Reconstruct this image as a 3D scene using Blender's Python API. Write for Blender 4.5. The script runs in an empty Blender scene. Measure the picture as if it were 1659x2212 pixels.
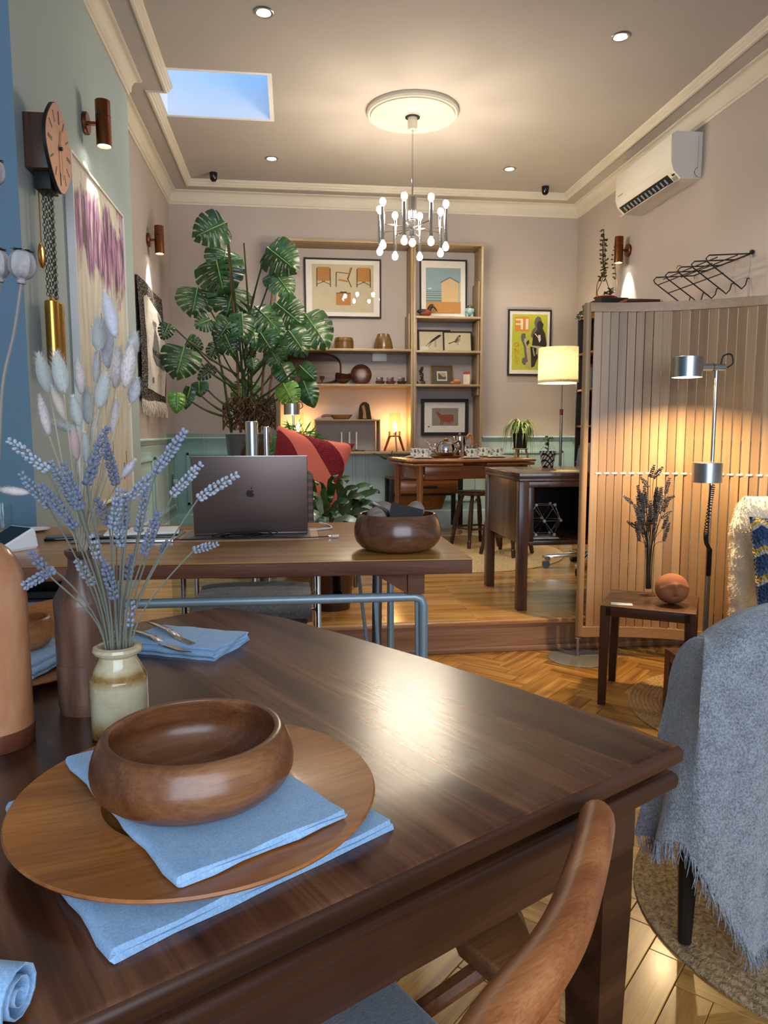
import bpy, bmesh, math, random
from mathutils import Vector, Matrix
random.seed(7)
PI = math.pi
SC = bpy.context.scene
COL = SC.collection
V = Vector
R = math.radians

# ---------------------------------------------------------------- camera
F_PX, W_PX, H_PX = 1579.0, 1659.0, 2212.0
CAM_H = 1.13
YAW, PITCH, ROLL = R(7.171), R(-6.3146), R(-0.135)
_fw = V((math.sin(YAW)*math.cos(PITCH), math.cos(YAW)*math.cos(PITCH), math.sin(PITCH)))
_rt = V((math.cos(YAW), -math.sin(YAW), 0)); _up = _rt.cross(_fw)
CR = _rt*math.cos(ROLL)+_up*math.sin(ROLL); CU = _up*math.cos(ROLL)-_rt*math.sin(ROLL)
CAM = V((0, 0, CAM_H))
cam_data = bpy.data.cameras.new('camera'); cam = bpy.data.objects.new('camera', cam_data); COL.objects.link(cam)
cam_data.sensor_fit = 'HORIZONTAL'; cam_data.sensor_width = 36; cam_data.lens = 36*F_PX/W_PX
cam_data.clip_start = .02; cam_data.clip_end = 100
m3 = Matrix((CR, CU, -_fw)).transposed()
cam.matrix_world = Matrix.Translation(CAM) @ m3.to_4x4()
SC.camera = cam
def _ray(px, py): return _fw + CR*((px-W_PX/2)/F_PX) - CU*((py-H_PX/2)/F_PX)
def onz(px, py, z): d = _ray(px, py); return CAM+d*((z-CAM_H)/d.z)      # pixel -> point on a level surface
def ony(px, py, y): d = _ray(px, py); return CAM+d*(y/d.y)               # pixel -> point on a wall plane
def onx(px, py, x): d = _ray(px, py); return CAM+d*(x/d.x)

# ---------------------------------------------------------------- view, world, daylight
vs = SC.view_settings
vs.view_transform = 'Standard'; vs.look = 'None'; vs.gamma = 1; vs.use_curve_mapping = False
vs.exposure = 0.66
world = bpy.data.worlds.new('sky'); SC.world = world; world.use_nodes = True
bg = world.node_tree.nodes['Background']
bg.inputs[0].default_value = (.16, .46, 1, 1); bg.inputs[1].default_value = .8
SC.cycles.max_bounces = 7; SC.cycles.diffuse_bounces = 4; SC.cycles.glossy_bounces = 4
SC.cycles.transmission_bounces = 8; SC.cycles.transparent_max_bounces = 8
SC.cycles.sample_clamp_indirect = 6; SC.cycles.use_denoising = True
SC.cycles.caustics_reflective = False; SC.cycles.caustics_refractive = False
def area_light(name, loc, rot, sx, sy, power=0, col=(1, 1, 1), portal=False):
    l = bpy.data.lights.new(name, 'AREA'); l.shape = 'RECTANGLE'; l.size = sx; l.size_y = sy
    l.energy = power; l.color = col; l.cycles.is_portal = portal
    o = bpy.data.objects.new(name, l); COL.objects.link(o); o.location = loc; o.rotation_euler = rot
    return o
def spot_light(name, loc, power, col, size=60, blend=.5, aim=(0, 0, -1), rad=.02, parent=None):
    l = bpy.data.lights.new(name, 'SPOT'); l.energy = power; l.color = col; l.spot_size = R(size); l.spot_blend = blend
    l.shadow_soft_size = rad
    o = bpy.data.objects.new(name, l); COL.objects.link(o); o.location = loc
    o.rotation_euler = V(aim).to_track_quat('-Z', 'Y').to_euler()
    if parent: o.parent = parent
    return o
def point_light(name, loc, power, col, rad=.02, parent=None):
    l = bpy.data.lights.new(name, 'POINT'); l.energy = power; l.color = col; l.shadow_soft_size = rad
    o = bpy.data.objects.new(name, l); COL.objects.link(o); o.location = loc
    if parent: o.parent = parent
    return o
WARM = (1, .79, .50); WARM2 = (1, .62, .28); SOFTW = (1, .94, .85)
# daylight of the shop window behind the camera and of the skylight
area_light('window_front_offscreen', (.7, -2.19, 1.75), (R(90), 0, 0), 3.5, 2.4, 84, (.84, .92, 1))
area_light('skylight_daylight', (-.475, 5.29, 3.98), (0, 0, 0), .66, .62, 1.1, (.10, .46, 1))

# ---------------------------------------------------------------- colours and materials
def lin(c):
    if isinstance(c, str): c = [int(c[i:i+2], 16)/255 for i in (0, 2, 4)]
    return tuple((x/12.92 if x <= .04045 else ((x+.055)/1.055)**2.4) for x in c)+(1,)
MT = {}
def _new(name):
    m = bpy.data.materials.new(name); m.use_nodes = True; nt = m.node_tree; nt.nodes.clear()
    o = nt.nodes.new('ShaderNodeOutputMaterial'); b = nt.nodes.new('ShaderNodeBsdfPrincipled')
    nt.links.new(b.outputs[0], o.inputs[0]); MT[name] = m
    return m, nt, b
def _coord(nt, scale=(1, 1, 1), loc=(0, 0, 0), rot=(0, 0, 0), rnd=False):
    tc = nt.nodes.new('ShaderNodeTexCoord'); mp = nt.nodes.new('ShaderNodeMapping')
    mp.inputs['Scale'].default_value = scale; mp.inputs['Location'].default_value = loc; mp.inputs['Rotation'].default_value = rot
    if rnd:
        oi = nt.nodes.new('ShaderNodeObjectInfo'); ml = nt.nodes.new('ShaderNodeVectorMath'); ml.operation = 'MULTIPLY_ADD'
        ml.inputs[1].default_value = (37, 23, 11)
        nt.links.new(oi.outputs['Random'], ml.inputs[0]); nt.links.new(tc.outputs['Object'], ml.inputs[2])
        nt.links.new(ml.outputs[0], mp.inputs[0])
    else: nt.links.new(tc.outputs['Object'], mp.inputs[0])
    return mp
def _noise(nt, vec, scale, detail=4, dist=0, rough=.55):
    n = nt.nodes.new('ShaderNodeTexNoise'); n.inputs['Scale'].default_value = scale; n.inputs['Detail'].default_value = detail
    n.inputs['Distortion'].default_value = dist; n.inputs['Roughness'].default_value = rough
    nt.links.new(vec.outputs[0], n.inputs['Vector']); return n
def _ramp(nt, src, stops, interp='LINEAR'):
    r = nt.nodes.new('ShaderNodeValToRGB'); r.color_ramp.interpolation = interp
    e = r.color_ramp.elements
    while len(e) < len(stops): e.new(.5)
    for i, (p, c) in enumerate(stops): e[i].position = p; e[i].color = lin(c)
    nt.links.new(src, r.inputs[0]); return r
def _mix(nt, fac, a, b, mode='MIX'):
    m = nt.nodes.new('ShaderNodeMix'); m.data_type = 'RGBA'; m.blend_type = mode
    if isinstance(fac, (int, float)): m.inputs[0].default_value = fac
    else: nt.links.new(fac, m.inputs[0])
    for k, x in ((6, a), (7, b)):
        if isinstance(x, (tuple, str)): m.inputs[k].default_value = lin(x) if isinstance(x, str) else x
        else: nt.links.new(x, m.inputs[k])
    return m.outputs[2]
def _bump(nt, b, h, strength, dist=.002):
    n = nt.nodes.new('ShaderNodeBump'); n.inputs['Strength'].default_value = strength; n.inputs['Distance'].default_value = dist
    nt.links.new(h, n.inputs['Height']); nt.links.new(n.outputs[0], b.inputs['Normal'])
def plain(name, c, rough=.5, metal=0, var=.06, vs_=14, bump=0, bs=200, coat=0, sheen=0, trans=0, emit=None, es=0, ior=1.45, sub=0, spec=.5):
    """procedural one-colour material with gentle mottling and optional fine relief"""
    m, nt, b = _new(name); mp = _coord(nt)
    n = _noise(nt, mp, vs_, 3); c4 = lin(c)
    dk = tuple(max(0, x*(1-var*2)) for x in c4[:3])+(1,); lt = tuple(min(1, x*(1+var)) for x in c4[:3])+(1,)
    col = _mix(nt, n.outputs['Fac'], dk, lt); nt.links.new(col, b.inputs['Base Color'])
    b.inputs['Roughness'].default_value = rough; b.inputs['Metallic'].default_value = metal; b.inputs['IOR'].default_value = ior
    b.inputs['Coat Weight'].default_value = coat; b.inputs['Sheen Weight'].default_value = sheen; b.inputs['Transmission Weight'].default_value = trans
    b.inputs['Specular IOR Level'].default_value = spec
    if sheen: b.inputs['Sheen Roughness'].default_value = .5
    if sub: b.inputs['Subsurface Weight'].default_value = sub; b.inputs['Subsurface Radius'].default_value = (.02, .015, .01)
    if emit: b.inputs['Emission Color'].default_value = lin(emit); b.inputs['Emission Strength'].default_value = es
    if bump: _bump(nt, b, _noise(nt, mp, bs, 3).outputs['Fac'], bump)
    return m
def wood(name, dark, mid, light, axis='X', s=1., rough=.38, coat=0., grain=26, rnd=True, bump=.05, spec=.5, contrast=1., gm=.38):
    m, nt, b = _new(name); k = {'X': 0, 'Y': 1, 'Z': 2}[axis]
    sc = [1.0*s]*3; sc[k] = .07*s
    mp = _coord(nt, tuple(x*9 for x in sc), rnd=rnd); s2 = list(sc); s2[k] = .018*s; mp2 = _coord(nt, tuple(x*grain*9 for x in s2), rnd=rnd)
    n = _noise(nt, mp, 1, 5, 1.3); g = _noise(nt, mp2, 1, 3, .2)
    lo, hi = .5-.18/contrast, .5+.2/contrast
    base = _ramp(nt, n.outputs['Fac'], [(lo, dark), (.5, mid), (hi, light)])
    gr = _ramp(nt, g.outputs['Fac'], [(.34, (.60, .56, .53)), (.62, (1, 1, 1))])
    col = _mix(nt, gm, base.outputs[0], gr.outputs[0], 'MULTIPLY'); nt.links.new(col, b.inputs['Base Color'])
    rr = nt.nodes.new('ShaderNodeMapRange'); rr.inputs[3].default_value = rough*.96; rr.inputs[4].default_value = rough*1.06
    nt.links.new(g.outputs['Fac'], rr.inputs[0]); nt.links.new(rr.outputs[0], b.inputs['Roughness'])
    b.inputs['Coat Weight'].default_value = coat; b.inputs['Coat Roughness'].default_value = .15
    b.inputs['Specular IOR Level'].default_value = spec
    _bump(nt, b, g.outputs['Fac'], bump, .0006)
    return m
def weave(name, c1, c2, scale=120, rough=.9, bump=.5, sheen=.3, dist=.003, mot=.35):
    m, nt, b = _new(name); mp = _coord(nt)
    n = _noise(nt, mp, scale, 2, .4, .7); n2 = _noise(nt, mp, scale*.13, 3)
    r = _ramp(nt, n.outputs['Fac'], [(.36, c1), (.64, c2)])
    col = _mix(nt, mot, r.outputs[0], _ramp(nt, n2.outputs['Fac'], [(.3, c1), (.7, c2)]).outputs[0]); nt.links.new(col, b.inputs['Base Color'])
    b.inputs['Roughness'].default_value = rough; b.inputs['Sheen Weight'].default_value = sheen; b.inputs['Specular IOR Level'].default_value = .25
    _bump(nt, b, n.outputs['Fac'], bump, dist); return m
def streak(name, stops, axis='Z', scale=30, squash=.08, rough=.5, metal=0, dist=.3):
    """colour streaks drawn out along one axis (brushed metal, paint strokes, glaze runs)"""
    m, nt, b = _new(name); sc = [1., 1., 1.]; sc['XYZ'.index(axis)] = squash
    mp = _coord(nt, tuple(sc)); n = _noise(nt, mp, scale, 4, dist)
    r = _ramp(nt, n.outputs['Fac'], stops); nt.links.new(r.outputs[0], b.inputs['Base Color'])
    b.inputs['Roughness'].default_value = rough; b.inputs['Metallic'].default_value = metal; return m
def glow(name, c, strength):
    m, nt, b = _new(name); b.inputs['Base Color'].default_value = lin(c); b.inputs['Emission Color'].default_value = lin(c)
    b.inputs['Emission Strength'].default_value = strength; return m
def glass(name, c='ffffff', rough=.02, ior=1.45, thin=False, tint=.12):
    m, nt, b = _new(name)
    if thin:      # thin pane: mirror-like film over a clear body
        nt.nodes.remove(b); o = [n for n in nt.nodes if n.type == 'OUTPUT_MATERIAL'][0]
        t = nt.nodes.new('ShaderNodeBsdfTransparent'); t.inputs[0].default_value = lin(c)
        g = nt.nodes.new('ShaderNodeBsdfGlossy'); g.inputs['Roughness'].default_value = rough
        lwt = nt.nodes.new('ShaderNodeLayerWeight'); lwt.inputs[0].default_value = .5
        pw_ = nt.nodes.new('ShaderNodeMath'); pw_.operation = 'POWER'; pw_.inputs[1].default_value = 5; nt.links.new(lwt.outputs['Facing'], pw_.inputs[0])
        fr = nt.nodes.new('ShaderNodeMath'); fr.operation = 'MULTIPLY_ADD'; fr.inputs[1].default_value = .55; fr.inputs[2].default_value = ((ior-1)/(ior+1))**2; nt.links.new(pw_.outputs[0], fr.inputs[0])
        mx = nt.nodes.new('ShaderNodeMixShader'); nt.links.new(fr.outputs[0], mx.inputs[0])
        nt.links.new(t.outputs[0], mx.inputs[1]); nt.links.new(g.outputs[0], mx.inputs[2]); nt.links.new(mx.outputs[0], o.inputs[0])
        return m
    b.inputs['Base Color'].default_value = lin(c); b.inputs['Roughness'].default_value = rough; b.inputs['IOR'].default_value = ior
    b.inputs['Transmission Weight'].default_value = 1; return m

# ---------------------------------------------------------------- mesh builder
class MB:
    def __init__(s): s.v = []; s.f = []; s.mi = []
    def add(s, vs_, fs, mi=0, M=None):
        o = len(s.v); s.v += [tuple(M @ V(p)) for p in vs_] if M else [tuple(p) for p in vs_]
        s.f += [tuple(i+o for i in f) for f in fs]; s.mi += [mi]*len(fs); return s
    def bm(s, b, mi=0, M=None):
        b.verts.index_update(); r = s.add([v.co for v in b.verts], [[v.index for v in f.verts] for f in b.faces], mi, M); b.free(); return r
    def box(s, x0, x1, y0, y1, z0, z1, bev=0, mi=0, M=None, seg=2):
        if not bev:
            return s.add([(x, y, z) for z in (z0, z1) for y in (y0, y1) for x in (x0, x1)],
                         [(0, 2, 3, 1), (4, 5, 7, 6), (0, 1, 5, 4), (2, 6, 7, 3), (0, 4, 6, 2), (1, 3, 7, 5)], mi, M)
        b = bmesh.new(); bmesh.ops.create_cube(b, size=1)
        for v in b.verts: v.co = V(((x0+x1)/2+v.co.x*(x1-x0), (y0+y1)/2+v.co.y*(y1-y0), (z0+z1)/2+v.co.z*(z1-z0)))
        bmesh.ops.bevel(b, geom=b.edges[:], offset=bev, segments=seg, affect='EDGES', profile=.5)
        return s.bm(b, mi, M)
    def cbox(s, c, size, bev=0, mi=0, M=None, seg=2):
        return s.box(c[0]-size[0]/2, c[0]+size[0]/2, c[1]-size[1]/2, c[1]+size[1]/2, c[2]-size[2]/2, c[2]+size[2]/2, bev, mi, M, seg)
    def lathe(s, prof, n=32, mi=0, M=None, sx=1, sy=1):
        """prof: (r, z) list, revolved about z; r=0 ends close to a point"""
        vs_, rows, fs = [], [], []
        for r, z in prof:
            if r <= 1e-6: rows.append([len(vs_)]); vs_.append((0, 0, z))
            else:
                rows.append(list(range(len(vs_), len(vs_)+n)))
                vs_ += [(r*sx*math.cos(2*PI*i/n), r*sy*math.sin(2*PI*i/n), z) for i in range(n)]
        for a, b in zip(rows, rows[1:]):
            for i in range(n):
                j = (i+1) % n
                if len(a) == 1 and len(b) == 1: continue
                if len(a) == 1: fs.append((a[0], b[j], b[i]))
                elif len(b) == 1: fs.append((a[i], a[j], b[0]))
                else: fs.append((a[i], a[j], b[j], b[i]))
        return s.add(vs_, fs, mi, M)
    def cyl(s, r, z0, z1, n=24, mi=0, M=None, r2=None, bev=0):
        r2 = r if r2 is None else r2
        if bev: return s.lathe([(0, z0), (r-bev, z0), (r, z0+bev), (r2, z1-bev), (r2-bev, z1), (0, z1)], n, mi, M)
        return s.lathe([(0, z0), (r, z0), (r2, z1), (0, z1)], n, mi, M)
    def ball(s, c, r, n=12, mi=0, sq=(1, 1, 1), M=None):
        T = Matrix.Translation(V(c)) @ Matrix.Diagonal((sq[0], sq[1], sq[2], 1))
        if M: T = M @ T
        h = max(4, n//2)
        return s.lathe([(0 if i in (0, h) else r*math.sin(PI*i/h), -r*math.cos(PI*i/h)) for i in range(h+1)], n, mi, T)
    def tube(s, pts, r, n=8, mi=0, cap=True, closed=False, flat=None):
        """sweep a round (or flattened) section along pts; r number or list"""
        P = [V(p) for p in pts]; N = len(P); rr = r if isinstance(r, (list, tuple)) else [r]*N
        T = []
        for i in range(N):
            a = P[(i-1) % N] if (closed or i > 0) else P[i]; b = P[(i+1) % N] if (closed or i < N-1) else P[i]
            T.append((b-a).normalized() if (b-a).length > 1e-9 else V((0, 0, 1)))
        up = V((0, 0, 1)) if abs(T[0].z) < .9 else V((1, 0, 0))
        u = (up-T[0]*up.dot(T[0])).normalized(); vs_ = []; fs = []
        for i in range(N):
            u = (u-T[i]*u.dot(T[i])); u = u.normalized() if u.length > 1e-6 else V((1, 0, 0)); w = T[i].cross(u)
            fu, fw = flat if flat else (1, 1)
            for k in range(n):
                a = 2*PI*k/n; vs_.append(P[i]+u*(math.cos(a)*rr[i]*fu)+w*(math.sin(a)*rr[i]*fw))
        for i in range(N if closed else N-1):
            j = (i+1) % N
            for k in range(n): l = (k+1) % n; fs.append((i*n+k, i*n+l, j*n+l, j*n+k))
        if cap and not closed: fs.append(tuple(range(n-1, -1, -1))); fs.append(tuple((N-1)*n+k for k in range(n)))
        return s.add(vs_, fs, mi)
    def prism(s, poly, z0, z1, mi=0, M=None, bev=0):
        n = len(poly)
        if bev:
            b = bmesh.new(); lo = [b.verts.new((x, y, z0)) for x, y in poly]; hi = [b.verts.new((x, y, z1)) for x, y in poly]
            b.faces.new(lo[::-1]); b.faces.new(hi)
            for i in range(n): b.faces.new((lo[i], lo[(i+1) % n], hi[(i+1) % n], hi[i]))
            es = [e for e in b.edges if abs(e.verts[0].co.z-e.verts[1].co.z) < 1e-6]
            bmesh.ops.bevel(b, geom=es, offset=bev, segments=3, affect='EDGES', profile=.5); return s.bm(b, mi, M)
        return s.add([(x, y, z0) for x, y in poly]+[(x, y, z1) for x, y in poly],
                     [tuple(range(n-1, -1, -1)), tuple(range(n, 2*n))]+[(i, (i+1) % n, n+(i+1) % n, n+i) for i in range(n)], mi, M)
    def grid(s, fn, nu, nv, mi=0, closeu=False, M=None):
        vs_ = [fn(i/(nu if closeu else nu-1), j/(nv-1)) for j in range(nv) for i in range(nu)]
        fs = []
        for j in range(nv-1):
            for i in range(nu if closeu else nu-1):
                k = (i+1) % nu; fs.append((j*nu+i, j*nu+k, (j+1)*nu+k, (j+1)*nu+i))
        return s.add(vs_, fs, mi, M)
    def sweep(s, path, prof, closed=False, mi=0):
        """mitred sweep of prof [(inward, z)] along a plan path; the room is on the left of the path"""
        n = len(path); rows = []
        for i in range(n):
            p = V(path[i]); a = V(path[i-1]) if (i > 0 or closed) else None; b = V(path[(i+1) % n]) if (i < n-1 or closed) else None
            d1 = (p-a).normalized() if a is not None else None; d2 = (b-p).normalized() if b is not None else None
            n1 = V((-d1.y, d1.x)) if d1 else None; n2 = V((-d2.y, d2.x)) if d2 else None
            if n1 is None: m = n2
            elif n2 is None: m = n1
            else: m = (n1+n2)/max(.2, 1+n1.dot(n2))
            rows.append([(p.x+m.x*q, p.y+m.y*q, z) for q, z in prof])
        k = len(prof); vs_ = [q for r in rows for q in r]; fs = []
        for i in range(n if closed else n-1):
            j = (i+1) % n
            for t in range(k-1): fs.append((i*k+t, j*k+t, j*k+t+1, i*k+t+1))
        return s.add(vs_, fs, mi)
    def obj(s, name, m, parent=None, smooth=35, label=None, loc=None, rot=None, fixn=True):
        me = bpy.data.meshes.new(name); me.from_pydata(s.v, [], s.f)
        ms = m if isinstance(m, (list, tuple)) else [m]
        for q in ms: me.materials.append(MT[q] if isinstance(q, str) else q)
        if len(ms) > 1: me.polygons.foreach_set('material_index', s.mi)
        if fixn:
            b = bmesh.new(); b.from_mesh(me); bmesh.ops.recalc_face_normals(b, faces=b.faces); b.to_mesh(me); b.free()
        if smooth: me.shade_smooth(); me.set_sharp_from_angle(angle=R(smooth))
        me.update(); o = bpy.data.objects.new(name, me); COL.objects.link(o)
        if parent: o.parent = parent
        if label: o['label'] = label
        if loc: o.location = loc
        if rot: o.rotation_euler = rot
        return o
def tag(o, label, cat, group=None):
    o['label'] = label; o['category'] = cat
    if group: o['group'] = group
    return o
def struct(o, label=None, cat=None):
    o['kind'] = 'structure'
    if label: o['label'] = label
    if cat: o['category'] = cat
    return o
def thing(name, label, cat, loc=(0, 0, 0), rz=0, group=None):
    o = bpy.data.objects.new(name, None); COL.objects.link(o); o.empty_display_size = .05
    o.location = loc; o.rotation_euler = (0, 0, rz) if not isinstance(rz, tuple) else rz
    return tag(o, label, cat, group)
def dup(root, loc=None, rz=None, label=None, group=None):
    def cp(o, p):
        c = o.copy(); COL.objects.link(c)
        if p: c.parent = p
        for ch in list(o.children): cp(ch, c)
        return c
    r = cp(root, None)
    if loc is not None: r.location = loc
    if rz is not None: r.rotation_euler = (0, 0, rz) if not isinstance(rz, tuple) else rz
    if label: r['label'] = label
    if group: r['group'] = group
    return r
def T(x=0, y=0, z=0): return Matrix.Translation((x, y, z))
def RX(a): return Matrix.Rotation(R(a), 4, 'X')
def RY(a): return Matrix.Rotation(R(a), 4, 'Y')
def RZ(a): return Matrix.Rotation(R(a), 4, 'Z')
def spread(cands, done, rad, rng, n=14):
    """of n tries keep the centre that stands clearest of the heads already placed"""
    best = None
    for _ in range(n):
        c = cands(); g_ = min([(c[0]-p).length-rad-q for p, q in done] or [1])
        if best is None or g_ > best[0]: best = (g_, c)
        if g_ > .004: break
    done.append((best[1][0], rad)); return best[1]
def text_mesh(name, body, size, m, parent=None, loc=(0, 0, 0), rot=(0, 0, 0), mirror=False, bold=0, align='CENTER', sx=1):
    cu = bpy.data.curves.new(name, 'FONT'); cu.body = body; cu.size = size; cu.align_x = align; cu.align_y = 'CENTER'; cu.offset = bold
    cu.fill_mode = 'FRONT'; o = bpy.data.objects.new(name, cu); COL.objects.link(o)
    me = bpy.data.meshes.new_from_object(o.evaluated_get(bpy.context.evaluated_depsgraph_get()))
    bpy.data.objects.remove(o)
    for v in me.vertices: v.co.x *= sx*(-1 if mirror else 1)
    me.materials.clear(); me.materials.append(MT[m]); t = bpy.data.objects.new(name, me); COL.objects.link(t)
    t.location = loc; t.rotation_euler = rot
    if parent: t.parent = parent
    return t
def spl(pts, n=8):
    """Catmull-Rom through pts"""
    P = [V(p) for p in pts]; P = [P[0]*2-P[1]]+P+[P[-1]*2-P[-2]]; out = []
    for i in range(1, len(P)-2):
        for k in range(n):
            t = k/n; a, b, c, d = P[i-1:i+3]
            out.append(.5*((2*b)+(c-a)*t+(2*a-5*b+4*c-d)*t*t+(3*b-a-3*c+d)*t**3))
    return out+[P[-2]]

# ================================================================ materials
plain('wall_blush', 'b2a8a2', .85, var=.03, vs_=3, bump=.08, bs=90)
plain('wall_teal', 'aecbd0', .6, var=.04, vs_=3, bump=.04, bs=90)
plain('wall_sage', 'a2b2b1', .8, var=.03, vs_=3, bump=.05, bs=90)
plain('wall_blue', '6e8c9e', .8, var=.03, vs_=3)
plain('ceiling_paint', 'b7b1ac', .9, var=.03, vs_=2.5, bump=.08, bs=60)
plain('plaster_cream', 'd4cdbd', .7, var=.03, vs_=5)
plain('white_gloss', 'e8e6e2', .35, var=.02)
plain('skyshaft', 'f2f4f6', .8, var=.01)
wood('parquet', '7d5426', 'a87838', 'c8994f', 'X', 1.6, .30, .15, rnd=True, contrast=1.1)
wood('platform_wood', '9a6a30', 'bc8a48', 'd0a564', 'X', .8, .22, .25, grain=18)
wood('riser_wood', '84604a', '9c7860', 'b08c74', 'X', 1., .4)
wood('nosing_wood', '9a6f42', 'b88a5a', 'cfa474', 'X', 1.4, .3)
plain('dark_gap', '33230f', .9)

# ================================================================ room shell
XL, XB, XR, YB, YF, ZP, ZC, ZS, ZK = -1.095, -.98, 2.85, 7.2, -2.2, .165, 3.372, 3.326, 3.213
YS, YB0, YB1, XA = 3.555, 2.945, 4.96, -1.55        # step edge, chimney breast from / to, alcove wall
ZD = 1.05
plan = [(XR, YF), (XR, YB), (XL, YB), (XL, YB1), (XB, YB1), (XB, YB0), (XA, YB0), (XA, YF)]
def wall(name, a, b, mats_, split=ZD, z0=0, z1=3.6, label=None):
    m = MB(); d = (V(b)-V(a)).normalized(); n = V((d.y, -d.x))*.12          # body behind the face
    for lo, hi, mi in ((z0, split, 0), (split, z1, 1)):
        q = [V(a), V(b), V(b)+n, V(a)+n]
        m.prism([(p.x, p.y) for p in q], lo, hi, mi)
    return struct(m.obj(name, mats_, smooth=0), label)
wall('wall_right', (XR, YF), (XR, YB), ['wall_teal', 'wall_blush'], label='pale blush wall with air conditioner and wire rack')
wall('wall_back', (XR+.1, YB), (XL-.1, YB), ['wall_teal', 'wall_blush'], label='blush wall above teal wainscot behind the shelves')
wall('wall_left', (XL, YB), (XL, YB1), ['wall_teal', 'wall_blush'], label='blush wall with hanging tapestry above teal wainscot')
m = MB(); m.prism([(XB, YB0), (XB, YB1), (XA-.1, YB1), (XA-.1, YB0)], 0, 3.6)
me_ = m.obj('wall_chimney_breast', ['wall_sage', 'wall_blue'], smooth=0); struct(me_, 'sage green chimney breast with clock and tall painting')
for p in me_.data.polygons:
    if p.normal.y < -.5: p.material_index = 1
wall('wall_alcove', (XA, YB0), (XA, YF), ['wall_blue', 'wall_blue'], label='blue wall in the recess beside the chimney breast')
# front wall behind the camera with the shop window
m = MB()
for x0, x1, z0, z1 in ((XA, XR, 0, .5), (XA, XR, 3.0, 3.6), (XA, -1.1, .5, 3.0), (2.5, XR, .5, 3.0)): m.box(x0, x1, YF-.12, YF, z0, z1)
struct(m.obj('wall_front', 'wall_blush', smooth=0))
wn = struct(bpy.data.objects.new('window_1', None)); COL.objects.link(wn); wn.location = (.7, YF, .5)
for a in (-1.8, -.6, .6, 1.8): MB().box(a-.03, a+.03, -.1, -.04, 0, 2.5, .004).obj('mullion', 'white_gloss', wn)
for a in (0, 1.9, 2.5): MB().box(-1.8, 1.8, -.1, -.04, a-.03, a+.03, .004).obj('transom', 'white_gloss', wn)

# floor: lower level slab with herringbone blocks
fl = struct(MB().box(XA, XR, YF, YB, -.06, -.014).obj('floor', 'dark_gap', smooth=0), 'golden oak herringbone floor')
BW, BL = .076, .304
blk = []
c45, s45 = math.cos(PI/4), math.sin(PI/4)
for i in range(-70, 70):
    for j in range(-26, 26):
        for o_ in (0, 1):
            # herringbone cell: a level and an upright block per step along the zigzag
            u0 = i*BW+j*(BL+BW)*0; v0 = i*BW
            bx = i*BW + (0 if o_ == 0 else BW*0) + j*BL*1.0
            by = i*BW - j*BL*1.0
            if o_ == 0: cx, cy, a = bx+BL/2, by+BW/2, 0
            else: cx, cy, a = bx+BW/2, by+BW+BL/2, 90
            X_, Y_ = (cx*c45-cy*s45)+.6, (cx*s45+cy*c45)+.6
            if XA+.02 < X_ < XR-.02 and -.6 < Y_ < YS+.12: blk.append((X_, Y_, a+45))
def scr(p):
    d = p-CAM; w_ = d.dot(_fw)
    return (W_PX/2+F_PX*d.dot(CR)/w_, H_PX/2-F_PX*d.dot(CU)/w_, w_) if w_ > .05 else (-1e5, -1e5, 1)
def seen_floor(x, y):
    px, py, w_ = scr(V((x, y, 0)))
    if not (850 < px < 1690 and 1380 < py < 2260): return False
    if py < 1640: return py > 1380 and py < 1425+(px-923)*.33+40 and px > 860      # beyond the table edge
    return py > 1900 and px > 860+(2212-py)*.2
blkmesh = MB().box(-BL/2+.0007, BL/2-.0007, -BW/2+.0007, BW/2-.0007, -.015, 0, .0012, seg=1).obj('floor_block', 'parquet')
bm_ = blkmesh.data; bpy.data.objects.remove(blkmesh)
near = [b for b in blk if seen_floor(b[0], b[1])]; near.sort(key=lambda b: b[1]); near = near[:300]; ns = set(near)
for x, y, a in near:
    o = bpy.data.objects.new('floor_block', bm_); COL.objects.link(o); o.parent = fl; o.location = (x, y, random.uniform(-.0006, .0004)); o.rotation_euler = (0, 0, R(a))
rest = MB()
for b in blk:
    if b not in ns: rest.box(-BL/2+.0008, BL/2-.0008, -BW/2+.0008, BW/2-.0008, -.015, 0, M=T(b[0], b[1], 0) @ RZ(b[2]))
o = rest.obj('floor_blocks', 'parquet', fl, smooth=0); o['kind'] = 'stuff'
# raised platform: sheets with grain across the room, nosing and riser
fp = struct(MB().box(XL-.1, XR, YS+.03, YB, -.01, ZP-.012).obj('floor', 'dark_gap', smooth=0), 'raised varnished wood platform')
ys = [YS+.032, 4.44, 5.33, 6.22, YB]
for r_, (a, b) in enumerate(zip(ys, ys[1:])):
    xs = [XL-.1, -.28, .935, 2.15, XR] if r_ % 2 == 0 else [XL-.1, .33, 1.55, XR]
    for c, d in zip(xs, xs[1:]):
        o = MB().box(c+.0008, d-.0008, a+.0008, b-.0008, ZP-.013, ZP+random.uniform(-.0004, 0), .0008, seg=1).obj('floor_board', 'platform_wood', fp)
struct(MB().box(XB, XR, YS+.002, YS+.03, .028, ZP-.022).obj('trim_3', 'riser_wood', smooth=0), 'brown wooden riser board of the step')
struct(MB().box(XB, XR, YS-.008, YS+.032, ZP-.022, ZP+.001, .006).obj('trim_4', 'nosing_wood'), 'wooden nosing along the step edge')
struct(MB().box(XB, XR, YS-.006, YS+.03, 0, .028, .004).obj('trim_5', 'riser_wood'), 'thin wooden strip at the foot of the step')

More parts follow.
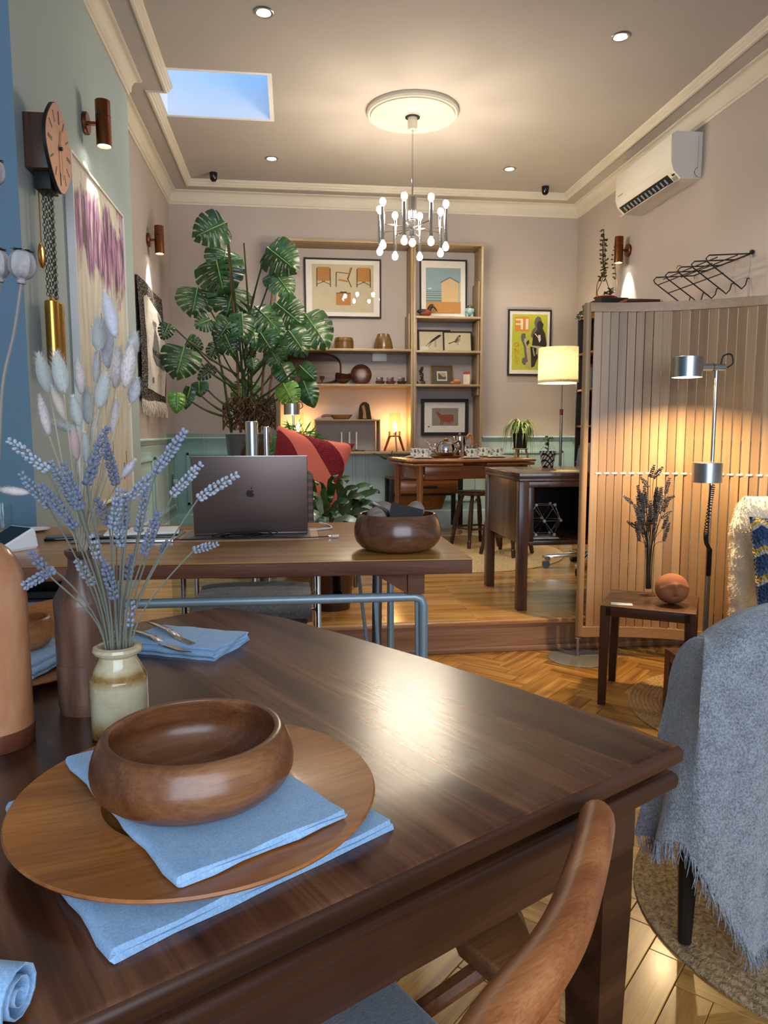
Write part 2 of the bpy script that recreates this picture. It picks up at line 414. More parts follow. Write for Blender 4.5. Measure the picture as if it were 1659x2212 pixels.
# ceiling with skylight opening, lower border band, cornices
SK = (-.835, -.115, 4.962, 5.632)
m = MB()
for x0, x1, y0, y1 in ((XA, XR, YF, SK[2]-.029), (XA, XR, SK[3]+.029, YB), (XA, SK[0]-.029, SK[2]-.029, SK[3]+.029), (SK[1]+.029, XR, SK[2]-.029, SK[3]+.029)): m.box(x0, x1, y0, y1, ZC, ZC+.12)
struct(m.obj('ceiling', 'ceiling_paint', smooth=0), 'taupe painted ceiling')
m = MB()
for x0, x1, y0, y1 in ((SK[0]-.03, SK[0], SK[2], SK[3]), (SK[1], SK[1]+.03, SK[2], SK[3]), (SK[0]-.03, SK[1]+.03, SK[2]-.03, SK[2]), (SK[0]-.03, SK[1]+.03, SK[3], SK[3]+.03)):
    m.box(x0, x1, y0, y1, ZC+.0002, 4.02)
struct(m.obj('window_2', 'skyshaft', smooth=0), 'square skylight with white shaft full of blue daylight')
struct(MB().sweep(plan, [(.0, ZS), (.205, ZS), (.205, ZC+.01), (0, ZC+.01)], closed=True).obj('ceiling_border', 'ceiling_paint', smooth=0), 'flat lower band around the ceiling')
cove = [(.0, ZK), (.010, ZK), (.013, ZK+.012), (.013, ZK+.016), (.022, ZK+.020), (.025, ZK+.030), (.025, ZK+.034)]
cove += [(.025+.045*(1-math.cos(t*PI/16)), ZK+.034+.068*math.sin(t*PI/16)) for t in range(1, 9)]
cove += [(.074, ZK+.102), (.074, ZK+.106), (.080, ZK+.108), (.082, ZS+.001)]
struct(MB().sweep(plan, cove, closed=True).obj('trim_1', 'plaster_cream', smooth=30), 'cream coved cornice along the tops of the walls')
inn = [(.190, ZS+.001), (.192, ZS-.006), (.200, ZS-.010), (.212, ZS-.006), (.216, ZS+.004), (.226, ZS+.010), (.228, ZS+.024), (.236, ZS+.028), (.238, ZS+.038), (.246, ZC+.001)]
struct(MB().sweep(plan, inn, closed=True).obj('trim_2', 'plaster_cream', smooth=30), 'cream moulding framing the ceiling panel')
# dado rail, wainscot panels, baseboards
rail = [(0, 1.028), (.010, 1.030), (.014, 1.040), (.020, 1.046), (.032, 1.056), (.036, 1.066), (.030, 1.074), (.0, 1.078)]
struct(MB().sweep([(XR, YB-3.2), (XR, YB), (1.90, YB)], rail).obj('trim_6', 'wall_teal'), 'teal dado rail beside the black bookcase')
struct(MB().sweep([(-.14, YB), (XL, YB), (XL, YB1)], rail).obj('trim_7', 'wall_teal'), 'teal dado rail below the tapestry')
base = [(.022, ZP), (.022, ZP+.13), (.016, ZP+.145), (.012, ZP+.165), (0, ZP+.175)]
struct(MB().sweep([(XR, YS+.04), (XR, YB), (XL, YB), (XL, YB1)], base).obj('baseboard_back', 'wall_teal'), 'teal baseboard around the raised area')
def panel(a, b, y, axis):        # raised picture-frame moulding on the wainscot
    prof = .016; z0, z1 = ZP+.26, .93; m = MB()
    for p, q, r_, s_ in ((a, b, z0, z0+.028), (a, b, z1-.028, z1), (a, a+.028, z0, z1), (b-.028, b, z0, z1)):
        if axis == 'x': m.box(p, q, y-prof, y, r_, s_, .004)
        else: m.box(y, y+prof, p, q, r_, s_, .004)
    return m
k = 8
for a, b in ((-1.0, .62), (.72, 1.86), (1.96, 2.75)): struct(panel(a, b, YB, 'x').obj('trim_%d' % k, 'wall_teal'), 'moulding frame on the teal wainscot'); k += 1
for a, b in ((5.05, 5.95), (6.05, 7.1)): struct(panel(a, b, XL, 'y').obj('trim_%d' % k, 'wall_teal'), 'moulding frame on the teal side wainscot'); k += 1

# ceiling rose
CX, CY = .884, 5.36
m = MB(); zc = ZC
m.lathe([(.325, zc+.001), (.325, zc-.020), (.315, zc-.034), (.304, zc-.034), (.300, zc-.026), (.295, zc-.040), (.283, zc-.042), (.274, zc-.028), (.268, zc-.030), (.260, zc-.012), (.255, zc-.008), (.25, zc-.010), (.16, zc-.012)], 72, M=T(CX, CY, 0))
def rose(u, v):
    a = 2*PI*u; r_ = .16-.10*v; sc = 1+.035*abs(math.sin(a*10))*(1-v)
    return (CX+r_*sc*math.cos(a), CY+r_*sc*math.sin(a), zc-.012-.022*math.sin(v*PI/2))
m.grid(rose, 120, 6, closeu=True)
m.lathe([(.06, zc-.034), (.055, zc-.042), (.0, zc-.043)], 32, M=T(CX, CY, 0))
struct(m.obj('ceiling_rose', 'plaster_cream'), 'round cream plaster ceiling rose above the chandelier')

# ================================================================ foreground: dining table and what stands on it
wood('rosewood', '3c2115', '5e3824', '7e5337', 'Y', 1.3, .25, .0, grain=16, rnd=False, spec=.6, contrast=1.3, gm=.45, bump=.012)
wood('rosewood_edge_shaded', '2c1910', '412617', '573524', 'X', 1., .30, .0, spec=.35, gm=.25)  # edge, apron and legs: dark edge wood, with some shade mixed into the colour
wood('teak', '8a5029', 'a86a38', 'c28449', 'X', 1.2, .36, .05)
wood('teak_z', '8a4f2a', 'a46337', 'b97a49', 'X', 2.2, .46, 0, spec=.35)
wood('teak_dark', '5e361f', '80502f', '9f6d44', 'X', 1.3, .30, .12)
wood('charger_wood', '8e5222', 'b06c31', 'c88442', 'X', .9, .40, .1)
weave('linen_blue', '7fa7cd', 'a3c6e8', 420, .85, .25, .25, .0008)
weave('wool_grey', '6a7078', '9a9fa6', 260, .95, .5, .5, .002)
def metal(name, c, rough): return plain(name, c, rough, 1, .03, 20)
metal('steel', 'c9c9cb', .22); metal('brushed_alu', 'b9babd', .30); metal('chrome', 'dcdcde', .08); metal('silver_satin', 'd6d3cf', .2)
metal('brass', 'c79a4a', .22); metal('copper', '7a4a2e', .34); metal('pewter', '8b8d90', .4)
plain('black_matte', '141414', .55, var=.1); plain('black_gloss', '0b0c0f', .15); plain('white_plastic', 'ececee', .35, var=.01)
plain('paper', 'efede6', .8, var=.02); plain('cord_black', '111111', .5); plain('cord_white', 'e6e4df', .5)

TB = V((.492, .842, 0)); TN = V((.871, .491, 0)); TQ = V((-.491, .871, 0)); TA = math.atan2(.491, .871)
dt = thing('dining_table', 'dark rosewood draw-leaf dining table laid with wooden bowls and dried flowers', 'table', (TB.x, TB.y, 0), TA)
def tl(p): d = V((p[0]-TB.x, p[1]-TB.y, 0)); return (d.dot(TN), d.dot(TQ))
side = [(.492, .842), (.436, .934), (.338, 1.080), (.232, 1.236), (.112, 1.392), (-.02, 1.556), (-.165, 1.69)]
far = [(-.165, 1.69), (-.52, 1.42), (-.84, 1.14)]
left = [(-.84, 1.14), (-.74, .95), (-.58, .72), (-.42, .52), (-.32, .38)]
outline = [tl(p) for p in side+far[1:]+left[1:]]
m = MB(); m.prism(outline, .702, .73, bev=.0105); o = m.obj('tabletop', ['rosewood', 'rosewood_edge_shaded'], dt)
for p in o.data.polygons:
    if p.normal.z < .93: p.material_index = 1
m = MB(); nw = (V(outline[-1])).length
# pull-out leaf under the near end
m.prism([(-.006, .002), (-.006, .40), (-nw+.02, .40), (-nw+.02, .002)], .668, .697, bev=.0115); m.obj('draw_leaf', 'rosewood_edge_shaded', dt, label='dark pull-out leaf under the end of the top')
m = MB(); m.box(-nw+.08, -.03, .045, .065, .58, .668, .003); m.obj('apron', 'rosewood_edge_shaded', dt)
m = MB(); m.box(-.05, -.032, .07, .86, .58, .70, .003); m.obj('apron', 'rosewood_edge_shaded', dt)
m = MB(); m.box(-nw+.06, -nw+.08, .07, .86, .58, .70, .003); m.obj('apron', 'rosewood_edge_shaded', dt)
def leg4(x, y, w, z0, z1, k=.7): return MB().lathe([(0, z0), (w*k*.7, z0), (w*.7, z1), (0, z1)], 4, M=T(x, y, 0) @ RZ(45))
for x, y in ((-.062, .078), (-nw+.1, .075), (-.062, .87), (-nw+.12, .85)):
    b = MB(); s_ = .031
    b.add([(x+a*s_*q, y+c*s_*q, z) for z, q in ((0, .62), (.5, 1), (.70, 1)) for a, c in ((-1, -1), (1, -1), (1, 1), (-1, 1))],
          [(3, 2, 1, 0), (8, 9, 10, 11)]+[(r*4+i, r*4+(i+1) % 4, r*4+4+(i+1) % 4, r*4+4+i) for r in (0, 1) for i in range(4)])
    b.obj('leg', 'rosewood_edge_shaded', dt)

def wob(m, amp, fr=30):
    m.v = [(x, y, z+amp*math.sin(x*fr+1.3)*math.sin(y*fr*.8)) for x, y, z in m.v]; return m
def napkin_mesh(L, W, n=3, t=.0042, amp=.0006):
    """cloth folded n layers deep; folds run along x, layers zigzag across y"""
    pth = []
    for k in range(n):
        z = (k+.5)*t; ys_ = [-W/2+t*.6*k, W/2-t*.4*k]
        if k % 2: ys_.reverse()
        for q in range(7): pth.append((ys_[0]+(ys_[1]-ys_[0])*q/6, z))
        if k < n-1:
            s_ = 1 if k % 2 == 0 else -1; ye = ys_[1]
            for a in (-60, -30, 0, 30, 60): pth.append((ye+s_*t*.55*math.cos(R(a))+s_*t*.2, z+t/2+t/2*math.sin(R(a))))
    h = t*.43; up, dn = [], []
    for i, (y, z) in enumerate(pth):
        a = pth[max(0, i-1)]; b = pth[min(len(pth)-1, i+1)]; d = V((b[0]-a[0], b[1]-a[1])).normalized()
        up.append((y-d.y*h, z+d.x*h)); dn.append((y+d.y*h, z-d.x*h))
    ring = up+dn[::-1]; k = len(ring); m = MB(); nx = 14; vs_ = []
    for i in range(nx):
        x = -L/2+L*i/(nx-1); sh = .003*math.sin(i*1.7)
        for y, z in ring: vs_.append((x+.002*math.sin(y*70+z*900), y+sh*(abs(y)/W), z+amp*math.sin(x*55+y*40)*(z/(n*t))))
    fs = [(i*k+a, i*k+(a+1) % k, (i+1)*k+(a+1) % k, (i+1)*k+a) for i in range(nx-1) for a in range(k)]
    h2 = len(up)
    for o in (0, (nx-1)*k):
        fs += [(o+a, o+a+1, o+k-2-a, o+k-1-a) for a in range(h2-1)]
    m.add(vs_, fs); return m
def napkin(label, c, ang, L, W, n=3, t=.0042, mt='linen_blue', z=.73):
    o = napkin_mesh(L, W, n, t).obj('napkin', mt, smooth=50, loc=(c[0], c[1], z), rot=(0, 0, ang))
    return tag(o, label, 'napkin', 'blue linen napkins')
def rect(P1, P2, P3):  # P3 shared corner; returns centre, angle along P3->P1, lengths
    c = ((P1[0]+P2[0])/2, (P1[1]+P2[1])/2); return c, math.atan2(P1[1]-P3[1], P1[0]-P3[0]), math.dist(P1, P3), math.dist(P2, P3)
P = [onz(*q, .742) for q in ((20, 1720), (872, 1782), (240, 2022))]; c, a, L, W = rect(*[(p.x, p.y) for p in P])
napkin('blue folded linen napkin lying flat on the table under the round wooden charger', c, a, L, W, 2, .0062)
PC = (-.102, .748)
pl = thing('charger_plate', 'large round teak charger with raised rim holding blue napkin and bowl', 'plate', (PC[0], PC[1], .7420), R(20))
m = MB(); m.lathe([(0, .001), (.10, .001), (.125, .004), (.183, .0118), (.1845, .014), (.183, .0162), (.108, .0105), (.102, .0128), (.096, .0128), (.092, .0085), (.088, .006), (.0, .0055)], 96)
m.obj('dish', 'charger_wood', pl)
P = [onz(*q, .765) for q in ((155, 1640), (742, 1748), (400, 1905))]; c, a, L, W = rect(*[(p.x, p.y) for p in P])
napkin('blue folded linen napkin between the large wooden bowl and its charger', c, a, L, W, 2, .0050, z=.7576)
def bowl_prof(r, h, rim, t=.007, foot=.55, belly=.42):
    out = [(0, 0), (r*foot, 0), (r*.72, h*.03), (r*.85, h*.11), (r*.95, h*.25), (r*.99, h*.38), (r, h*.50), (r*.99, h*.63), (r*.965, h*.75), (r*.93, h*.87), (rim+.001, h*.965), (rim-t*.4, h), (rim-t*.9, h*.985)]
    inn_ = [(rim-t, h*.93), (r*.90-t*.3, h*.72), (r*.94-t*.6, h*.5), (r*.90-t, h*.30), (r*.74-t*.5, h*.15), (r*.45, h*.09), (0, h*.08)]
    return out+inn_
def bowl(label, c, r, h, rim, mt='teak_dark', t=.007, grp=None, foot=.55, rz=0, n=72, sx=1, nm='wooden_bowl'):
    o = MB().lathe(bowl_prof(r, h, rim, t, foot), n, sx=sx).obj(nm, mt, loc=c, rot=(0, 0, rz), smooth=45); return tag(o, label, 'bowl', grp)
bowl('large polished teak bowl standing on a blue napkin on the round charger', (-.103, .730, .7676), .1005, .064, .089, t=.0085, rz=.5)

# stoneware jar with lavender
JP = onz(262, 1585, .73)
jar = thing('stoneware_jar', 'small cream stoneware jar with brown stains holding dried lavender', 'jar', (JP.x, JP.y, .73))
m_, nt, b = _new('stoneware'); mp = _coord(nt); n1 = _noise(nt, mp, 28, 6, .6, .7)
sp = nt.nodes.new('ShaderNodeSeparateXYZ'); nt.links.new(mp.outputs[0], sp.inputs[0])
mr = nt.nodes.new('ShaderNodeMath'); mr.operation = 'MULTIPLY_ADD'; mr.inputs[1].default_value = .55; nt.links.new(n1.outputs['Fac'], mr.inputs[0])
rz_ = _ramp(nt, sp.outputs['Z'], [(.006, (.66, .66, .66)), (.034, (.30, .30, .30)), (.070, (.2, .2, .2)), (.084, (.66, .66, .66)), (.092, (.35, .35, .35))])
nt.links.new(rz_.outputs[0], mr.inputs[2])
nt.links.new(_ramp(nt, mr.outputs[0], [(.30, 'c8bd9c'), (.44, 'b4a27a'), (.58, '97743c'), (.74, '55351a')]).outputs[0], b.inputs['Base Color'])
b.inputs['Roughness'].default_value = .14; b.inputs['Coat Weight'].default_value = .4
JH = ony(262, 1392, JP.y).z-.73; JR = .0365
def jp(k): return k*JH
jprof = [(0, 0), (JR*.92, 0), (JR, .003), (JR, jp(.63)), (JR*1.0, jp(.645)), (JR*.97, jp(.66)), (JR*.80, jp(.77)), (JR*.66, jp(.85)), (JR*.64, jp(.885)), (JR*.70, jp(.905)), (JR*.83, jp(.925)), (JR*.87, jp(.955)), (JR*.83, jp(.985)), (JR*.7, JH), (JR*.58, jp(.99)), (JR*.53, jp(.94)), (JR*.53, jp(.87)), (JR*.75, jp(.75)), (JR*.9, jp(.6)), (JR*.9, .006), (0, .005)]
MB().lathe(jprof, 64).obj('body', 'stoneware', jar)
# brown bottle, terracotta bottle
BP = onz(193, 1528, .73); BR = .0415; by = BP.y
streak('brown_salt_glaze', [(.3, '4a3429'), (.5, '6b4d3e'), (.7, '86654f')], 'Z', 22, .25, .26)
zz = lambda py: ony(190, py, by).z-.73
h1, h2, h3 = zz(1292), zz(1240), zz(1186)
bot = thing('stoneware_bottle', 'tall brown salt-glazed stoneware bottle behind the cream jar', 'bottle', (BP.x, BP.y, .73))
MB().lathe([(0, 0), (BR*.93, 0), (BR*.95, .006), (BR*.98, .012), (BR*.98, h1-.02), (BR, h1-.004), (BR*.97, h1+.004), (BR*.55, h2), (BR*.48, h2+.012), (BR*.46, h3-.012), (BR*.56, h3-.006), (BR*.56, h3), (BR*.42, h3), (BR*.38, h3-.01), (BR*.38, h2), (BR*.8, h1), (BR*.85, .01), (0, .008)], 56).obj('body', 'brown_salt_glaze', bot)
mo = MB(); mo.grid(lambda u, v: ((BR*.985+.0008)*math.cos(R(-150+75*u)), (BR*.985+.0008)*math.sin(R(-150+75*u)), .018+.055*v), 16, 6); mo.obj('embossed_panel', 'brown_salt_glaze', bot)
streak('terracotta_glaze', [(.3, '99603e'), (.5, 'b27a56'), (.7, 'c69470')], 'Z', 12, .5, .24)
TP = onz(-8, 1605, .73); tz = lambda py: ony(0, py, TP.y).z-.73; TR = .0465; th = tz(1158)
tb = thing('terracotta_bottle', 'glossy terracotta-coloured stoneware bottle with rounded shoulder and dark base', 'bottle', (TP.x, TP.y, .73))
MB().lathe([(0, 0), (TR*.94, 0), (TR*.97, .006), (TR*1.0, .02), (TR*.985, .05), (TR*.985, th*.70)]+[(TR*.985*math.cos(a*PI/16)**.8 if a < 8 else 0.012, th*.70+th*.28*math.sin(a*PI/16)) for a in range(1, 8)]+[(.014, th*.985), (.013, th*1.06), (.016, th*1.08), (.015, th*1.11), (.009, th*1.11), (.008, th), (0, th*.95)], 56).obj('body', 'terracotta_glaze', tb)
streak('dark_base_glaze', [(.3, '3c1d14'), (.7, '6a3a26')], 'Z', 20, .5, .3)
MB().lathe([(TR*.985, .0005), (TR*1.005, .008), (TR*1.014, .022), (TR*.99, .026)], 56).obj('base_ring', 'dark_base_glaze', tb)

# dried lavender: one thing per stem
plain('lavender_stem', '77786a', .8, var=.15); plain('lavender_a', '8f97ac', .85, var=.18, vs_=160, sheen=.3); plain('lavender_b', 'a9afbd', .85, var=.18, vs_=160, sheen=.3); plain('lavender_c', '6f7791', .85, var=.2, vs_=160, sheen=.3)
def floret_head(tip, base, wd, rng, mi):
    """spike of overlapping calyx florets from base to tip"""
    m = MB(); tip, base = V(tip), V(base); d = tip-base; L = d.length; d.normalize()
    u = d.orthogonal().normalized(); w = d.cross(u); nr = max(4, int(L/(wd*.52)))
    for i in range(nr):
        t = i/(nr-1); k = 5 if t < .85 else 3; ws = wd*(.75+.35*math.sin(t*PI*.9+.3))*(1 if t < .8 else .7)
        for j in range(k):
            a = 2*PI*j/k+i*1.1+rng.uniform(-.3, .3); o = u*math.cos(a)+w*math.sin(a)
            c = base+d*(L*t+rng.uniform(-.1, .1)*wd)+o*ws*.42
            ax = (o*.75+d*.8).normalized(); q = ax.to_track_quat('Z', 'Y').to_matrix().to_4x4()
            l_ = wd*rng.uniform(.42, .6)
            m.lathe([(0, -l_*.55), (l_*.30, -l_*.3), (l_*.46, l_*.1), (l_*.38, l_*.5), (l_*.12, l_*.72), (0, l_*.6)], 6, M=Matrix.Translation(c) @ q)
    return m
def lav(tipx, basx, root, rng, wd, group, label, mats_, y, stem_r=.0011, via=None, name='lavender_stem', stem_mt='lavender_stem'):
    tip, base = V(tipx), V(basx); r0 = V(root)
    mt_ = rng.choice(mats_); tn_ = {'lavender_a': 'mid blue-grey', 'lavender_b': 'pale silvery', 'lavender_c': 'dark slate-blue', 'dry_bud': 'brown-grey', 'dry_bud_b': 'darkest brown', 'dry_bud_c': 'light taupe'}[mt_]
    th_ = thing(name, tn_+' '+label, 'dried flower', r0, 0, group+', '+tn_)
    mid = via or (base+r0)/2+V((rng.uniform(-.004, .004), 0, -.006))
    pts = spl([(0, 0, 0), mid-r0, base-r0, base-r0+(tip-base)*.7], 5)
    MB().tube(pts, stem_r, 5).obj('stem', stem_mt, th_)
    floret_head(tip-r0, base-r0, wd, rng, 0).obj('flower_head', mt_, th_, smooth=60)
    return th_
rng = random.Random(3)
LAV = [((20, 951), (101, 1015)), ((47, 1025), (105, 1095)), ((90, 1050), (162, 1138)), ((110, 1000), (165, 1095)), ((138, 1005), (172, 1098)), ((231, 925), (187, 1045)), ((228, 955), (250, 1045)), ((205, 990), (190, 1042)),
       ((399, 932), (338, 1015)), ((340, 1018), (283, 1072)), ((318, 1050), (300, 1145)), ((432, 1005), (373, 1068)), ((510, 1026), (430, 1075)), ((258, 1060), (243, 1140)), ((268, 1062), (270, 1140)), ((210, 1080), (235, 1128)),
       ((340, 1110), (312, 1195)), ((37, 1273), (116, 1232)), ((68, 1195), (105, 1242)), ((166, 1212), (200, 1262)), ((469, 1176), (420, 1188)), ((225, 1210), (247, 1290)), ((285, 1200), (276, 1245)), ((283, 1302), (280, 1350)), ((250, 1366), (246, 1396)), ((362, 1170), (350, 1190)), ((150, 1040), (175, 1090)), ((255, 1120), (262, 1180)), ((200, 1160), (212, 1205))]
mouth = V((JP.x, JP.y, .73+JH)); lav_done = []
for i, (a, b) in enumerate(LAV):
    def cand(): yy = JP.y+rng.uniform(-.055, .05); p_, q_ = ony(*a, yy), ony(*b, yy); return ((p_+q_)/2, p_, q_, yy)
    _, tp, bs, y = spread(cand, lav_done, (ony(*a, JP.y)-ony(*b, JP.y)).length*.42, rng)
    dx, dy = bs.x-mouth.x, y-JP.y; k_ = .0155/max(.13, math.hypot(dx, dy)); ji = i*2.4; root = mouth+V((dx*k_+.003*math.cos(ji), dy*k_*1.6+.003*math.sin(ji), -.055))
    nl = 'dried lavender stem in the cream stoneware jar'
    gate = mouth+V((.4*(bs.x-mouth.x), (y-JP.y)*.3, (bs.z-mouth.z)*.30)); gate.x = mouth.x+max(-.03, min(.03, (bs.x-mouth.x)*.3))
    lav(tp, bs, root, rng, .0098 if i not in (20, 24, 25) else .008, 'lavender in the cream jar', nl, ['lavender_a', 'lavender_b', 'lavender_c', 'lavender_a'], y, via=gate)
# bunny-tail grasses in the brown bottle
for nm_, c_ in (('tail_grey', 'a9aea4'), ('tail_lilac', 'c6c1cc'), ('tail_pink', 'd8c6c2'), ('tail_peach', 'cdb59f'), ('tail_coral', 'dba9a3')): plain(nm_, c_, .95, var=.12, vs_=120, sheen=.8)
plain('tail_fuzz', 'dcd8d2', 1, var=.02); plain('straw', 'b9ad93', .8, var=.1)
def fuzz_tail(L, wd, rng):
    m = MB(); n = 12; h = 10
    m.lathe([(0, 0)]+[(wd*.40*math.sin(PI*(i/h)**.9)**.62, L*i/h) for i in range(1, h)]+[(0, L)], n)
    fz_ = MB()
    for k in range(700):            # soft bristles
        t = rng.random()**.9; a = rng.uniform(0, 2*PI); r0 = wd*.38*math.sin(PI*max(.03, min(.97, t))**.9)**.62; z = L*t
        d = V((math.cos(a)*.65, math.sin(a)*.65, .8)); p = V((r0*math.cos(a), r0*math.sin(a), z)); s_ = V((-math.sin(a), math.cos(a), 0))*.00028
        e = p+d*wd*rng.uniform(.16, .42); fz_.add([p-s_, p+s_, e], [(0, 1, 2)])
    return m, fz_
TAIL = [(96, 809, 80, 36, -12, 0), (130, 806, 86, 36, -10, 0), (214, 723, 66, 36, 3, 0), (221, 845, 74, 34, 12, 0), (189, 878, 74, 30, -2, 0), (165, 890, 62, 26, -8, 0), (138, 920, 52, 24, -72, 0), (96, 897, 84, 24, -10, 2), (238, 681, 95, 32, -12, 1), (233, 748, 90, 32, 4, 1), (252, 795, 84, 30, 6, 2), (277, 790, 92, 34, 10, 2), (290, 845, 52, 28, 15, 1), (287, 748, 56, 30, 12, 0), (209, 792, 70, 20, 6, 1), (172, 815, 70, 24, -4, 2), (128, 872, 76, 24, -20, 3), (162, 958, 70, 24, -6, 4), (30, 1061, 60, 20, -82, 2), (277, 1013, 44, 20, 38, 1), (184, 968, 62, 22, 2, 0), (205, 935, 60, 20, 4, 3), (246, 900, 70, 22, 8, 2), (200, 1010, 50, 18, 0, 1)]
TC = ['tail_grey', 'tail_lilac', 'tail_pink', 'tail_peach', 'tail_coral']
TN_ = ['soft grey-green', 'pale lilac', 'pale pink', 'peach-coloured', 'coral pink']
nk = V((BP.x, BP.y, .73+h3)); tail_done = []
for cx, cy, L, wd, ang, ci in TAIL:
    def cand(): yy = BP.y+rng.uniform(-.085, .085); return (ony(cx, cy, yy), yy)
    c, y = spread(cand, tail_done, max(L*.36, wd*.5)*BP.y/F_PX, rng, 24); sc = y/F_PX*1.02; ca = R(ang); d = V((math.sin(ca), rng.uniform(-.15, .15), math.cos(ca))).normalized()
    Lm, wm = L*sc, wd*sc; b0 = c-d*Lm*.5; kd = .010/max(.12, math.hypot(b0.x-nk.x, b0.y-nk.y)); root = nk+V(((b0.x-nk.x)*kd+rng.uniform(-.002, .002), (b0.y-nk.y)*kd*1.6+rng.uniform(-.002, .002), -.06))
    g = thing('bunny_tail', '%s fluffy dried bunny-tail seed head in the brown bottle' % TN_[ci], 'dried flower', root, 0, 'bunny tails, %s' % TN_[ci])
    gate = nk+V(((b0.x-nk.x)*.12, (b0.y-nk.y)*.12, .012))
    MB().tube(spl([V((0, 0, 0)), gate-root, (gate+b0)/2-root+V((rng.uniform(-.004, .004), 0, .008)), b0-root], 5), .0009, 5).obj('stem', 'straw', g)
    hd_, fz_ = fuzz_tail(Lm, wm, rng); hd_o = hd_.obj('seed_head', TC[ci], g, smooth=60, loc=b0-root, rot=d.to_track_quat('Z', 'Y').to_euler()); fz_.obj('bristles', 'tail_fuzz', hd_o, smooth=0, fixn=False)['kind'] = 'stuff'
for k in range(0): pass
# poppy seed heads in the terracotta bottle
plain('poppy_pod', 'a69f9c', .75, var=.25, vs_=90, bump=.3, bs=120); plain('poppy_stem', '8d827b', .8, var=.15); plain('poppy_crown', '857763', .8, var=.2)
def poppy(px, py, wpx, ang, via, y, lb):
    sc = y/F_PX; c = ony(px, py, y); r_ = wpx*.5*sc; root = V((TP.x+(px-10)*.00009, TP.y+(y-TP.y)*.2, .73+th*1.05))
    g = thing('poppy_seed_head', lb, 'dried flower', root, 0, 'poppy heads in the terracotta bottle')
    q = Matrix.Translation(c-root) @ Matrix.Rotation(R(ang), 4, 'Y'); b0 = q @ V((0, 0, -r_*1.5))
    pts = [V((0, 0, -.03))]+[ony(a, b_, y)-root for a, b_ in via]+[b0]
    MB().tube(spl(pts, 6), .0021, 7).obj('stem', 'poppy_stem', g)
    m = MB(); m.grid(lambda u, v: tuple(q @ V(((1+.05*math.cos(2*PI*u*9))*r_*math.sin(PI*(.06+.86*v))**.75*math.cos(2*PI*u), (1+.05*math.cos(2*PI*u*9))*r_*math.sin(PI*(.06+.86*v))**.75*math.sin(2*PI*u), -r_*1.15*math.cos(PI*(.06+.86*v))))), 36, 10, closeu=True)
    m.lathe([(0, -r_*1.5), (r_*.34, -r_*1.48), (r_*.40, -r_*1.36), (r_*.3, -r_*1.22), (r_*.42, -r_*1.05)], 14, M=q); m.obj('pod', 'poppy_pod', g)
    m = MB(); m.grid(lambda u, v: tuple(q @ V((r_*(.15+.65*v)*(1+.16*v*math.cos(2*PI*u*9))*math.cos(2*PI*u), r_*(.15+.65*v)*(1+.16*v*math.cos(2*PI*u*9))*math.sin(2*PI*u), r_*(1.22-.10*v)))), 54, 4, closeu=True); m.obj('crown', 'poppy_crown', g)
poppy(48, 572, 50, 6, [(-4, 1000), (6, 830), (30, 720)], TP.y, 'dried grey poppy seed head leaning out on a bent stem from the terracotta bottle'); poppy(-6, 570, 48, -4, [(-8, 1000), (-14, 800), (-12, 700)], TP.y+.02, 'dried grey poppy seed head on an upright stem, middle one in the terracotta bottle'); poppy(-14, 372, 42, 4, [(-10, 1000), (-25, 700), (-22, 500)], TP.y+.03, 'smallest dried poppy seed head on the tallest stem in the terracotta bottle')

# second place setting
P2 = onz(48, 1424, .745)
pl2 = thing('charger_plate', 'round teak charger behind the terracotta bottle under smaller bowl', 'plate', (P2.x-.012, P2.y-.01, .73), 1.2)
MB().lathe([(0, .001), (.085, .001), (.105, .004), (.148, .0135), (.149, .0155), (.147, .0175), (.09, .012), (.082, .008), (0, .006)], 80).obj('dish', 'charger_wood', pl2)
napkin('blue folded napkin on the charger behind the terracotta bottle', (P2.x+.035, P2.y-.025), R(75), .16, .085, 4, .0048, 'linen_blue', .7462)
bowl('small round teak bowl on a napkin behind the terracotta bottle', (P2.x, P2.y, .7655), .052, .052, .046, 'teak', .005)
# napkin with cutlery
NC = onz(402, 1392, .735); na = math.atan2(*(onz(512, 1385, .735)-onz(335, 1345, .735)).yx)
nc = napkin('blue folded napkin with silver cutlery resting on it', (NC.x, NC.y), na+.30, .19, .125, 4, .0052, 'linen_blue')
def cutlery(label, p0, p1, kind, nm):
    a, b = V(p0), V(p1); d = b-a; L = d.length; g = thing(nm, label, 'cutlery', a, math.atan2(d.y, d.x), 'silver cutlery on the folded napkin')
    hl = L*.52
    MB().box(0, hl, -.0062, .0062, .0005, .0035, .0009).obj('handle', 'silver_satin', g)
    m = MB(); m.box(-.0, .034, -.0062, .0062, -.0012, .0012, .0008, M=T(hl-.001, 0, .0025) @ RY(16)); m.obj('neck', 'silver_satin', g)
    m = MB()
    if kind == 'blade': m.prism([(0, -.006), (.06, -.007), (.085, .004), (.06, .006), (0, .005)], -.0006, .0006, M=T(hl+.031, 0, -.0062+.0012))
    else:
        for yy in (-.0055, -.0018, .0018, .0055): m.box(.02, .06, yy-.0011, yy+.0011, -.0006, .0006, M=T(hl+.031, 0, -.005))
        m.box(0, .021, -.0066, .0066, -.0006, .0006, M=T(hl+.031, 0, -.005))
    m.obj('head', 'silver_satin', g); return g
zc_ = .73+.0222
cutlery('silver fork with a flat angular handle on the folded napkin', (*onz(322, 1344, zc_+.004).xy, zc_+.004), (*onz(412, 1384, zc_+.004).xy, zc_+.004), 'fork', 'fork')
cutlery('silver knife with a flat handle on the folded napkin beside the jar', (*onz(285, 1362, zc_+.002).xy, zc_+.002), (*onz(375, 1392, zc_+.002).xy, zc_+.002), 'blade', 'knife')
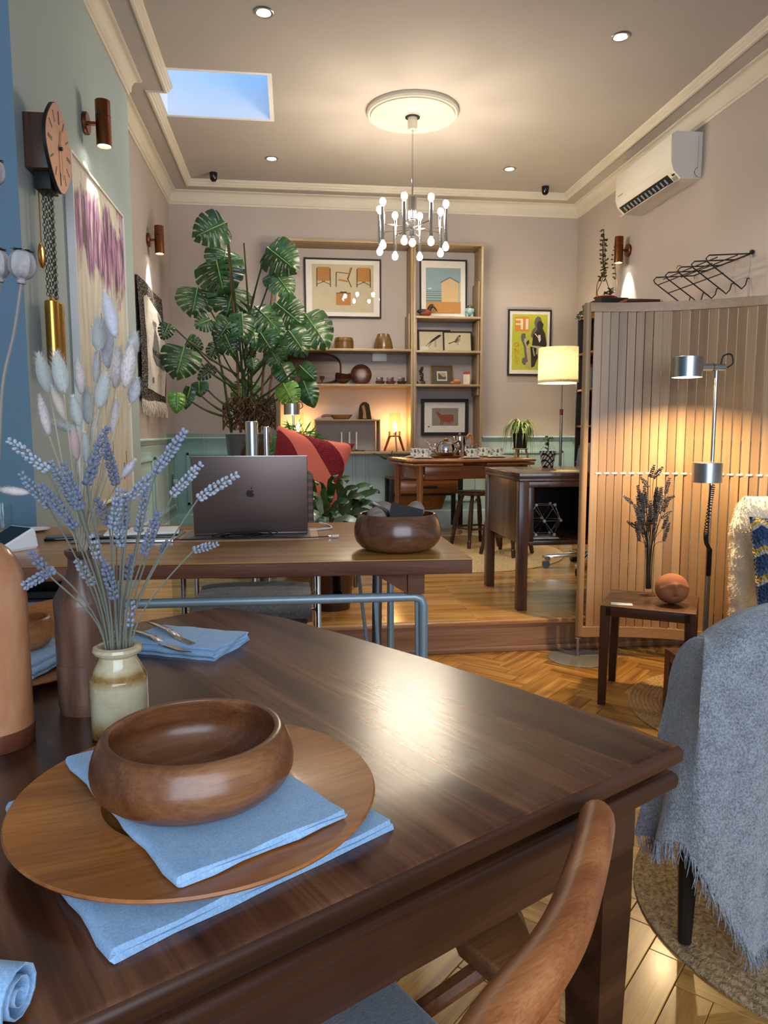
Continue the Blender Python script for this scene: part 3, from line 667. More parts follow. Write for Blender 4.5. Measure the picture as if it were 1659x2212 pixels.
# rolled napkin at the near corner
m = MB(); sp_ = [(.004+.0135*t/26)*V((math.cos(t*.55), math.sin(t*.55))) if 0 else V((math.cos(t*.55)*(.003+.0006*t), math.sin(t*.55)*(.003+.0006*t))) for t in range(32)]
vs_ = [(x, p.x+.019, p.y+.0215) for x in (-.07, 0, .07) for p in sp_]+[(x, p.x*1.09+.019, p.y*1.09+.0215) for x in (-.07, 0, .07) for p in sp_]
k = len(sp_); fs = []
for o_ in (0, 3*k):
    for r_ in range(2): fs += [(o_+r_*k+i, o_+r_*k+i+1, o_+(r_+1)*k+i+1, o_+(r_+1)*k+i) for i in range(k-1)]
for r_ in (0, 2): fs += [(r_*k+i, r_*k+i+1, 3*k+r_*k+i+1, 3*k+r_*k+i) for i in range(k-1)]
m.add(vs_, fs); RP = onz(8, 2160, .75)
tag(m.obj('rolled_napkin', 'linen_blue', loc=(RP.x-.062, RP.y+.0, .7302), rot=(0, 0, R(-14)), smooth=60), 'blue linen napkin rolled up on the near corner of the table', 'napkin')

# elbow chair pushed under the near end
plain('seat_wool', '7b818a', .95, var=.25, vs_=220, bump=.5, bs=350, sheen=.4)
AR = [onz(*q, .715) for q in ((1291, 1756), (1285, 1800), (1263, 1890), (1225, 2000), (1165, 2100), (1085, 2200))]
ch = thing('elbow_chair', 'teak elbow chair with curved backrest and grey wool seat at the table end', 'chair', (.12, .63, 0), TA)
inv = (Matrix.Translation((.12, .63, 0)) @ Matrix.Rotation(TA, 4, 'Z')).inverted()
arm = [inv @ p for p in AR]; arm = [V((p.x, p.y, .715)) for p in arm]
lx = arm[-1]; bk = [V((lx.x-.10, lx.y-.035, .722)), V((lx.x-.22, lx.y-.035, .722))]
mirx = lx.x-.11
pts = arm+bk[:1]; pts = pts+[V((2*(mirx-.05)-p.x, p.y, p.z)) for p in pts[::-1]]
pp = spl(pts, 6); n_ = len(pp)
rr = [.0198*(1+.10*math.sin(PI*i/(n_-1))) for i in range(n_)]; rr[0] = .0135; rr[1] = .0175; rr[2] = .0195; rr[-1] = .0135; rr[-2] = .0175
m = MB(); m.tube([pp[0]+(pp[0]-pp[1]).normalized()*.006]+pp, [.006]+rr, 16, flat=(1.1, .95)); m.obj('backrest', 'teak_z', ch, smooth=60)
sx0 = (inv @ onz(905, 2165, .455)).x
m = MB(); m.box(sx0-.42, sx0, -.10, .36, .425, .462, .016, seg=3); m.obj('seat', 'seat_wool', ch)
m = MB(); m.box(sx0-.40, sx0-.02, -.08, .34, .385, .426, .008); m.obj('seat_frame', 'teak_dark', ch)
for x, y0, y1 in ((sx0-.05, .30, .31), (sx0-.37, .30, .31)): MB().tube([(x, y1, 0), (x, y0, .2), (x, y0, .40)], [.011, .016, .018], 12).obj('leg', 'teak_z', ch)
for x in (sx0-.05, sx0-.37): MB().tube([(x+.0, -.12, 0), (x, -.07, .25), (x, -.085, .5), (x, -.11, .705)], [.011, .017, .018, .014], 12).obj('leg', 'teak_z', ch)
bp = [inv @ onz(*q, .52) for q in ((990, 2025), (1098, 2117), (1160, 2085), (1150, 2030), (1130, 1965), (1075, 1890), (960, 1950))]
m = MB(); m.prism([(p.x, p.y) for p in bp], .492, .52, bev=.008); m.obj('arm_bracket', 'teak_dark', ch, label='dark rounded wooden bracket')
m = MB(); m.tube([(bp[1].x+.03, bp[1].y+.05, .50), (sx0-.02, bp[1].y+.12, .41)], .012, 8); m.obj('bracket_rod', 'teak_dark', ch)
# chair at the far end of the table
A_, B_ = onz(40, 1329, .745), onz(150, 1293, .745); dd = (B_-A_).normalized(); ca_ = math.atan2(dd.y, dd.x); cc = (A_+B_)/2-dd*.10
c2 = thing('dining_chair', 'teak dining chair with broad curved top rail behind the brown bottle', 'chair', (cc.x, cc.y, 0), ca_)
m = MB(); m.grid(lambda u, v: (-.24+.48*u, .05*(1-(2*u-1)**2)+(.011 if v > .5 else -.011)*0+[-.009, .009, .009, -.009, -.009][int(round(v*4))], [.655, .655, .745, .745, .655][int(round(v*4))]), 16, 5)
m.obj('top_rail', 'teak', c2)
for s_ in (-1, 1):
    MB().tube([(s_*.19, .06, 0), (s_*.20, .03, .40), (s_*.2, .012, .66)], [.012, .018, .013], 10).obj('leg', 'teak_z', c2)
    MB().tube([(s_*.19, .44, 0), (s_*.20, .42, .42)], [.011, .017], 10).obj('leg', 'teak_z', c2)
MB().box(-.22, .22, .04, .45, .41, .445, .012).obj('seat', 'seat_wool', c2)

# ================================================================ middle: work table and laptop
wood('oak_honey', '8f5d2c', 'ad7839', 'c4924f', 'X', .9, .28, .15, grain=20, rnd=False)
wood('walnut_edge', '4f2c1e', '69402d', '7f533d', 'X', 1., .5, spec=.2)
wood('walnut', '3b2114', '56331f', '6f4730', 'X', 1.2, .32, .1)
wood('walnut_z', '3b2114', '56331f', '6f4730', 'Z', 1.2, .32, .1)
plain('paint_steel', '93a4ac', .35, .3, var=.08, vs_=40)
plain('leather_tan', 'b88f6c', .6, var=.06); plain('leather_grey', '7d6f66', .6, var=.06)
plain('space_grey', '6a5852', .38, .55, var=.02)
plain('logo_black', '060606', .2)
Z2 = .80
q4 = [(.463, 1.835), (.466, 2.64), (-1.25, 2.67), (-1.25, 1.90)]
wt = thing('work_table', 'long honey oak work table on pale tubular steel frame with laptop', 'table', (0, 2.2, 0))
lp = lambda p: (p[0], p[1]-2.2)
MB().prism([lp(p) for p in q4], Z2-.004, Z2, bev=.0012).obj('tabletop', 'oak_honey', wt)
MB().prism([lp((p[0]*.999, p[1]+.0005)) for p in q4], Z2-.040, Z2-.0042, bev=.002).obj('edge_band', 'walnut_edge', wt, label='dark walnut edge of the table top')
zb = .688
pts = [(.345, -.30, 0), (.345, -.30, zb-.022), (.338, -.30, zb-.006), (.322, -.30, zb), (-1.15, -.27, zb)]
MB().tube(pts, .0125, 12).obj('front_frame', 'paint_steel', wt)
MB().tube([(.345, .36, 0), (.345, .36, zb-.02), (.330, .36, zb), (-1.15, .38, zb)], .0125, 12).obj('rear_frame', 'paint_steel', wt)
MB().tube([(-1.15, -.27, zb), (-1.16, -.27, zb-.02), (-1.16, -.27, 0)], .0125, 12).obj('leg', 'paint_steel', wt)
MB().tube([(-1.15, .38, zb), (-1.16, .38, zb-.02), (-1.16, .38, 0)], .0125, 12).obj('leg', 'paint_steel', wt)
MB().tube([(.26, .10, 0), (.268, .10, Z2-.05)], .016, 12).obj('leg', 'pewter', wt)
MB().tube([(.335, -.297, 0), (.327, -.297, zb)], .0055, 8).obj('strut', 'paint_steel', wt)
MB().tube([(.255, -.27, 0), (.215, -.296, zb)], .0055, 8).obj('strut', 'paint_steel', wt)
MB().tube([(.275, -.02, .0), (.19, -.02, Z2-.05)], .0055, 8).obj('strut', 'paint_steel', wt)
for x_ in (.30, -1.1):
    m = MB(); m.add([(x_, -.318, zb+.011), (x_+.045, -.318, zb+.011), (x_+.045, -.318, Z2-.0402), (x_-.0, -.318, Z2-.0402), (x_, -.20, zb+.011+.05), (x_+.045, -.20, zb+.061), (x_+.045, .02, Z2-.0402), (x_, .02, Z2-.0402)], [(0, 1, 2, 3), (4, 5, 1, 0), (4, 7, 6, 5), (0, 3, 7, 4), (1, 5, 6, 2), (3, 2, 6, 7)])
    m.add([(x_-.002, -.316, zb+.012), (x_-.002, -.316, Z2-.0402), (x_-.10, -.29, Z2-.0402), (x_-.002, -.27, zb+.012), (x_-.002, -.27, Z2-.0402), (x_-.10, -.25, Z2-.0402)], [(0, 2, 1), (3, 4, 5), (0, 3, 5, 2), (0, 1, 4, 3), (1, 2, 5, 4)])
    m.obj('bracket', 'walnut_edge', wt, smooth=0, label='dark wooden bracket on the steel bar')
m = MB(); a_ = V(ony(729, 1284, 2.05))-V((0, 2.2, 0)); b_ = V((.14, .25, Z2-.065)); m.tube([a_, b_], .0135, 14, cap=False); m.tube([a_, b_], .0105, 14, cap=False); m.obj('pipe', 'black_matte', wt, label='black steel pipe under the top')
# black cabinet below the work table
cb = thing('storage_cabinet', 'black storage cabinet under the work table behind the dining chair', 'cabinet', (-.86, 2.42, 0))
MB().box(-.26, .24, -.18, .14, .0, .66, .006).obj('body', 'black_matte', cb)
MB().box(-.25, .23, -.195, -.181, .02, .64, .004).obj('door', 'black_matte', cb)

# leather mat, laptop, cable
mp_ = [onz(*q, Z2) for q in ((692, 1166), (372, 1174), (378, 1150), (680, 1143))]
MAT = thing('desk_mat', 'tan leather desk mat with grey inset under the laptop', 'desk mat', (-.14, 2.33, Z2+.0003))
MB().box(-.225, .22, -.105, .16, 0, .0022, .001).obj('border', 'leather_tan', MAT)
MB().box(-.2, .195, -.085, .145, .0022, .0028, .0003, seg=1).obj('inset', 'leather_grey', MAT)
LP = thing('laptop', 'open dark grey laptop with black fruit logo on its lid', 'laptop', (-.13, 2.335, Z2+.0032))
MB().box(-.178, .178, 0, .248, 0, .010, .004).obj('base', 'space_grey', LP)
lid = MB().box(-.178, .178, -.003, .003, 0, .246, .0028, M=T(0, .0, .0075) @ RX(8)).obj('lid', 'space_grey', LP)
MB().box(-.1785, .1785, -.0024, .0024, .2445, .2468, .001, M=T(0, 0, .0075) @ RX(8)).obj('lid_edge', 'brushed_alu', lid)
ap = []
for t in range(40):           # bitten apple outline
    a = 2*PI*t/40; r_ = .0128*(1+.10*math.cos(2*a)*.4); x, y = r_*math.cos(a), r_*1.02*math.sin(a)
    if y > .006: y -= .0032*math.exp(-(x/.004)**2)
    if y < -.009: y += .0016*math.exp(-(x/.0035)**2)
    d = math.hypot(x-.0148, y-.0022)
    if d < .0072: k_ = .0072/d; x, y = .0148+(x-.0148)*k_, .0022+(y-.0022)*k_
    ap.append((x*.98, y))
lg = MB(); M_ = T(0, 0, .0075) @ RX(8) @ T(0, -.0032, .128) @ RX(90)
lg.prism(ap, 0, .0004, M=M_); lg.prism([(.001, .0125), (.0012, .016), (.0035, .0195), (.0065, .0207), (.0062, .0172), (.004, .0138)], 0, .0004, M=M_)
lg.obj('logo', 'logo_black', lid, smooth=0)
m = MB()
lo_ = [(-.30+.0, .0)]; rngc = random.Random(5)
for k in range(5):
    cx = -.02+rngc.uniform(-.03, .03); w_ = rngc.uniform(.05, .085); h_ = rngc.uniform(.008, .02)
    m.tube([(cx+w_*math.cos(t*2*PI/20), -.045+.012*math.sin(t*2*PI/20)*(1 if k % 2 else -1), .0045+h_*(.5+.5*math.sin(t*2*PI/20+.4))) for t in range(20)], .0016, 6, closed=True)
m.tube(spl([(-.26, -.04, .0022), (-.15, -.05, .0022), (-.05, -.045, .006), (.06, -.045, .004), (.16, -.06, .0022), (.235, -.05, .0030), (.252, -.045, .004)], 6), .0016, 6)
cab = thing('usb_cable', 'coiled black cable lying in front of the laptop lid', 'cable', (-.13, 2.30, Z2+.0028))
m.obj('cord', 'cord_black', cab)
MB().box(.25, .272, -.052, -.038, .0005, .0065, .001, M=None).obj('plug', 'white_plastic', cab)
MB().box(.238, .25, -.05, -.04, .001, .006, .0005).obj('connector', 'steel', cab)
m = MB(); m.tube(spl([onz(668, 1146, Z2+.004), onz(700, 1142, Z2+.004), onz(716, 1140, Z2+.004), onz(708, 1133, Z2+.004), onz(690, 1129, Z2+.008)], 6), .0028, 6)
tag(m.obj('power_cable', 'cord_white'), 'white power cable curling beside the laptop', 'cable')
# turned bowl with pieces inside
wood('bowl_walnut', '43261a', '65402a', '84583a', 'X', 1.6, .24, .3)
BW_ = V((.291, 2.01, Z2))
bowl('large dark walnut bowl on the corner of the work table filled with wrapped cards', tuple(BW_), .122, .103, .107, 'bowl_walnut', .007, foot=.45)
plain('linen_wrap', '8e8074', .9, var=.15, vs_=60, bump=.3, bs=300); plain('slate_card', '33302e', .7)
def packet(x, y, z, L, W, H, rot, label, mt, band=True):
    g = thing('wrapped_packet', label, 'packet', (BW_.x+x, BW_.y+y, BW_.z+z), rot, 'packets in the walnut bowl')
    MB().box(-L/2, L/2, -W/2, W/2, 0, H, min(L, W, H)*.42, seg=4).obj('body', mt, g)
    if band: MB().box(-.005, .005, -W/2-.001, W/2+.001, -.001, H+.001, .001).obj('band', 'pewter', g)
    return g
packet(-.040, .020, .074, .085, .058, .055, (R(20), R(-25), R(30)), 'rounded grey linen packet with band leaning back in the walnut bowl', 'linen_wrap')
packet(.050, .018, .076, .095, .054, .046, (R(8), R(-38), R(-10)), 'long grey linen packet rising out of the walnut bowl', 'linen_wrap')
packet(-.062, -.036, .086, .046, .036, .022, (0, R(-10), R(15)), 'small grey linen packet at the edge of the walnut bowl', 'linen_wrap', False)
tag(MB().box(-.045, .045, -.002, .002, 0, .07, .0008).obj('slate_card', 'slate_card', loc=(BW_.x+.010, BW_.y-.052, BW_.z+.070), rot=(R(-40), R(14), R(-6))), 'dark slate-coloured card standing in the walnut bowl', 'card')
MB().tube([(0, 0, 0), (.03, 0, .035)], .0022, 6); tag(MB().tube([(0, 0, 0), (.022, .005, .05)], .0022, 6).obj('metal_pin', 'steel', loc=(BW_.x+.01, BW_.y+.005, BW_.z+.066)), 'thin metal pin sticking out of the walnut bowl', 'pin')
# card terminal, saucer, glass, tablet stand, notebooks
TPp = onz(30, 1186, Z2)
te = thing('card_terminal', 'white card payment terminal with slanted black screen', 'terminal', (TPp.x-.015, TPp.y+.0, Z2), R(-38))
m = MB(); m.add([(-.055, -.06, 0), (.055, -.06, 0), (.055, .06, 0), (-.055, .06, 0), (-.055, -.06, .012), (.055, -.06, .012), (.055, .05, .062), (-.055, .05, .062)], [(3, 2, 1, 0), (0, 1, 5, 4), (1, 2, 6, 5), (2, 3, 7, 6), (3, 0, 4, 7), (4, 5, 6, 7)])
bb = bmesh.new(); me_ = bpy.data.meshes.new('t'); me_.from_pydata(m.v, [], m.f); bb.from_mesh(me_); bmesh.ops.bevel(bb, geom=bb.edges[:], offset=.005, segments=2, affect='EDGES'); mm = MB(); mm.bm(bb); mm.obj('body', 'white_plastic', te)
an = math.degrees(math.atan2(.05, .11)); MB().box(-.047, .047, .006, .112, .0001, .0012, .0004, seg=1, M=T(0, -.06, .012) @ RX(an)).obj('screen', 'black_gloss', te)
MB().box(-.02, .02, -.0606, -.0602, .004, .0065).obj('card_slot', 'black_matte', te)
SP = onz(88, 1147, Z2); tag(MB().lathe([(0, .001), (.03, .001), (.048, .007), (.0485, .009), (.046, .009), (.03, .004), (0, .003)], 40).obj('saucer', 'white_gloss', loc=(SP.x-.02, SP.y, Z2)), 'small white saucer beside the card terminal', 'saucer')
glass('clear_glass', 'fcfefd', .02, 1.4, True); glass('pane_glass', 'e4efea', .015, 1.13, True); glass('picture_glass', 'fbfbfb', .01, 1.32, True)
GP = onz(6, 1142, Z2); tag(MB().lathe([(0, 0), (.03, 0), (.032, .002), (.034, .085), (.0325, .085), (.0305, .006), (0, .006)], 40).obj('drinking_glass', 'clear_glass', loc=(GP.x, GP.y, Z2)), 'clear straight-sided drinking glass behind the card terminal', 'glass')
nb = onz(255, 1163, Z2)
for k, (w_, d_, h_, mt, nm_, lb, dx) in enumerate(((.30, .20, .009, 'brushed_alu', 'closed_laptop', 'closed silver laptop lying beside the leather mat', 0), (.24, .17, .006, 'black_gloss', 'tablet', 'black tablet lying on the closed silver laptop', .01), (.22, .15, .006, 'paper', 'notebook', 'white notebook on top of the black tablet', .03))):
    tag(MB().box(-w_/2, w_/2, -d_/2, d_/2, 0, h_, .0025).obj(nm_, mt, loc=(-.50+dx, 2.33+.02*k, Z2+[0, .009, .015][k]), rot=(0, 0, R(-3+5*k))), lb, 'laptop' if k == 0 else ('tablet' if k == 1 else 'notebook'))
tag(MB().box(-.06, .06, -.045, .045, 0, .008, .003).obj('mobile_phone', 'black_gloss', loc=(-.70, 2.36, Z2), rot=(0, 0, R(12))), 'black mobile phone lying flat on the work table', 'phone')
# chair behind the table with a plaid cloth over the back
weave('ribbed_grey', '5f6062', '84858a', 90, .9, .4, .2); weave('dark_grey_fabric', '2e3033', '454749', 160, .9, .4, .2)
oc = thing('office_chair', 'low chrome-framed chair with ribbed grey seat pushed behind the work table', 'chair', (-.165, 2.98, 0))
m = MB(); m.grid(lambda u, v: (-.235+.47*u, -.13+.40*v, .462+.004*math.cos(v*26)-.012*(abs(2*u-1)**4)), 20, 40)
m.grid(lambda u, v: (-.235+.47*u, -.13-.045*math.sin(v*PI)*1.0, .462-.085*v), 20, 10)
m.grid(lambda u, v: (-.235+.47*u, -.13+.40*v, .385), 6, 4); m.obj('seat', 'ribbed_grey', oc, smooth=60)
MB().box(-.22, .22, -.165, -.12, .37, .43, .02, seg=3).obj('seat_front', 'dark_grey_fabric', oc)
m = MB(); m.grid(lambda u, v: (-.23+.46*u, .27+.10*v+.03*(2*u-1)**2, .48+.47*v), 14, 12); m.grid(lambda u, v: (-.23+.46*u, .30+.10*v+.03*(2*u-1)**2, .48+.47*v), 14, 12); m.obj('backrest', 'dark_grey_fabric', oc)
for s_ in (-1, 1):
    MB().tube([(s_*.262, -.10, 0), (s_*.262, -.10, .60), (s_*.262, -.08, .63), (s_*.262, .22, .64), (s_*.262, .29, .62), (s_*.262, .30, 0)], .0105, 10).obj('side_frame', 'chrome', oc)
MB().tube([(-.262, -.02, .40), (.262, -.02, .40)], .0085, 8).obj('cross_bar', 'chrome', oc)
MB().tube([(-.262, .26, .40), (.262, .26, .40)], .0085, 8).obj('cross_bar', 'chrome', oc)
def plaid(name):
    m, nt, b = _new(name); mp = _coord(nt)
    w1 = nt.nodes.new('ShaderNodeTexWave'); w1.bands_direction = 'X'; w1.inputs['Scale'].default_value = 8; w2 = nt.nodes.new('ShaderNodeTexWave'); w2.bands_direction = 'Z'; w2.inputs['Scale'].default_value = 9
    for w_ in (w1, w2): nt.links.new(mp.outputs[0], w_.inputs[0])
    c1 = _ramp(nt, w1.outputs['Fac'], [(.3, '252b29'), (.6, '7b7d78')]).outputs[0]; c2_ = _ramp(nt, w2.outputs['Fac'], [(.35, '2a2422'), (.65, '9c4f3e')]).outputs[0]
    nt.links.new(_mix(nt, .5, c1, c2_), b.inputs['Base Color']); b.inputs['Roughness'].default_value = .95
plaid('plaid_wool')
cy_ = 3.36
m = MB(); m.grid(lambda u, v: (.01+.24*u, (-.015-.02*math.sin(u*5)) if v < .5 else (.07), 0) if 0 else (-.06+.29*u, -.055+.13*math.sin(v*PI/1.0)*0+.13*v, .955-.40*(2*v-1)**6*(1 if v < .5 else .8)+.045*math.sin(PI*u)**.6*(1-(2*v-1)**4)-.02*u), 16, 24)
tag(m.obj('plaid_scarf', 'plaid_wool', loc=(-.165+.03, cy_, 0), smooth=60), 'plaid wool scarf draped over the back of the grey chair', 'scarf')

# ================================================================ slatted screen, floor lamp, nest of tables
wood('maple', 'a37f56', 'b28f66', 'bf9d74', 'Z', .8, .42, .05, grain=16, contrast=.6, gm=.2)
wood('maple_rail', 'a8865c', 'b8966c', 'c5a57c', 'X', .8, .42, .05, grain=16, contrast=.6, gm=.2)
spine = spl([(1.41, 3.425, 0), (1.60, 3.405, 0), (1.81, 3.345, 0), (2.0, 3.245, 0), (2.16, 3.135, 0), (2.32, 3.06, 0), (2.49, 3.02, 0), (2.67, 3.01, 0)], 12)
acc = [0]
for a, b in zip(spine, spine[1:]): acc.append(acc[-1]+(b-a).length)
def at_s(s_):
    for i in range(len(acc)-1):
        if acc[i+1] >= s_: t = (s_-acc[i])/(acc[i+1]-acc[i]); return spine[i].lerp(spine[i+1], t), (spine[i+1]-spine[i]).normalized()
    return spine[-1], (spine[-1]-spine[-2]).normalized()
ZT0, ZB0 = 1.735, .105
sc_ = thing('room_screen', 'tall curved maple tambour screen of upright slats standing before the step', 'screen', (1.41, 3.425, 0)); so = V((1.41, 3.425, 0))
pitch = .0405; ns_ = int((acc[-1]-.03)/pitch)
sl = MB().box(-.0186, .0186, -.0048, .0048, ZB0+.045, ZT0-.04, .0015, seg=1).obj('slat', 'maple', sc_); slm = [sl.data, sl.data.copy(), sl.data.copy()]; bpy.data.objects.remove(sl)
for i_, (a_, b_, c_) in enumerate((('967350', 'a5835f', 'b3916d'), ('ae8b62', 'bd9a72', 'c9a880'))): wood('maple_%d' % i_, a_, b_, c_, 'Z', .8, .42, .05, grain=16, contrast=.6, gm=.2); slm[i_+1].materials[0] = MT['maple_%d' % i_]
rsl = random.Random(6)
for k in range(ns_):
    p, d = at_s(.035+k*pitch+pitch/2); a = math.atan2(d.y, d.x)+R(-12)
    o = bpy.data.objects.new('slat', rsl.choice(slm)); COL.objects.link(o); o.parent = sc_; o.location = p-so; o.rotation_euler = (0, 0, a)
    p2, d2 = at_s(.035+(k+1)*pitch)
    if k < ns_-1:
        sp_o = MB().cyl(.0055, -.014, .014, 10, bev=.0015).obj('spacer', 'white_plastic', sc_) if k == 0 else None
        if sp_o: spm = sp_o.data; bpy.data.objects.remove(sp_o)
        o = bpy.data.objects.new('spacer', spm); COL.objects.link(o); o.parent = sc_; n2 = V((d2.y, -d2.x, 0)); o.location = p2-so+V((0, 0, .922))+n2*.004
        o.rotation_euler = (R(90), 0, math.atan2(d2.y, d2.x)+R(90))
def ribbon(z0, z1, w_, name):
    m = MB(); pts = [at_s(acc[-1]*i/40) for i in range(41)]; vs_ = []
    for p, d in pts:
        n = V((-d.y, d.x, 0)); q = p-so
        vs_ += [q+n*w_+V((0, 0, z0)), q+n*w_+V((0, 0, z1)), q-n*w_+V((0, 0, z1)), q-n*w_+V((0, 0, z0))]
    fs = [(i*4+a, i*4+(a+1) % 4, i*4+4+(a+1) % 4, i*4+4+a) for i in range(40) for a in range(4)]+[(0, 1, 2, 3), (163, 162, 161, 160)]
    m.add(vs_, fs); return m.obj(name, 'maple_rail', sc_)
ribbon(ZT0-.042, ZT0, .0145, 'top_rail'); ribbon(ZB0, ZB0+.05, .0145, 'bottom_rail')
m = MB(); m.cyl(.0185, ZB0, ZT0-.0, 24, bev=.003, M=T(.004, 0, 0)); m.obj('end_post', 'maple', sc_)
m = MB(); m.cyl(.0075, .008, ZB0, 14); m.cyl(.016, ZB0-.012, ZB0-.001, 18, bev=.002); m.cyl(.013, .0055, .012, 18); m.obj('foot_rod', 'brushed_alu', sc_)
plain('grey_enamel', '75726c', .45, .2, var=.05)
MB().lathe([(0, .0), (.152, .0), (.155, .002), (.15, .005), (0, .0055)], 64, M=T(.0, -.02, 0)).obj('base_plate', 'grey_enamel', sc_)

def alu_lamp(label, x, y, z0, zt, zm, arm, lit, s_=1., swing=0, grp=None):
    """pole with two drum shades, the upper on a side arm, coiled cord and switch"""
    g = thing('floor_lamp', label, 'lamp', (x, y, z0), swing, grp)
    MB().tube([(0, 0, .01), (0, 0, zt-z0)], .0085*s_, 12).obj('pole', 'steel', g)
    MB().lathe([(0, 0), (.13*s_, 0), (.13*s_, .008), (.02, .014), (0, .014)], 40).obj('base', 'pewter', g)
    m = MB(); m.tube([(.035*s_, 0, zt-z0), (-arm+.05*s_, 0, zt-z0)], .0165*s_, 16); m.obj('arm', 'brushed_alu', g)
    MB().tube([(-.018*s_, 0, zt-z0), (-.0205*s_, 0, zt-z0)], .0172*s_, 16).obj('arm_seam', 'black_matte', g)
    R_ = .0635*s_; H_ = .088*s_
    for zc_, xo in ((zt-z0, -arm), (zm-z0, -.022*s_)):
        sh = MB().lathe([(R_-.002, zc_-H_/2), (R_, zc_-H_/2), (R_, zc_+H_/2-.002), (R_-.003, zc_+H_/2), (.0, zc_+H_/2), (0, zc_+H_/2-.002), (R_-.003, zc_+H_/2-.003), (R_-.002, zc_-H_/2)], 48, M=T(xo, 0, 0)).obj('shade', 'brushed_alu', g)
        if zc_ == zt-z0:
            MB().lathe([(0, zc_+H_*.30), (R_*.90, zc_+H_*.30)], 32, M=T(xo, 0, 0)).obj('diffuser', lit, sh)
    m = MB(); m.tube(spl([(.02*s_, 0, zt-z0+.015*s_), (.03*s_, 0, zt-z0+.05*s_), (.065*s_, 0, zt-z0+.055*s_), (.075*s_, 0, zt-z0+.02*s_), (.05*s_, 0, zt-z0)], 6), .0035*s_, 8); m.obj('cord_loop', 'cord_black', g)
    return g
glow('lamp_disc', 'fff3da', 6)
al = alu_lamp('brushed aluminium floor lamp with two drum shades before the maple screen', 1.838, 3.02, .009, 1.402, .946, .135, 'lamp_disc')
spot_light('floor_lamp_light', (-.135, 0, 1.398), 44, (1, .70, .36), 160, .2, (0, 0, -1), .025, al)
m = MB(); hx = []
path = spl([(.002, -.012, .88), (-.012, -.02, .80), (-.028, -.025, .68), (-.022, -.02, .63), (-.004, -.014, .60)], 26); nT = 34
for i in range(nT*8):
    t = i/(nT*8-1)*(len(path)-1.001); k_ = int(t); p = path[k_].lerp(path[k_+1], t-k_); a = i*2*PI/8
    hx.append((p.x+.009*math.cos(a), p.y+.009*math.sin(a)*.8, p.z+.002*math.sin(a)))
m.tube(hx, .0024, 5); m.obj('coiled_cord', 'cord_black', al)
MB().box(-.0115, .009, -.022, -.008, .475, .60, .005, seg=3).obj('switch_box', 'black_gloss', al)
MB().box(-.0125, .007, -.020, -.009, .0, .475, .001).obj('pole_channel', 'pewter', al)

def parsons(name, label, c, rz, w_, d_, h_, leg=.042, top=.036):
    g = thing(name, label, 'table', c, rz)
    MB().box(-w_/2+.0005, w_/2-.0005, -d_/2+.0005, d_/2-.0005, h_-.006, h_, .0015).obj('top', 'walnut', g)
    for s_ in (-1, 1):
        MB().box(-w_/2+leg*.5, w_/2-leg*.5, s_*d_/2-(leg if s_ > 0 else 0), s_*d_/2+(0 if s_ > 0 else leg), h_-top-.006, h_-.0062, .001).obj('rail', 'walnut', g)
        MB().box(s_*w_/2-(leg if s_ > 0 else 0), s_*w_/2+(0 if s_ > 0 else leg), -d_/2+leg*1.01, d_/2-leg*1.01, h_-top-.006, h_-.0062, .001).obj('rail', 'walnut', g)
    for a in (-1, 1):
        for b in (-1, 1):
            x, y = a*(w_/2-leg/2), b*(d_/2-leg/2); k_ = leg/2; t_ = k_*.72; ox, oy = a*(k_-t_), b*(k_-t_)
            MB().add([(x+i*t_+ox, y+j*t_+oy, 0) for i, j in ((-1, -1), (1, -1), (1, 1), (-1, 1))]+[(x+i*k_, y+j*k_, h_-.0062) for i, j in ((-1, -1), (1, -1), (1, 1), (-1, 1))],
                     [(3, 2, 1, 0), (4, 5, 6, 7)]+[(i, (i+1) % 4, 4+(i+1) % 4, 4+i) for i in range(4)]).obj('leg', 'walnut_z', g, smooth=0)
    return g
st = parsons('side_table', 'square walnut side table with clay face and glass vase', (1.488, 2.848, 0), R(-32), .362, .345, .42)
parsons('side_table', 'lower walnut side table half hidden behind the grey blanket', (1.562, 2.362, .0105), R(-3), .36, .34, .30)
# glass vase with dried dark lavender
VP = onz(1400, 1286, .42)
vz = thing('glass_vase', 'slim clear glass vase with thick foot on the walnut side table', 'vase', (VP.x, VP.y, .42))
MB().lathe([(0, 0), (.034, 0), (.036, .004), (.030, .010), (.0195, .020), (.020, .06), (.0235, .20), (.0245, .215), (.0228, .215), (.0215, .19), (.018, .06), (.0165, .026), (0, .022)], 36).obj('body', 'clear_glass', vz)
plain('dry_stem', '3e3a2c', .85, var=.2); plain('dry_bud', '6f6762', .9, var=.25, vs_=120); plain('dry_bud_b', '5a534f', .9, var=.25, vs_=120); plain('dry_bud_c', '857c74', .9, var=.25, vs_=120)
rng2 = random.Random(11)
HEAD = [((1413, 1006), (1405, 1030)), ((1431, 1010), (1412, 1032)), ((1349, 1073), (1366, 1087)), ((1385, 1032), (1400, 1052)), ((1446, 1034), (1438, 1065)), ((1455, 1072), (1436, 1082)), ((1449, 1104), (1430, 1118)), ((1356, 1127), (1375, 1140))]
for k in range(34): a_, b_ = rng2.uniform(1370, 1446), rng2.uniform(1045, 1130); HEAD.append(((a_, b_), (1403+(a_-1403)*.72, b_+rng2.uniform(24, 40))))
vase_done = []
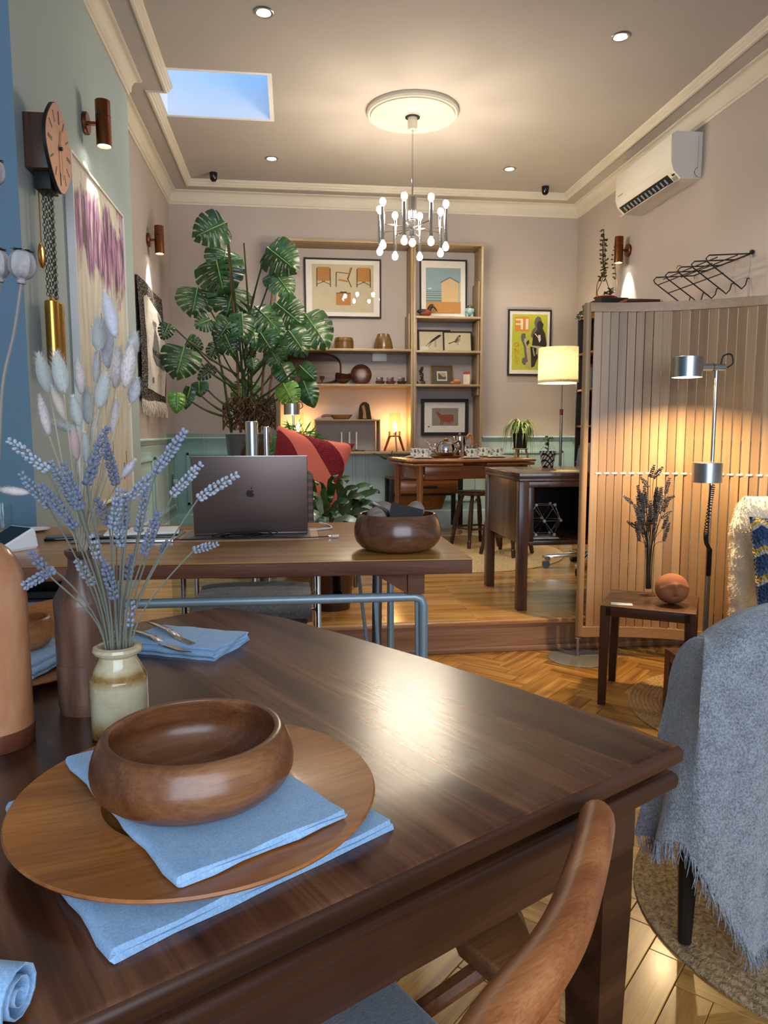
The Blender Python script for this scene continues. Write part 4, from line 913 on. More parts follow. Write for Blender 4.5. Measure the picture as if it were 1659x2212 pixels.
for a, b in HEAD:
    def cand(): yy = VP.y+rng2.uniform(-.07, .07); p_, q_ = ony(*a, yy), ony(*b, yy); return ((p_+q_)/2, p_, q_, yy)
    _, tp, bs, y = spread(cand, vase_done, (ony(*a, VP.y)-ony(*b, VP.y)).length*.42, rng2)
    kd = .013/max(.07, math.hypot(bs.x-VP.x, y-VP.y)); root = V((VP.x+(bs.x-VP.x)*kd+rng2.uniform(-.002, .002), VP.y+(y-VP.y)*kd+rng2.uniform(-.002, .002), .45))
    via = V((VP.x+max(-.015, min(.015, (bs.x-VP.x)*.3)), VP.y+(y-VP.y)*.25, .63))
    lav(tp, bs, root, rng2, .0125, 'dried lavender in the glass vase', 'dried lavender stem in the slim glass vase', ['dry_bud', 'dry_bud_b', 'dry_bud_c'], y, .0011, via, stem_mt='dry_stem')
# clay face
plain('clay', 'ad6c48', .8, var=.10, vs_=20, bump=.15, bs=60)
FP = onz(1450, 1304, .42); fr = .064
def facep(u, v):
    a = 2*PI*u; b = PI*v; d = V((math.sin(b)*math.cos(a), math.sin(b)*math.sin(a), -math.cos(b)))
    x, z = d.x, d.z; f_ = max(0, -d.y); k_ = 1.0
    if f_ > .15:
        nose = math.exp(-(x/.10)**2)*max(0, min(1, (z+.05)/.12))*max(0, min(1, (.75-z)/.3)); brow = math.exp(-((z-(.62-.55*x*x))/.09)**2)*(1 if abs(x) < .85 else 0)
        eye = math.exp(-((abs(x)-.36)/.25)**2-((z-.34)/.24)**2); mth = math.exp(-(x/.20)**2-((z+.17)/.035)**2)
        k_ += (.15*nose+.05*brow-.11*eye-.10*mth)*min(1, (f_-.15)*4)
    p = d*fr*k_; p.x *= 1.04; p.z *= .97
    return tuple(p)
m = MB(); m.grid(facep, 96, 64, closeu=True)
tag(m.obj('clay_face', 'clay', loc=(FP.x, FP.y, .42+fr*.995), rot=(R(12), R(-4), R(-14)), smooth=70), 'round terracotta head with a carved sleeping face on the side table', 'sculpture')
CP = onz(1343, 1305, .42); tag(MB().box(-.042, .042, -.021, .021, 0, .0012).obj('name_card', 'paper', loc=(CP.x, CP.y, .4203), rot=(0, 0, R(-22))), 'small white card lying on the walnut side table', 'card')

# ================================================================ rugs
def rug_mat(name, c1, c2, k=150, coil=.02):
    m, nt, b = _new(name); mp = _coord(nt); n = _noise(nt, mp, k, 2, .5, .7)
    nt.links.new(_ramp(nt, n.outputs['Fac'], [(.32, c1), (.66, c2)]).outputs[0], b.inputs['Base Color']); b.inputs['Roughness'].default_value = .95; b.inputs['Specular IOR Level'].default_value = .2
    _bump(nt, b, n.outputs['Fac'], .9, .006)
rug_mat('jute', '97774f', 'cda878', 130, .017); rug_mat('jute_grey', '6e5a42', 'b09670', 90, .03); rug_mat('jute_light', 'a5895c', 'd2b98c', 120, .026)
def rug(label, c, rx, ry, coil, h, mt, hole=0.0, name='jute_rug'):
    m = MB(); n = int(rx/coil); prof = []
    for i in range(n):
        r0 = rx*i/n
        for t in (0.08, .3, .5, .7, .92): prof.append(((r0+rx/n*t), h*(.10+.90*math.sin(PI*t)**.6)))
    prof = [(0, h*.8)]+[p for p in prof if p[0] > .01]+[(rx, h*.4), (rx, 0), (0, 0)]
    m.lathe(prof, 120, sy=ry/rx); return tag(m.obj(name, mt, loc=c, smooth=60), label, 'rug')
rug('round coiled jute rug under the walnut side tables', (1.85, 2.62, .0005), .505, .505, .017, .009, 'jute')
rug('thick grey-brown woven jute rug under the blanket-draped armchair', (1.70, 1.46, .0005), .9, .62, .03, .012, 'jute_grey')

# ================================================================ armchair with grey blanket, sheepskin lounge chair
weave('blanket_wool', '5c6067', 'a3a6ab', 230, 1, .8, .6, .004, .3)
plain('dark_leg', '1c1410', .5)
BX0, BY0, BY1 = .752, 1.315, 1.462
ac_ = thing('armchair', 'dark upholstered armchair mostly hidden beneath a grey blanket', 'armchair', (1.3, 1.7, .013))
def shoulder(x, n=.0):   # height of the rounded back at x
    t = max(0, min(1, (x-BX0)/.30)); return .50+.262*math.sin(math.acos(1-t)) if t < 1 else .762
m = MB(); xs_ = [BX0+.10+.22*(1-math.cos(i*PI/20)) for i in range(11)]+[1.2, 1.5, 1.75]
vs_ = []; fs = []
for x in xs_:
    zt_ = shoulder(x-.03)-.035
    vs_ += [(x-1.3, BY0+.02-1.7, .16), (x-1.3, BY0+.012-1.7, zt_-.03), (x-1.3, BY0+.05-1.7, zt_), (x-1.3, BY1-.05-1.7, zt_), (x-1.3, BY1-.012-1.7, zt_-.03), (x-1.3, BY1-.02-1.7, .16)]
for i in range(len(xs_)-1): fs += [(i*6+a, i*6+(a+1) % 6, i*6+6+(a+1) % 6, i*6+6+a) for a in range(6)]
fs += [tuple(range(6)), tuple((len(xs_)-1)*6+a for a in range(5, -1, -1))]
m.add(vs_, fs); m.obj('backrest', 'dark_grey_fabric', ac_)
MB().box(-.12, .45, -.22, .36, .20, .40, .04, seg=3).obj('seat', 'dark_grey_fabric', ac_)
for x, y in ((-.46, -.30), (.42, -.30), (-.10, .30), (.42, .30)): MB().tube([(x, y, 0), (x, y, .22)], [.014, .022], 10).obj('leg', 'dark_leg', ac_)
RC = .045; YM = (BY0+BY1)/2
def blplan(u):
    """plan path of the cloth: outer end, rounded corner, near face"""
    L1, L2 = (BY1-BY0-RC), RC*PI/2
    d_ = u*1.22
    if d_ < L1: return BX0, BY1-d_, -1., 0.
    d_ -= L1
    if d_ < L2: a_ = d_/RC; return BX0+RC*(1-math.cos(a_)), BY0+RC*(1-math.sin(a_)), -math.cos(a_), -math.sin(a_)
    return BX0+RC+(d_-L2), BY0, 0., -1.
def bl(u, v):
    """v: hem -> up the side -> rolled over the top of the back"""
    x, y, nx_, ny_ = blplan(u); side = max(0, -nx_)
    hem = (.232+.06*max(0, (BY1-y)/(BY1-BY0)))*side+(1-side)*(max(.045, .292-1.55*(x-BX0-.02)) if x < .95 else .05)
    mx = max(x+.05*side, BX0+.095); ht = shoulder(mx)+.012; hs = max(hem+.1, shoulder(x+.03)-.055)
    fold = .014*math.sin(x*27+y*60)+.008*math.sin(x*61+2)
    if v < .72:
        t = v/.72; k_ = (1-t)**1.2; return (x+nx_*fold*k_+side*.058*t, y+ny_*fold*k_-.02*(1-side)*k_, hem+(hs-hem)*t)
    a_ = (v-.72)/.28*PI/2; x0_ = x+side*.058
    return (x0_+(mx-x0_)*(1-math.cos(a_)), y+(YM-y)*(1-math.cos(a_)), hs+(ht-hs)*math.sin(a_))
m = MB(); m.grid(bl, 90, 40)
m.grid(lambda u, v: (max(BX0+.095, BX0+1.05*u), YM+(BY1-YM)*math.sin(v*PI/2), shoulder(max(BX0+.095, BX0+1.05*u))+.012-.10*(1-math.cos(v*PI/2))), 60, 8)
rngb = random.Random(9)
bko = m.obj('blanket', 'blanket_wool', smooth=70); tag(bko, 'grey wool throw with fringed hem draped over the armchair back', 'blanket')
fz = MB()
for k in range(1500):                       # woolly nap
    u, v = rngb.random()**.8*.62, rngb.random(); p = V(bl(u, v)); d = V((rngb.uniform(-.6, .3), -1, rngb.uniform(-.7, .4))).normalized() if u > .12 else V((-1, rngb.uniform(-.4, .4), rngb.uniform(-.7, .4))).normalized()
    s_ = V((.0007, 0, .0003)); e = p+d*rngb.uniform(.003, .008)+V((0, 0, -.002)); fz.add([p-s_, p+s_, e], [(0, 1, 2)])
fz.obj('nap', 'blanket_wool', bko)['kind'] = 'stuff'
fz = MB()
for k in range(560):
    u = rngb.random()*.75; p = V(bl(u, .0)); L_ = rngb.uniform(.022, .05); d = V((rngb.uniform(-.4, .4), rngb.uniform(-.5, .1), -1)).normalized(); g_ = V((rngb.uniform(-.3, .3), 0, 0))
    z_ = max(.016, (p+d*L_).z); e = p+d*L_; e.z = z_
    fz.tube([p+V((0, 0, .004)), (p+e)/2+g_*.006, e], [.0013, .0011, .0005], 4, cap=False)
fz.obj('fringe', 'blanket_wool', bko)['kind'] = 'stuff'
plain('sheepskin', 'efe4cb', .95, var=.12, vs_=30, bump=.8, bs=70, sheen=.7)
lc = thing('lounge_chair', 'cream sheepskin lounge chair with tall rounded back by the screen', 'armchair', (2.155, 2.66, .0105))
def puff(p, k=.012):
    return V(p)*1.0+V((math.sin(p[2]*47+p[0]*31), math.sin(p[0]*53+p[2]*37), math.sin(p[0]*41+p[1]*59)))*k*.45+V((math.sin(p[2]*131+p[0]*90), math.sin(p[0]*117+p[2]*101), math.sin(p[0]*99+p[1]*140)))*k*.25
def backf(u, v):
    a = 2*PI*u; hw = .36*(1-.10*v-.30*max(0, v-.8)**1.3*4); th_ = .062
    x = hw*abs(math.cos(a))**.45*(1 if math.cos(a) > 0 else -1); y = th_*abs(math.sin(a))**.7*(1 if math.sin(a) > 0 else -1)
    if v > .9: y *= math.sqrt(max(.02, 1-((v-.9)/.1)**2))
    return tuple(puff((x-.33+.36-.02, y+.10+.10*v, .24+.60*v), .006))
m = MB(); m.grid(backf, 72, 40, closeu=True); fs_ = tuple(72*39+i for i in range(72)); m.f.append(fs_); m.mi.append(0)
bko2 = m.obj('backrest', 'sheepskin', lc, smooth=80)
m = MB(); m.grid(lambda u, v: tuple(puff((.355*abs(math.cos(2*PI*u))**.4*(1 if math.cos(2*PI*u) > 0 else -1)*(.93+.07*math.sin(PI*v))+.01, (.24*abs(math.sin(2*PI*u))**.5*(1 if math.sin(2*PI*u) > 0 else -1))-.13, .24+.15*v), .006)), 72, 10, closeu=True)
m.f.append(tuple(range(720-72, 720))); m.mi.append(0); m.obj('seat', 'sheepskin', lc, smooth=80)
fz = MB()
for k in range(7000):
    u, v = rngb.random(), rngb.random(); p = V(backf(u, v)); q = V(backf(u, min(1, v+.02))); a = 2*PI*u; d = V((math.cos(a)*.9, math.sin(a)*.9-.0, rngb.uniform(-.5, .5))).normalized(); s_ = d.cross(V((0, 0, 1))).normalized()*.0026
    fz.add([p-s_, p+s_, p+d*rngb.uniform(.006, .013)+V((0, 0, rngb.uniform(-.006, .006)))], [(0, 1, 2)])
fz.obj('fleece', 'sheepskin', lc)['kind'] = 'stuff'
for x, y in ((-.25, -.30), (.28, -.30), (-.25, .16), (.28, .16)): MB().tube([(x*1.1, y, 0), (x, y, .25)], [.012, .018], 10).obj('leg', 'walnut_z', lc)
# crochet cushion
m_, nt, b = _new('crochet'); mp = _coord(nt); sp = nt.nodes.new('ShaderNodeSeparateXYZ'); nt.links.new(mp.outputs[0], sp.inputs[0])
zig = nt.nodes.new('ShaderNodeMath'); zig.operation = 'PINGPONG'; zig.inputs[1].default_value = .045; nt.links.new(sp.outputs['X'], zig.inputs[0])
ad = nt.nodes.new('ShaderNodeMath'); ad.operation = 'ADD'; nt.links.new(sp.outputs['Z'], ad.inputs[0]); nt.links.new(zig.outputs[0], ad.inputs[1])
mdl = nt.nodes.new('ShaderNodeMath'); mdl.operation = 'FLOORED_MODULO'; mdl.inputs[1].default_value = .11; nt.links.new(ad.outputs[0], mdl.inputs[0])
dv = nt.nodes.new('ShaderNodeMath'); dv.operation = 'DIVIDE'; dv.inputs[1].default_value = .11; nt.links.new(mdl.outputs[0], dv.inputs[0])
nt.links.new(_ramp(nt, dv.outputs[0], [(0, '35496f'), (.5, 'cdbf9e'), (.66, 'cfa53c'), (.80, '4f648a')], 'CONSTANT').outputs[0], b.inputs['Base Color']); b.inputs['Roughness'].default_value = .95
vo = nt.nodes.new('ShaderNodeTexVoronoi'); vo.inputs['Scale'].default_value = 85; nt.links.new(mp.outputs[0], vo.inputs['Vector']); _bump(nt, b, vo.outputs['Distance'], 1, .012)
def cushion(name, label, w_, h_, d_, mt, loc, rot, cat='cushion', n=26, pinch=.14):
    m = MB()
    for s_ in (-1, 1):
        def f(u, v):
            a, c = 2*u-1, 2*v-1; k_ = (1-a**4)*(1-c**4); px_ = 1-pinch*(1-c*c)*abs(a)**2*.5; pz_ = 1-pinch*(1-a*a)*abs(c)**2*.5
            return (a*w_/2*px_, s_*d_/2*k_**.55, c*h_/2*pz_)
        m.grid(f, n, n)
    return tag(m.obj(name, mt, loc=loc, rot=rot, smooth=80), label, cat)
cushion('crochet_cushion', 'zigzag crochet cushion in navy, cream and mustard on the sheepskin chair', .42, .40, .13, 'crochet', (1.975, 2.60, .60), (R(-12), 0, R(4)))

# ================================================================ back wall: shelf unit, prints and wooden wares
wood('pale_oak', '937c5b', 'a8906c', 'bca584', 'X', .9, .45, 0, grain=18, contrast=.8)
wood('pale_oak_z', '937c5b', 'a8906c', 'bca584', 'Z', .9, .45, 0, grain=18, contrast=.8)
wood('dark_ware', '32190f', '4d2a1a', '673c26', 'X', 1.6, .30, .1); wood('barrel_wood', '4c3215', '70501f', '8b682f', 'Z', 1.6, .32, .2); wood('ware_red', '3a1b10', '552c19', '6f4025', 'X', 1.4, .36, .05)
YFr, YIn = 6.915, 7.19
sX = lambda px, py=800, y=YFr: ony(px, py, y).x
sZ = lambda px, py, y=YFr: ony(px, py, y).z
x0, x1 = sX(602), sX(1043, 530); xm = sX(893, 700); zt = sZ(830, 523); zb = sZ(800, 978)
BT = .022
sh = thing('shelf_unit', 'tall pale oak wall shelf with prints, wooden bowls and candle lamps', 'shelf', (xm, YB, 0)); so = V((xm, YB, 0))
def board(a, b, z, nm='shelf_board'): return MB().box(a-xm, b-xm, YFr-YB, YIn-YB, z-BT/2, z+BT/2, .002).obj(nm, 'pale_oak', sh)
def upright(x, za, zb_, nm='upright', y0=YFr): return MB().box(x-BT/2-xm, x+BT/2-xm, y0-YB, YIn-YB, za, zb_, .002).obj(nm, 'pale_oak_z', sh)
MB().box(x0-xm, x1-xm, YIn-YB-.004, YIn-YB, zb, zt, .0).obj('back_panel', 'wall_blush', sh, label='blush painted back')
board(x0, x1, zt, 'top_board'); board(x0, xm, zb, 'bottom_board')
upright(x0, zb, zt-BT/2); upright(x1, zb-.12, zt-BT/2); upright(xm-BT*.55, zb, zt-BT/2); upright(xm+BT*.55, zb-.12, zt-BT/2)
SL = [sZ(760, 752.5), sZ(760, 829)]; SRt = [sZ(970, 683), sZ(970, 757), sZ(970, 830)]
for z in SL: board(x0+BT/2, xm-BT*1.06, z-BT/2)
for z in SRt: board(xm+BT*1.06, x1-BT/2, z-BT/2)
for x, a, b in ((xm+BT*1.5, SRt[2]-.25, SRt[0]+.0), (x1-BT*1.0, SRt[0]+.005, SRt[0]+.33), (x1-BT, SRt[2]-.1, SRt[0]-.03), (xm-BT*1.55, SL[0]+.005, SL[0]+.33)):
    MB().box(x-.006-xm, x+.006-xm, YFr+.03-YB, YIn-YB-.005, a, b, .002).obj('spacer_panel', 'pale_oak_z', sh)
# open box on the bottom board
bx0, bx1, bz1 = sX(679, 940), sX(822, 940), sZ(750, 906)
bxo = thing('display_box', 'low open pale oak box on the bottom shelf with candles inside', 'box', ((bx0+bx1)/2, 7.05, zb+BT/2)); bw = (bx1-bx0)/2; bh = bz1-zb-BT/2
MB().box(-bw, bw, -.13, .12, bh-.012, bh, .001).obj('top_board', 'pale_oak', bxo)
for s_ in (-1, 1): MB().box(s_*bw-(.011 if s_ > 0 else 0), s_*bw+(0 if s_ > 0 else .011), -.13, .12, 0, bh-.0122, .001).obj('side_board', 'pale_oak_z', bxo)

# framed prints
for nm_, c_ in (('ink_black', '17151a'), ('mount_white', 'e9e4db'), ('mount_cream', 'd9cfae'), ('p_sand', 'c9bd9f'), ('p_tan', 'b9803f'), ('p_brown', '5d3a24'), ('p_sky', '90aab0'), ('p_hut', 'd8b987'), ('p_roof', '5c666c'), ('p_fence', 'c98f4f'), ('p_sea', '6f8b90'), ('p_foam', 'b5c2be'), ('p_cow', '9b4a33'), ('p_stone', '8f8880'), ('p_grey', '5a544e'), ('p_lime', 'b8bd3a'), ('p_orange', 'd8892f'), ('p_shadow', '65635c'), ('p_dark', '2b2724'), ('p_bone', 'b9a98c'), ('p_pink', 'c09a7e'), ('p_ivory', 'e6dcc8')): plain(nm_, c_, .7, var=.05)
def frame(label, c, w_, h_, bar, fm='black_matte', rot=(0, 0, 0), mount='mount_white', depth=.018, glazed=True, nm='framed_print'):
    g = thing(nm, label, 'picture', c, rot)
    m = MB()
    for a, b, p, q in ((-w_/2, w_/2, h_-bar, h_), (-w_/2, w_/2, 0, bar), (-w_/2, -w_/2+bar, bar, h_-bar), (w_/2-bar, w_/2, bar, h_-bar)): m.box(a, b, -depth, 0, p, q, .001, seg=1)
    m.obj('frame', fm, g); MB().box(-w_/2+bar*.5, w_/2-bar*.5, -depth*.45, -.001, bar*.5, h_-bar*.5).obj('mount', mount, g, smooth=0)
    g['d'] = depth; g['w'] = w_; g['h'] = h_
    if glazed: MB().add([(-w_/2+bar, -depth*.8, bar), (w_/2-bar, -depth*.8, bar), (w_/2-bar, -depth*.8, h_-bar), (-w_/2+bar, -depth*.8, h_-bar)], [(0, 1, 2, 3)]).obj('glazing', 'picture_glass', g, smooth=0, fixn=False)
    return g
def art(g, shapes, nm='print'):
    """flat printed shapes in fractions of the frame; x, z from the lower left corner"""
    w_, h_, d = g['w'], g['h'], g['d']; m = MB(); ml = []
    for k, (poly, mt) in enumerate(shapes):
        if mt not in ml: ml.append(mt)
        y = -d*.45-.0004-.00022*k; p3 = [((x-.5)*w_, y, z*h_) for x, z in poly]; m.add(p3, [tuple(range(len(p3)))], ml.index(mt))
    return m.obj(nm, ml, g, smooth=0, fixn=False)
def rc(a, b, c, d): return [(a, c), (b, c), (b, d), (a, d)]
def lw(a, b, t):
    d = V((b[0]-a[0], b[1]-a[1])); n = V((-d.y, d.x)).normalized()*t; return [(a[0]+n.x, a[1]+n.y), (b[0]+n.x, b[1]+n.y), (b[0]-n.x, b[1]-n.y), (a[0]-n.x, a[1]-n.y)]
def fit(px0, py0, px1, py1, y): a, b = ony(px0, py1, y), ony(px1, py0, y); return ((a.x+b.x)/2, y, a.z), b.x-a.x, b.z-a.z
c, w_, h_ = fit(658, 561, 823, 686, 7.18)
g = frame('framed print of four tan leather easy chairs on a cream ground', c, w_, h_, .016, 'p_dark', depth=.02)
S = [(rc(.10, .90, .10, .90), 'p_sand')]
def chairart(cx, cz, k, side=False):
    o = []
    if not side:
        o += [([(cx-.085*k, cz+.02), (cx+.085*k, cz+.02), (cx+.08*k, cz+.20*k), (cx-.08*k, cz+.20*k)], 'p_tan'), ([(cx-.08*k, cz-.03), (cx+.08*k, cz-.03), (cx+.085*k, cz+.03), (cx-.085*k, cz+.03)], 'p_tan')]
        for s_ in (-1, 1): o += [(lw((cx+s_*.088*k, cz-.13*k), (cx+s_*.086*k, cz+.18*k), .006), 'p_brown'), (lw((cx+s_*.085*k, cz-.09*k), (cx-s_*.02*k, cz-.03*k), .005), 'p_brown')]
    else:
        o += [([(cx-.07*k, cz-.02), (cx+.05*k, cz-.05), (cx+.06*k, cz-.02), (cx-.07*k, cz+.01)], 'p_tan'), ([(cx+.04*k, cz), (cx+.065*k, cz), (cx+.11*k, cz+.2*k), (cx+.08*k, cz+.2*k)], 'p_tan'), (lw((cx-.1*k, cz-.13*k), (cx-.095*k, cz+.12*k), .006), 'p_brown'), (lw((cx-.095*k, cz+.12*k), (cx+.06*k, cz+.10*k), .006), 'p_brown'), (lw((cx+.1*k, cz-.13*k), (cx+.05*k, cz+.02*k), .006), 'p_brown'), (lw((cx+.05*k, cz), (cx+.11*k, cz+.2*k), .005), 'p_brown')]
    return o
S += chairart(.25, .65, 1)+chairart(.51, .65, 1, True)+chairart(.77, .65, 1)+[(rc(.41, .60, .22, .42), 'p_tan'), (lw((.41, .42), (.60, .42), .006), 'p_brown'), (lw((.46, .435), (.55, .435), .01), 'p_brown')]
art(g, S)
c, w_, h_ = fit(908, 547, 1011, 676, 7.10); c = (c[0], 7.13, SRt[0]+.001)
g = frame('large framed print of a yellow beach hut by the sea on the upper shelf', c, w_, h_, .014, rot=(R(-3), 0, 0), depth=.02)
art(g, [(rc(.13, .87, .10, .86), 'p_sky'), (rc(.13, .48, .29, .47), 'p_sea')]+[(rc(.13, .47, z, z+.012), 'p_foam') for z in (.33, .37, .41, .44)]+[(rc(.84, .87, .29, .62), 'p_hut'), ([(.46, .29), (.82, .29), (.82, .62), (.64, .70), (.46, .62)], 'p_hut'), (lw((.44, .615), (.645, .705), .008), 'p_roof'), (lw((.84, .615), (.635, .705), .008), 'p_roof'), (rc(.57, .70, .56, .605), 'p_sand'), (rc(.13, .87, .10, .29), 'p_fence')]+[(rc(.13+.037*i, .136+.037*i, .10, .29), 'p_tan') for i in range(1, 20)])
c, w_, h_ = fit(903, 703, 975, 752, 7.12); c = (c[0], 7.14, SRt[1]+.001)
g = frame('black framed print of a swallow perched on a post', c, w_, h_, .016, rot=(R(-8), 0, 0), mount='mount_cream')
art(g, [([(.30, .38), (.42, .55), (.62, .78), (.70, .80), (.72, .76), (.66, .68), (.48, .50)], 'p_dark'), (lw((.42, .50), (.24, .28), .008), 'p_dark'), (lw((.44, .50), (.32, .24), .008), 'p_dark'), ([(.5, .25), (.57, .24), (.56, .56), (.52, .57)], 'p_bone'), (rc(.08, .32, .10, .26), 'mount_white')])
c, w_, h_ = fit(958, 710, 1021, 755, 7.06); c = (c[0], 7.075, SRt[1]+.001)
g = frame('smaller black framed print of a bullfinch overlapping the swallow print', c, w_, h_, .012, rot=(R(-10), 0, 0), mount='mount_cream')
art(g, [([(.18, .42), (.30, .48), (.42, .56), (.40, .50), (.20, .38)], 'p_dark'), ([(.38, .50), (.50, .75), (.58, .80), (.60, .72), (.52, .52), (.44, .44)], 'p_grey'), ([(.52, .74), (.60, .74), (.61, .60), (.54, .46), (.47, .44), (.54, .60)], 'p_pink'), ([(.53, .78), (.57, .84), (.62, .80), (.60, .74)], 'p_dark'), ([(.46, .34), (.54, .34), (.53, .44), (.48, .44)], 'p_bone')])
c, w_, h_ = fit(909, 862, 1011, 941, 7.18)
g = frame('wide black framed cave-painting print of a red horned cow', c, w_, h_, .032, depth=.022)
art(g, [(rc(.23, .79, .27, .75), 'p_stone'), ([(.31, .62), (.34, .66), (.38, .62), (.44, .57), (.66, .58), (.69, .55), (.69, .40), (.60, .37), (.46, .37), (.41, .42), (.37, .52), (.33, .60)], 'p_cow'), (lw((.43, .40), (.41, .30), .010), 'p_cow'), (lw((.47, .38), (.45, .29), .010), 'p_cow'), (lw((.58, .38), (.56, .31), .008), 'p_cow'), (lw((.62, .38), (.61, .31), .008), 'p_cow'), (lw((.335, .645), (.31, .69), .005), 'p_cow'), (lw((.31, .69), (.335, .735), .005), 'p_cow'), (lw((.35, .645), (.39, .68), .005), 'p_cow'), (lw((.39, .68), (.385, .73), .005), 'p_cow'), ([(.145, .245), (.155, .265), (.165, .26), (.175, .265), (.185, .245), (.165, .215)], 'p_grey')])
c, w_, h_ = fit(932, 785, 980, 829, 7.09); c = (c[0], 7.12, SRt[2]+.001)
g = frame('small gilt framed etching in a dark grey mount', c, w_, h_, .010, 'brass', rot=(R(-10), 0, 0), mount='p_grey')
art(g, [(rc(.28, .74, .22, .70), 'p_ivory'), (rc(.33, .69, .29, .64), 'p_bone'), ([(.33, .29), (.69, .29), (.69, .45), (.55, .40), (.42, .55), (.33, .62)], 'p_grey')])
c, w_, h_ = fit(1095, 670, 1191, 811, 7.19)
g = frame('framed lime green poster with orange lettering and a grey cloaked figure', c, w_, h_, .016, depth=.02)
fig = [([(.53, .60), (.50, .45), (.53, .62), (.57, .70), (.63, .74), (.60, .80), (.63, .87), (.68, .90), (.75, .88), (.78, .82), (.74, .66), (.66, .50)], 'p_shadow'), ([(.30, .60), (.33, .64), (.40, .64), (.42, .55), (.46, .30), (.48, .18), (.38, .16), (.33, .20), (.34, .26), (.40, .28), (.37, .44), (.31, .54)], 'p_shadow'),
       ([(.66, .78), (.70, .83), (.76, .83), (.82, .78), (.80, .72), (.86, .64), (.90, .48), (.86, .40), (.80, .44), (.62, .44), (.56, .46), (.58, .62), (.68, .70)], 'p_dark'), ([(.56, .46), (.84, .44), (.84, .36), (.60, .34)], 'p_bone'), ([(.70, .62), (.75, .62), (.76, .54), (.73, .50), (.70, .55)], 'p_ivory'), (lw((.62, .64), (.70, .58), .008), 'p_ivory'),
       ([(.38, .56), (.44, .58), (.50, .52), (.46, .48), (.52, .34), (.50, .20), (.46, .24), (.42, .44), (.37, .52)], 'p_bone'), ([(.42, .50), (.48, .55), (.50, .50), (.45, .45)], 'p_dark'), ([(.52, .44), (.66, .42), (.70, .28), (.62, .14), (.55, .12), (.54, .30)], 'p_dark'), ([(.42, .20), (.50, .22), (.54, .17), (.50, .12), (.44, .13)], 'p_bone'), (lw((.58, .42), (.62, .30), .012), 'p_bone'), (lw((.68, .40), (.66, .32), .01), 'p_bone')]
art(g, [(rc(.10, .91, .085, .93), 'p_lime'), (rc(.16, .49, .67, .89), 'p_orange'), (rc(.18, .345, .835, .86), 'p_ivory'), (rc(.29, .345, .70, .86), 'p_ivory'), (rc(.18, .30, .765, .79), 'p_ivory'), (rc(.405, .47, .70, .86), 'p_ivory')]+fig)
for ch_, z in zip('ONLY', (.465, .375, .285, .195)): text_mesh('lettering', ch_, h_*.098, 'p_orange', g, ((.205-.5)*w_, -.013, z*h_), (R(90), 0, 0), bold=.0008)

# turned wares on the shelves
def ware(nm, label, prof, px, py, z, mt, y=7.03, n=48, cat='bowl', rot=None, grp=None):
    p = ony(px, py, y); o = MB().lathe(prof, n).obj(nm, mt, loc=(p.x, y, z), smooth=40)
    if rot: o.rotation_euler = rot
    return tag(o, label, cat, grp)
u = 7.03/F_PX*1.005
z1, z2 = SL[0]+.0005, SL[1]+.0005
ware('lidded_box', 'squat round wooden box with carved band on the upper shelf', [(0, 0), (20*u, 0), (20.5*u, 2*u), (20.8*u, 10*u), (20.3*u, 17*u), (20.6*u, 17.5*u), (19.8*u, 21*u), (18.5*u, 24*u), (0, 25*u)], 743, 740, z1, 'barrel_wood', cat='box')
ware('wooden_vase', 'taller tapering wooden vase on the upper shelf', [(0, 0), (20*u, 0), (20.6*u, 4*u), (20*u, 9*u), (17*u, 22*u), (13.5*u, 31*u), (12.5*u, 33*u), (11*u, 33*u), (10*u, 25*u), (0, 24*u)], 828, 740, z1, 'barrel_wood', cat='vase')
o = ware('round_dish', 'round dark wooden dish standing upright against the shelf back', [(0, .020), (12*u, .018), (19*u, .012), (22.4*u, 0), (22.6*u, .003), (19*u, .020), (10*u, .027), (0, .028)], 782, 808, z2, 'ware_red', cat='dish')
o.rotation_euler = (R(78), 0, 0); o.location = (o.location.x, 7.11, z2+22.6*u*math.cos(R(12))+.001)
tr = thing('serving_tray', 'big rounded dark wooden tray leaning behind the small bowls', 'tray', (sX(741, 800, 7.13)-.30, 7.135, z2+.001), (R(-7), 0, 0))
ol = []
for t in range(48):
    a = 2*PI*t/48; cx_, sz_ = math.cos(a), math.sin(a); ol.append((.290*abs(cx_)**.55*(1 if cx_ > 0 else -1), .153+.153*abs(sz_)**.75*(1 if sz_ > 0 else -1)))
M_ = RX(90); MB().prism(ol, 0, .012, M=M_, bev=.003).obj('tray_base', 'ware_red', tr)
m = MB(); m.tube([(x*.96, -.014, .153+(z-.153)*.93) for x, z in ol], .008, 8, closed=True); m.obj('rim', 'dark_ware', tr)
for k in range(5):
    p = ony(741, 815, 7.0); o = MB().grid(lambda a, b: ((.002+17*u*b)*math.cos(2*PI*a)*1.0, (.002+14*u*b)*math.sin(2*PI*a), .003+10*u*b**2.2+(.006*b*b*math.cos(4*PI*a))), 32, 8, closeu=True)
    o.grid(lambda a, b: ((.002+17*u*b)*math.cos(2*PI*a)*.96, (.002+14*u*b)*math.sin(2*PI*a)*.96, .0055+10*u*b**2.2+(.006*b*b*math.cos(4*PI*a))), 32, 8, closeu=True)
    o = o.obj('scalloped_bowl', 'ware_red', loc=(p.x+.002*math.sin(k*2), 7.0, z2+.0065*2*k*.92), rot=(0, 0, k*.15), smooth=60)
    tag(o, ['lowest bowl', 'second bowl from the bottom', 'middle bowl', 'second bowl from the top', 'topmost bowl'][k]+' in the stack of scalloped wooden bowls', 'bowl', 'stacked scalloped bowls')
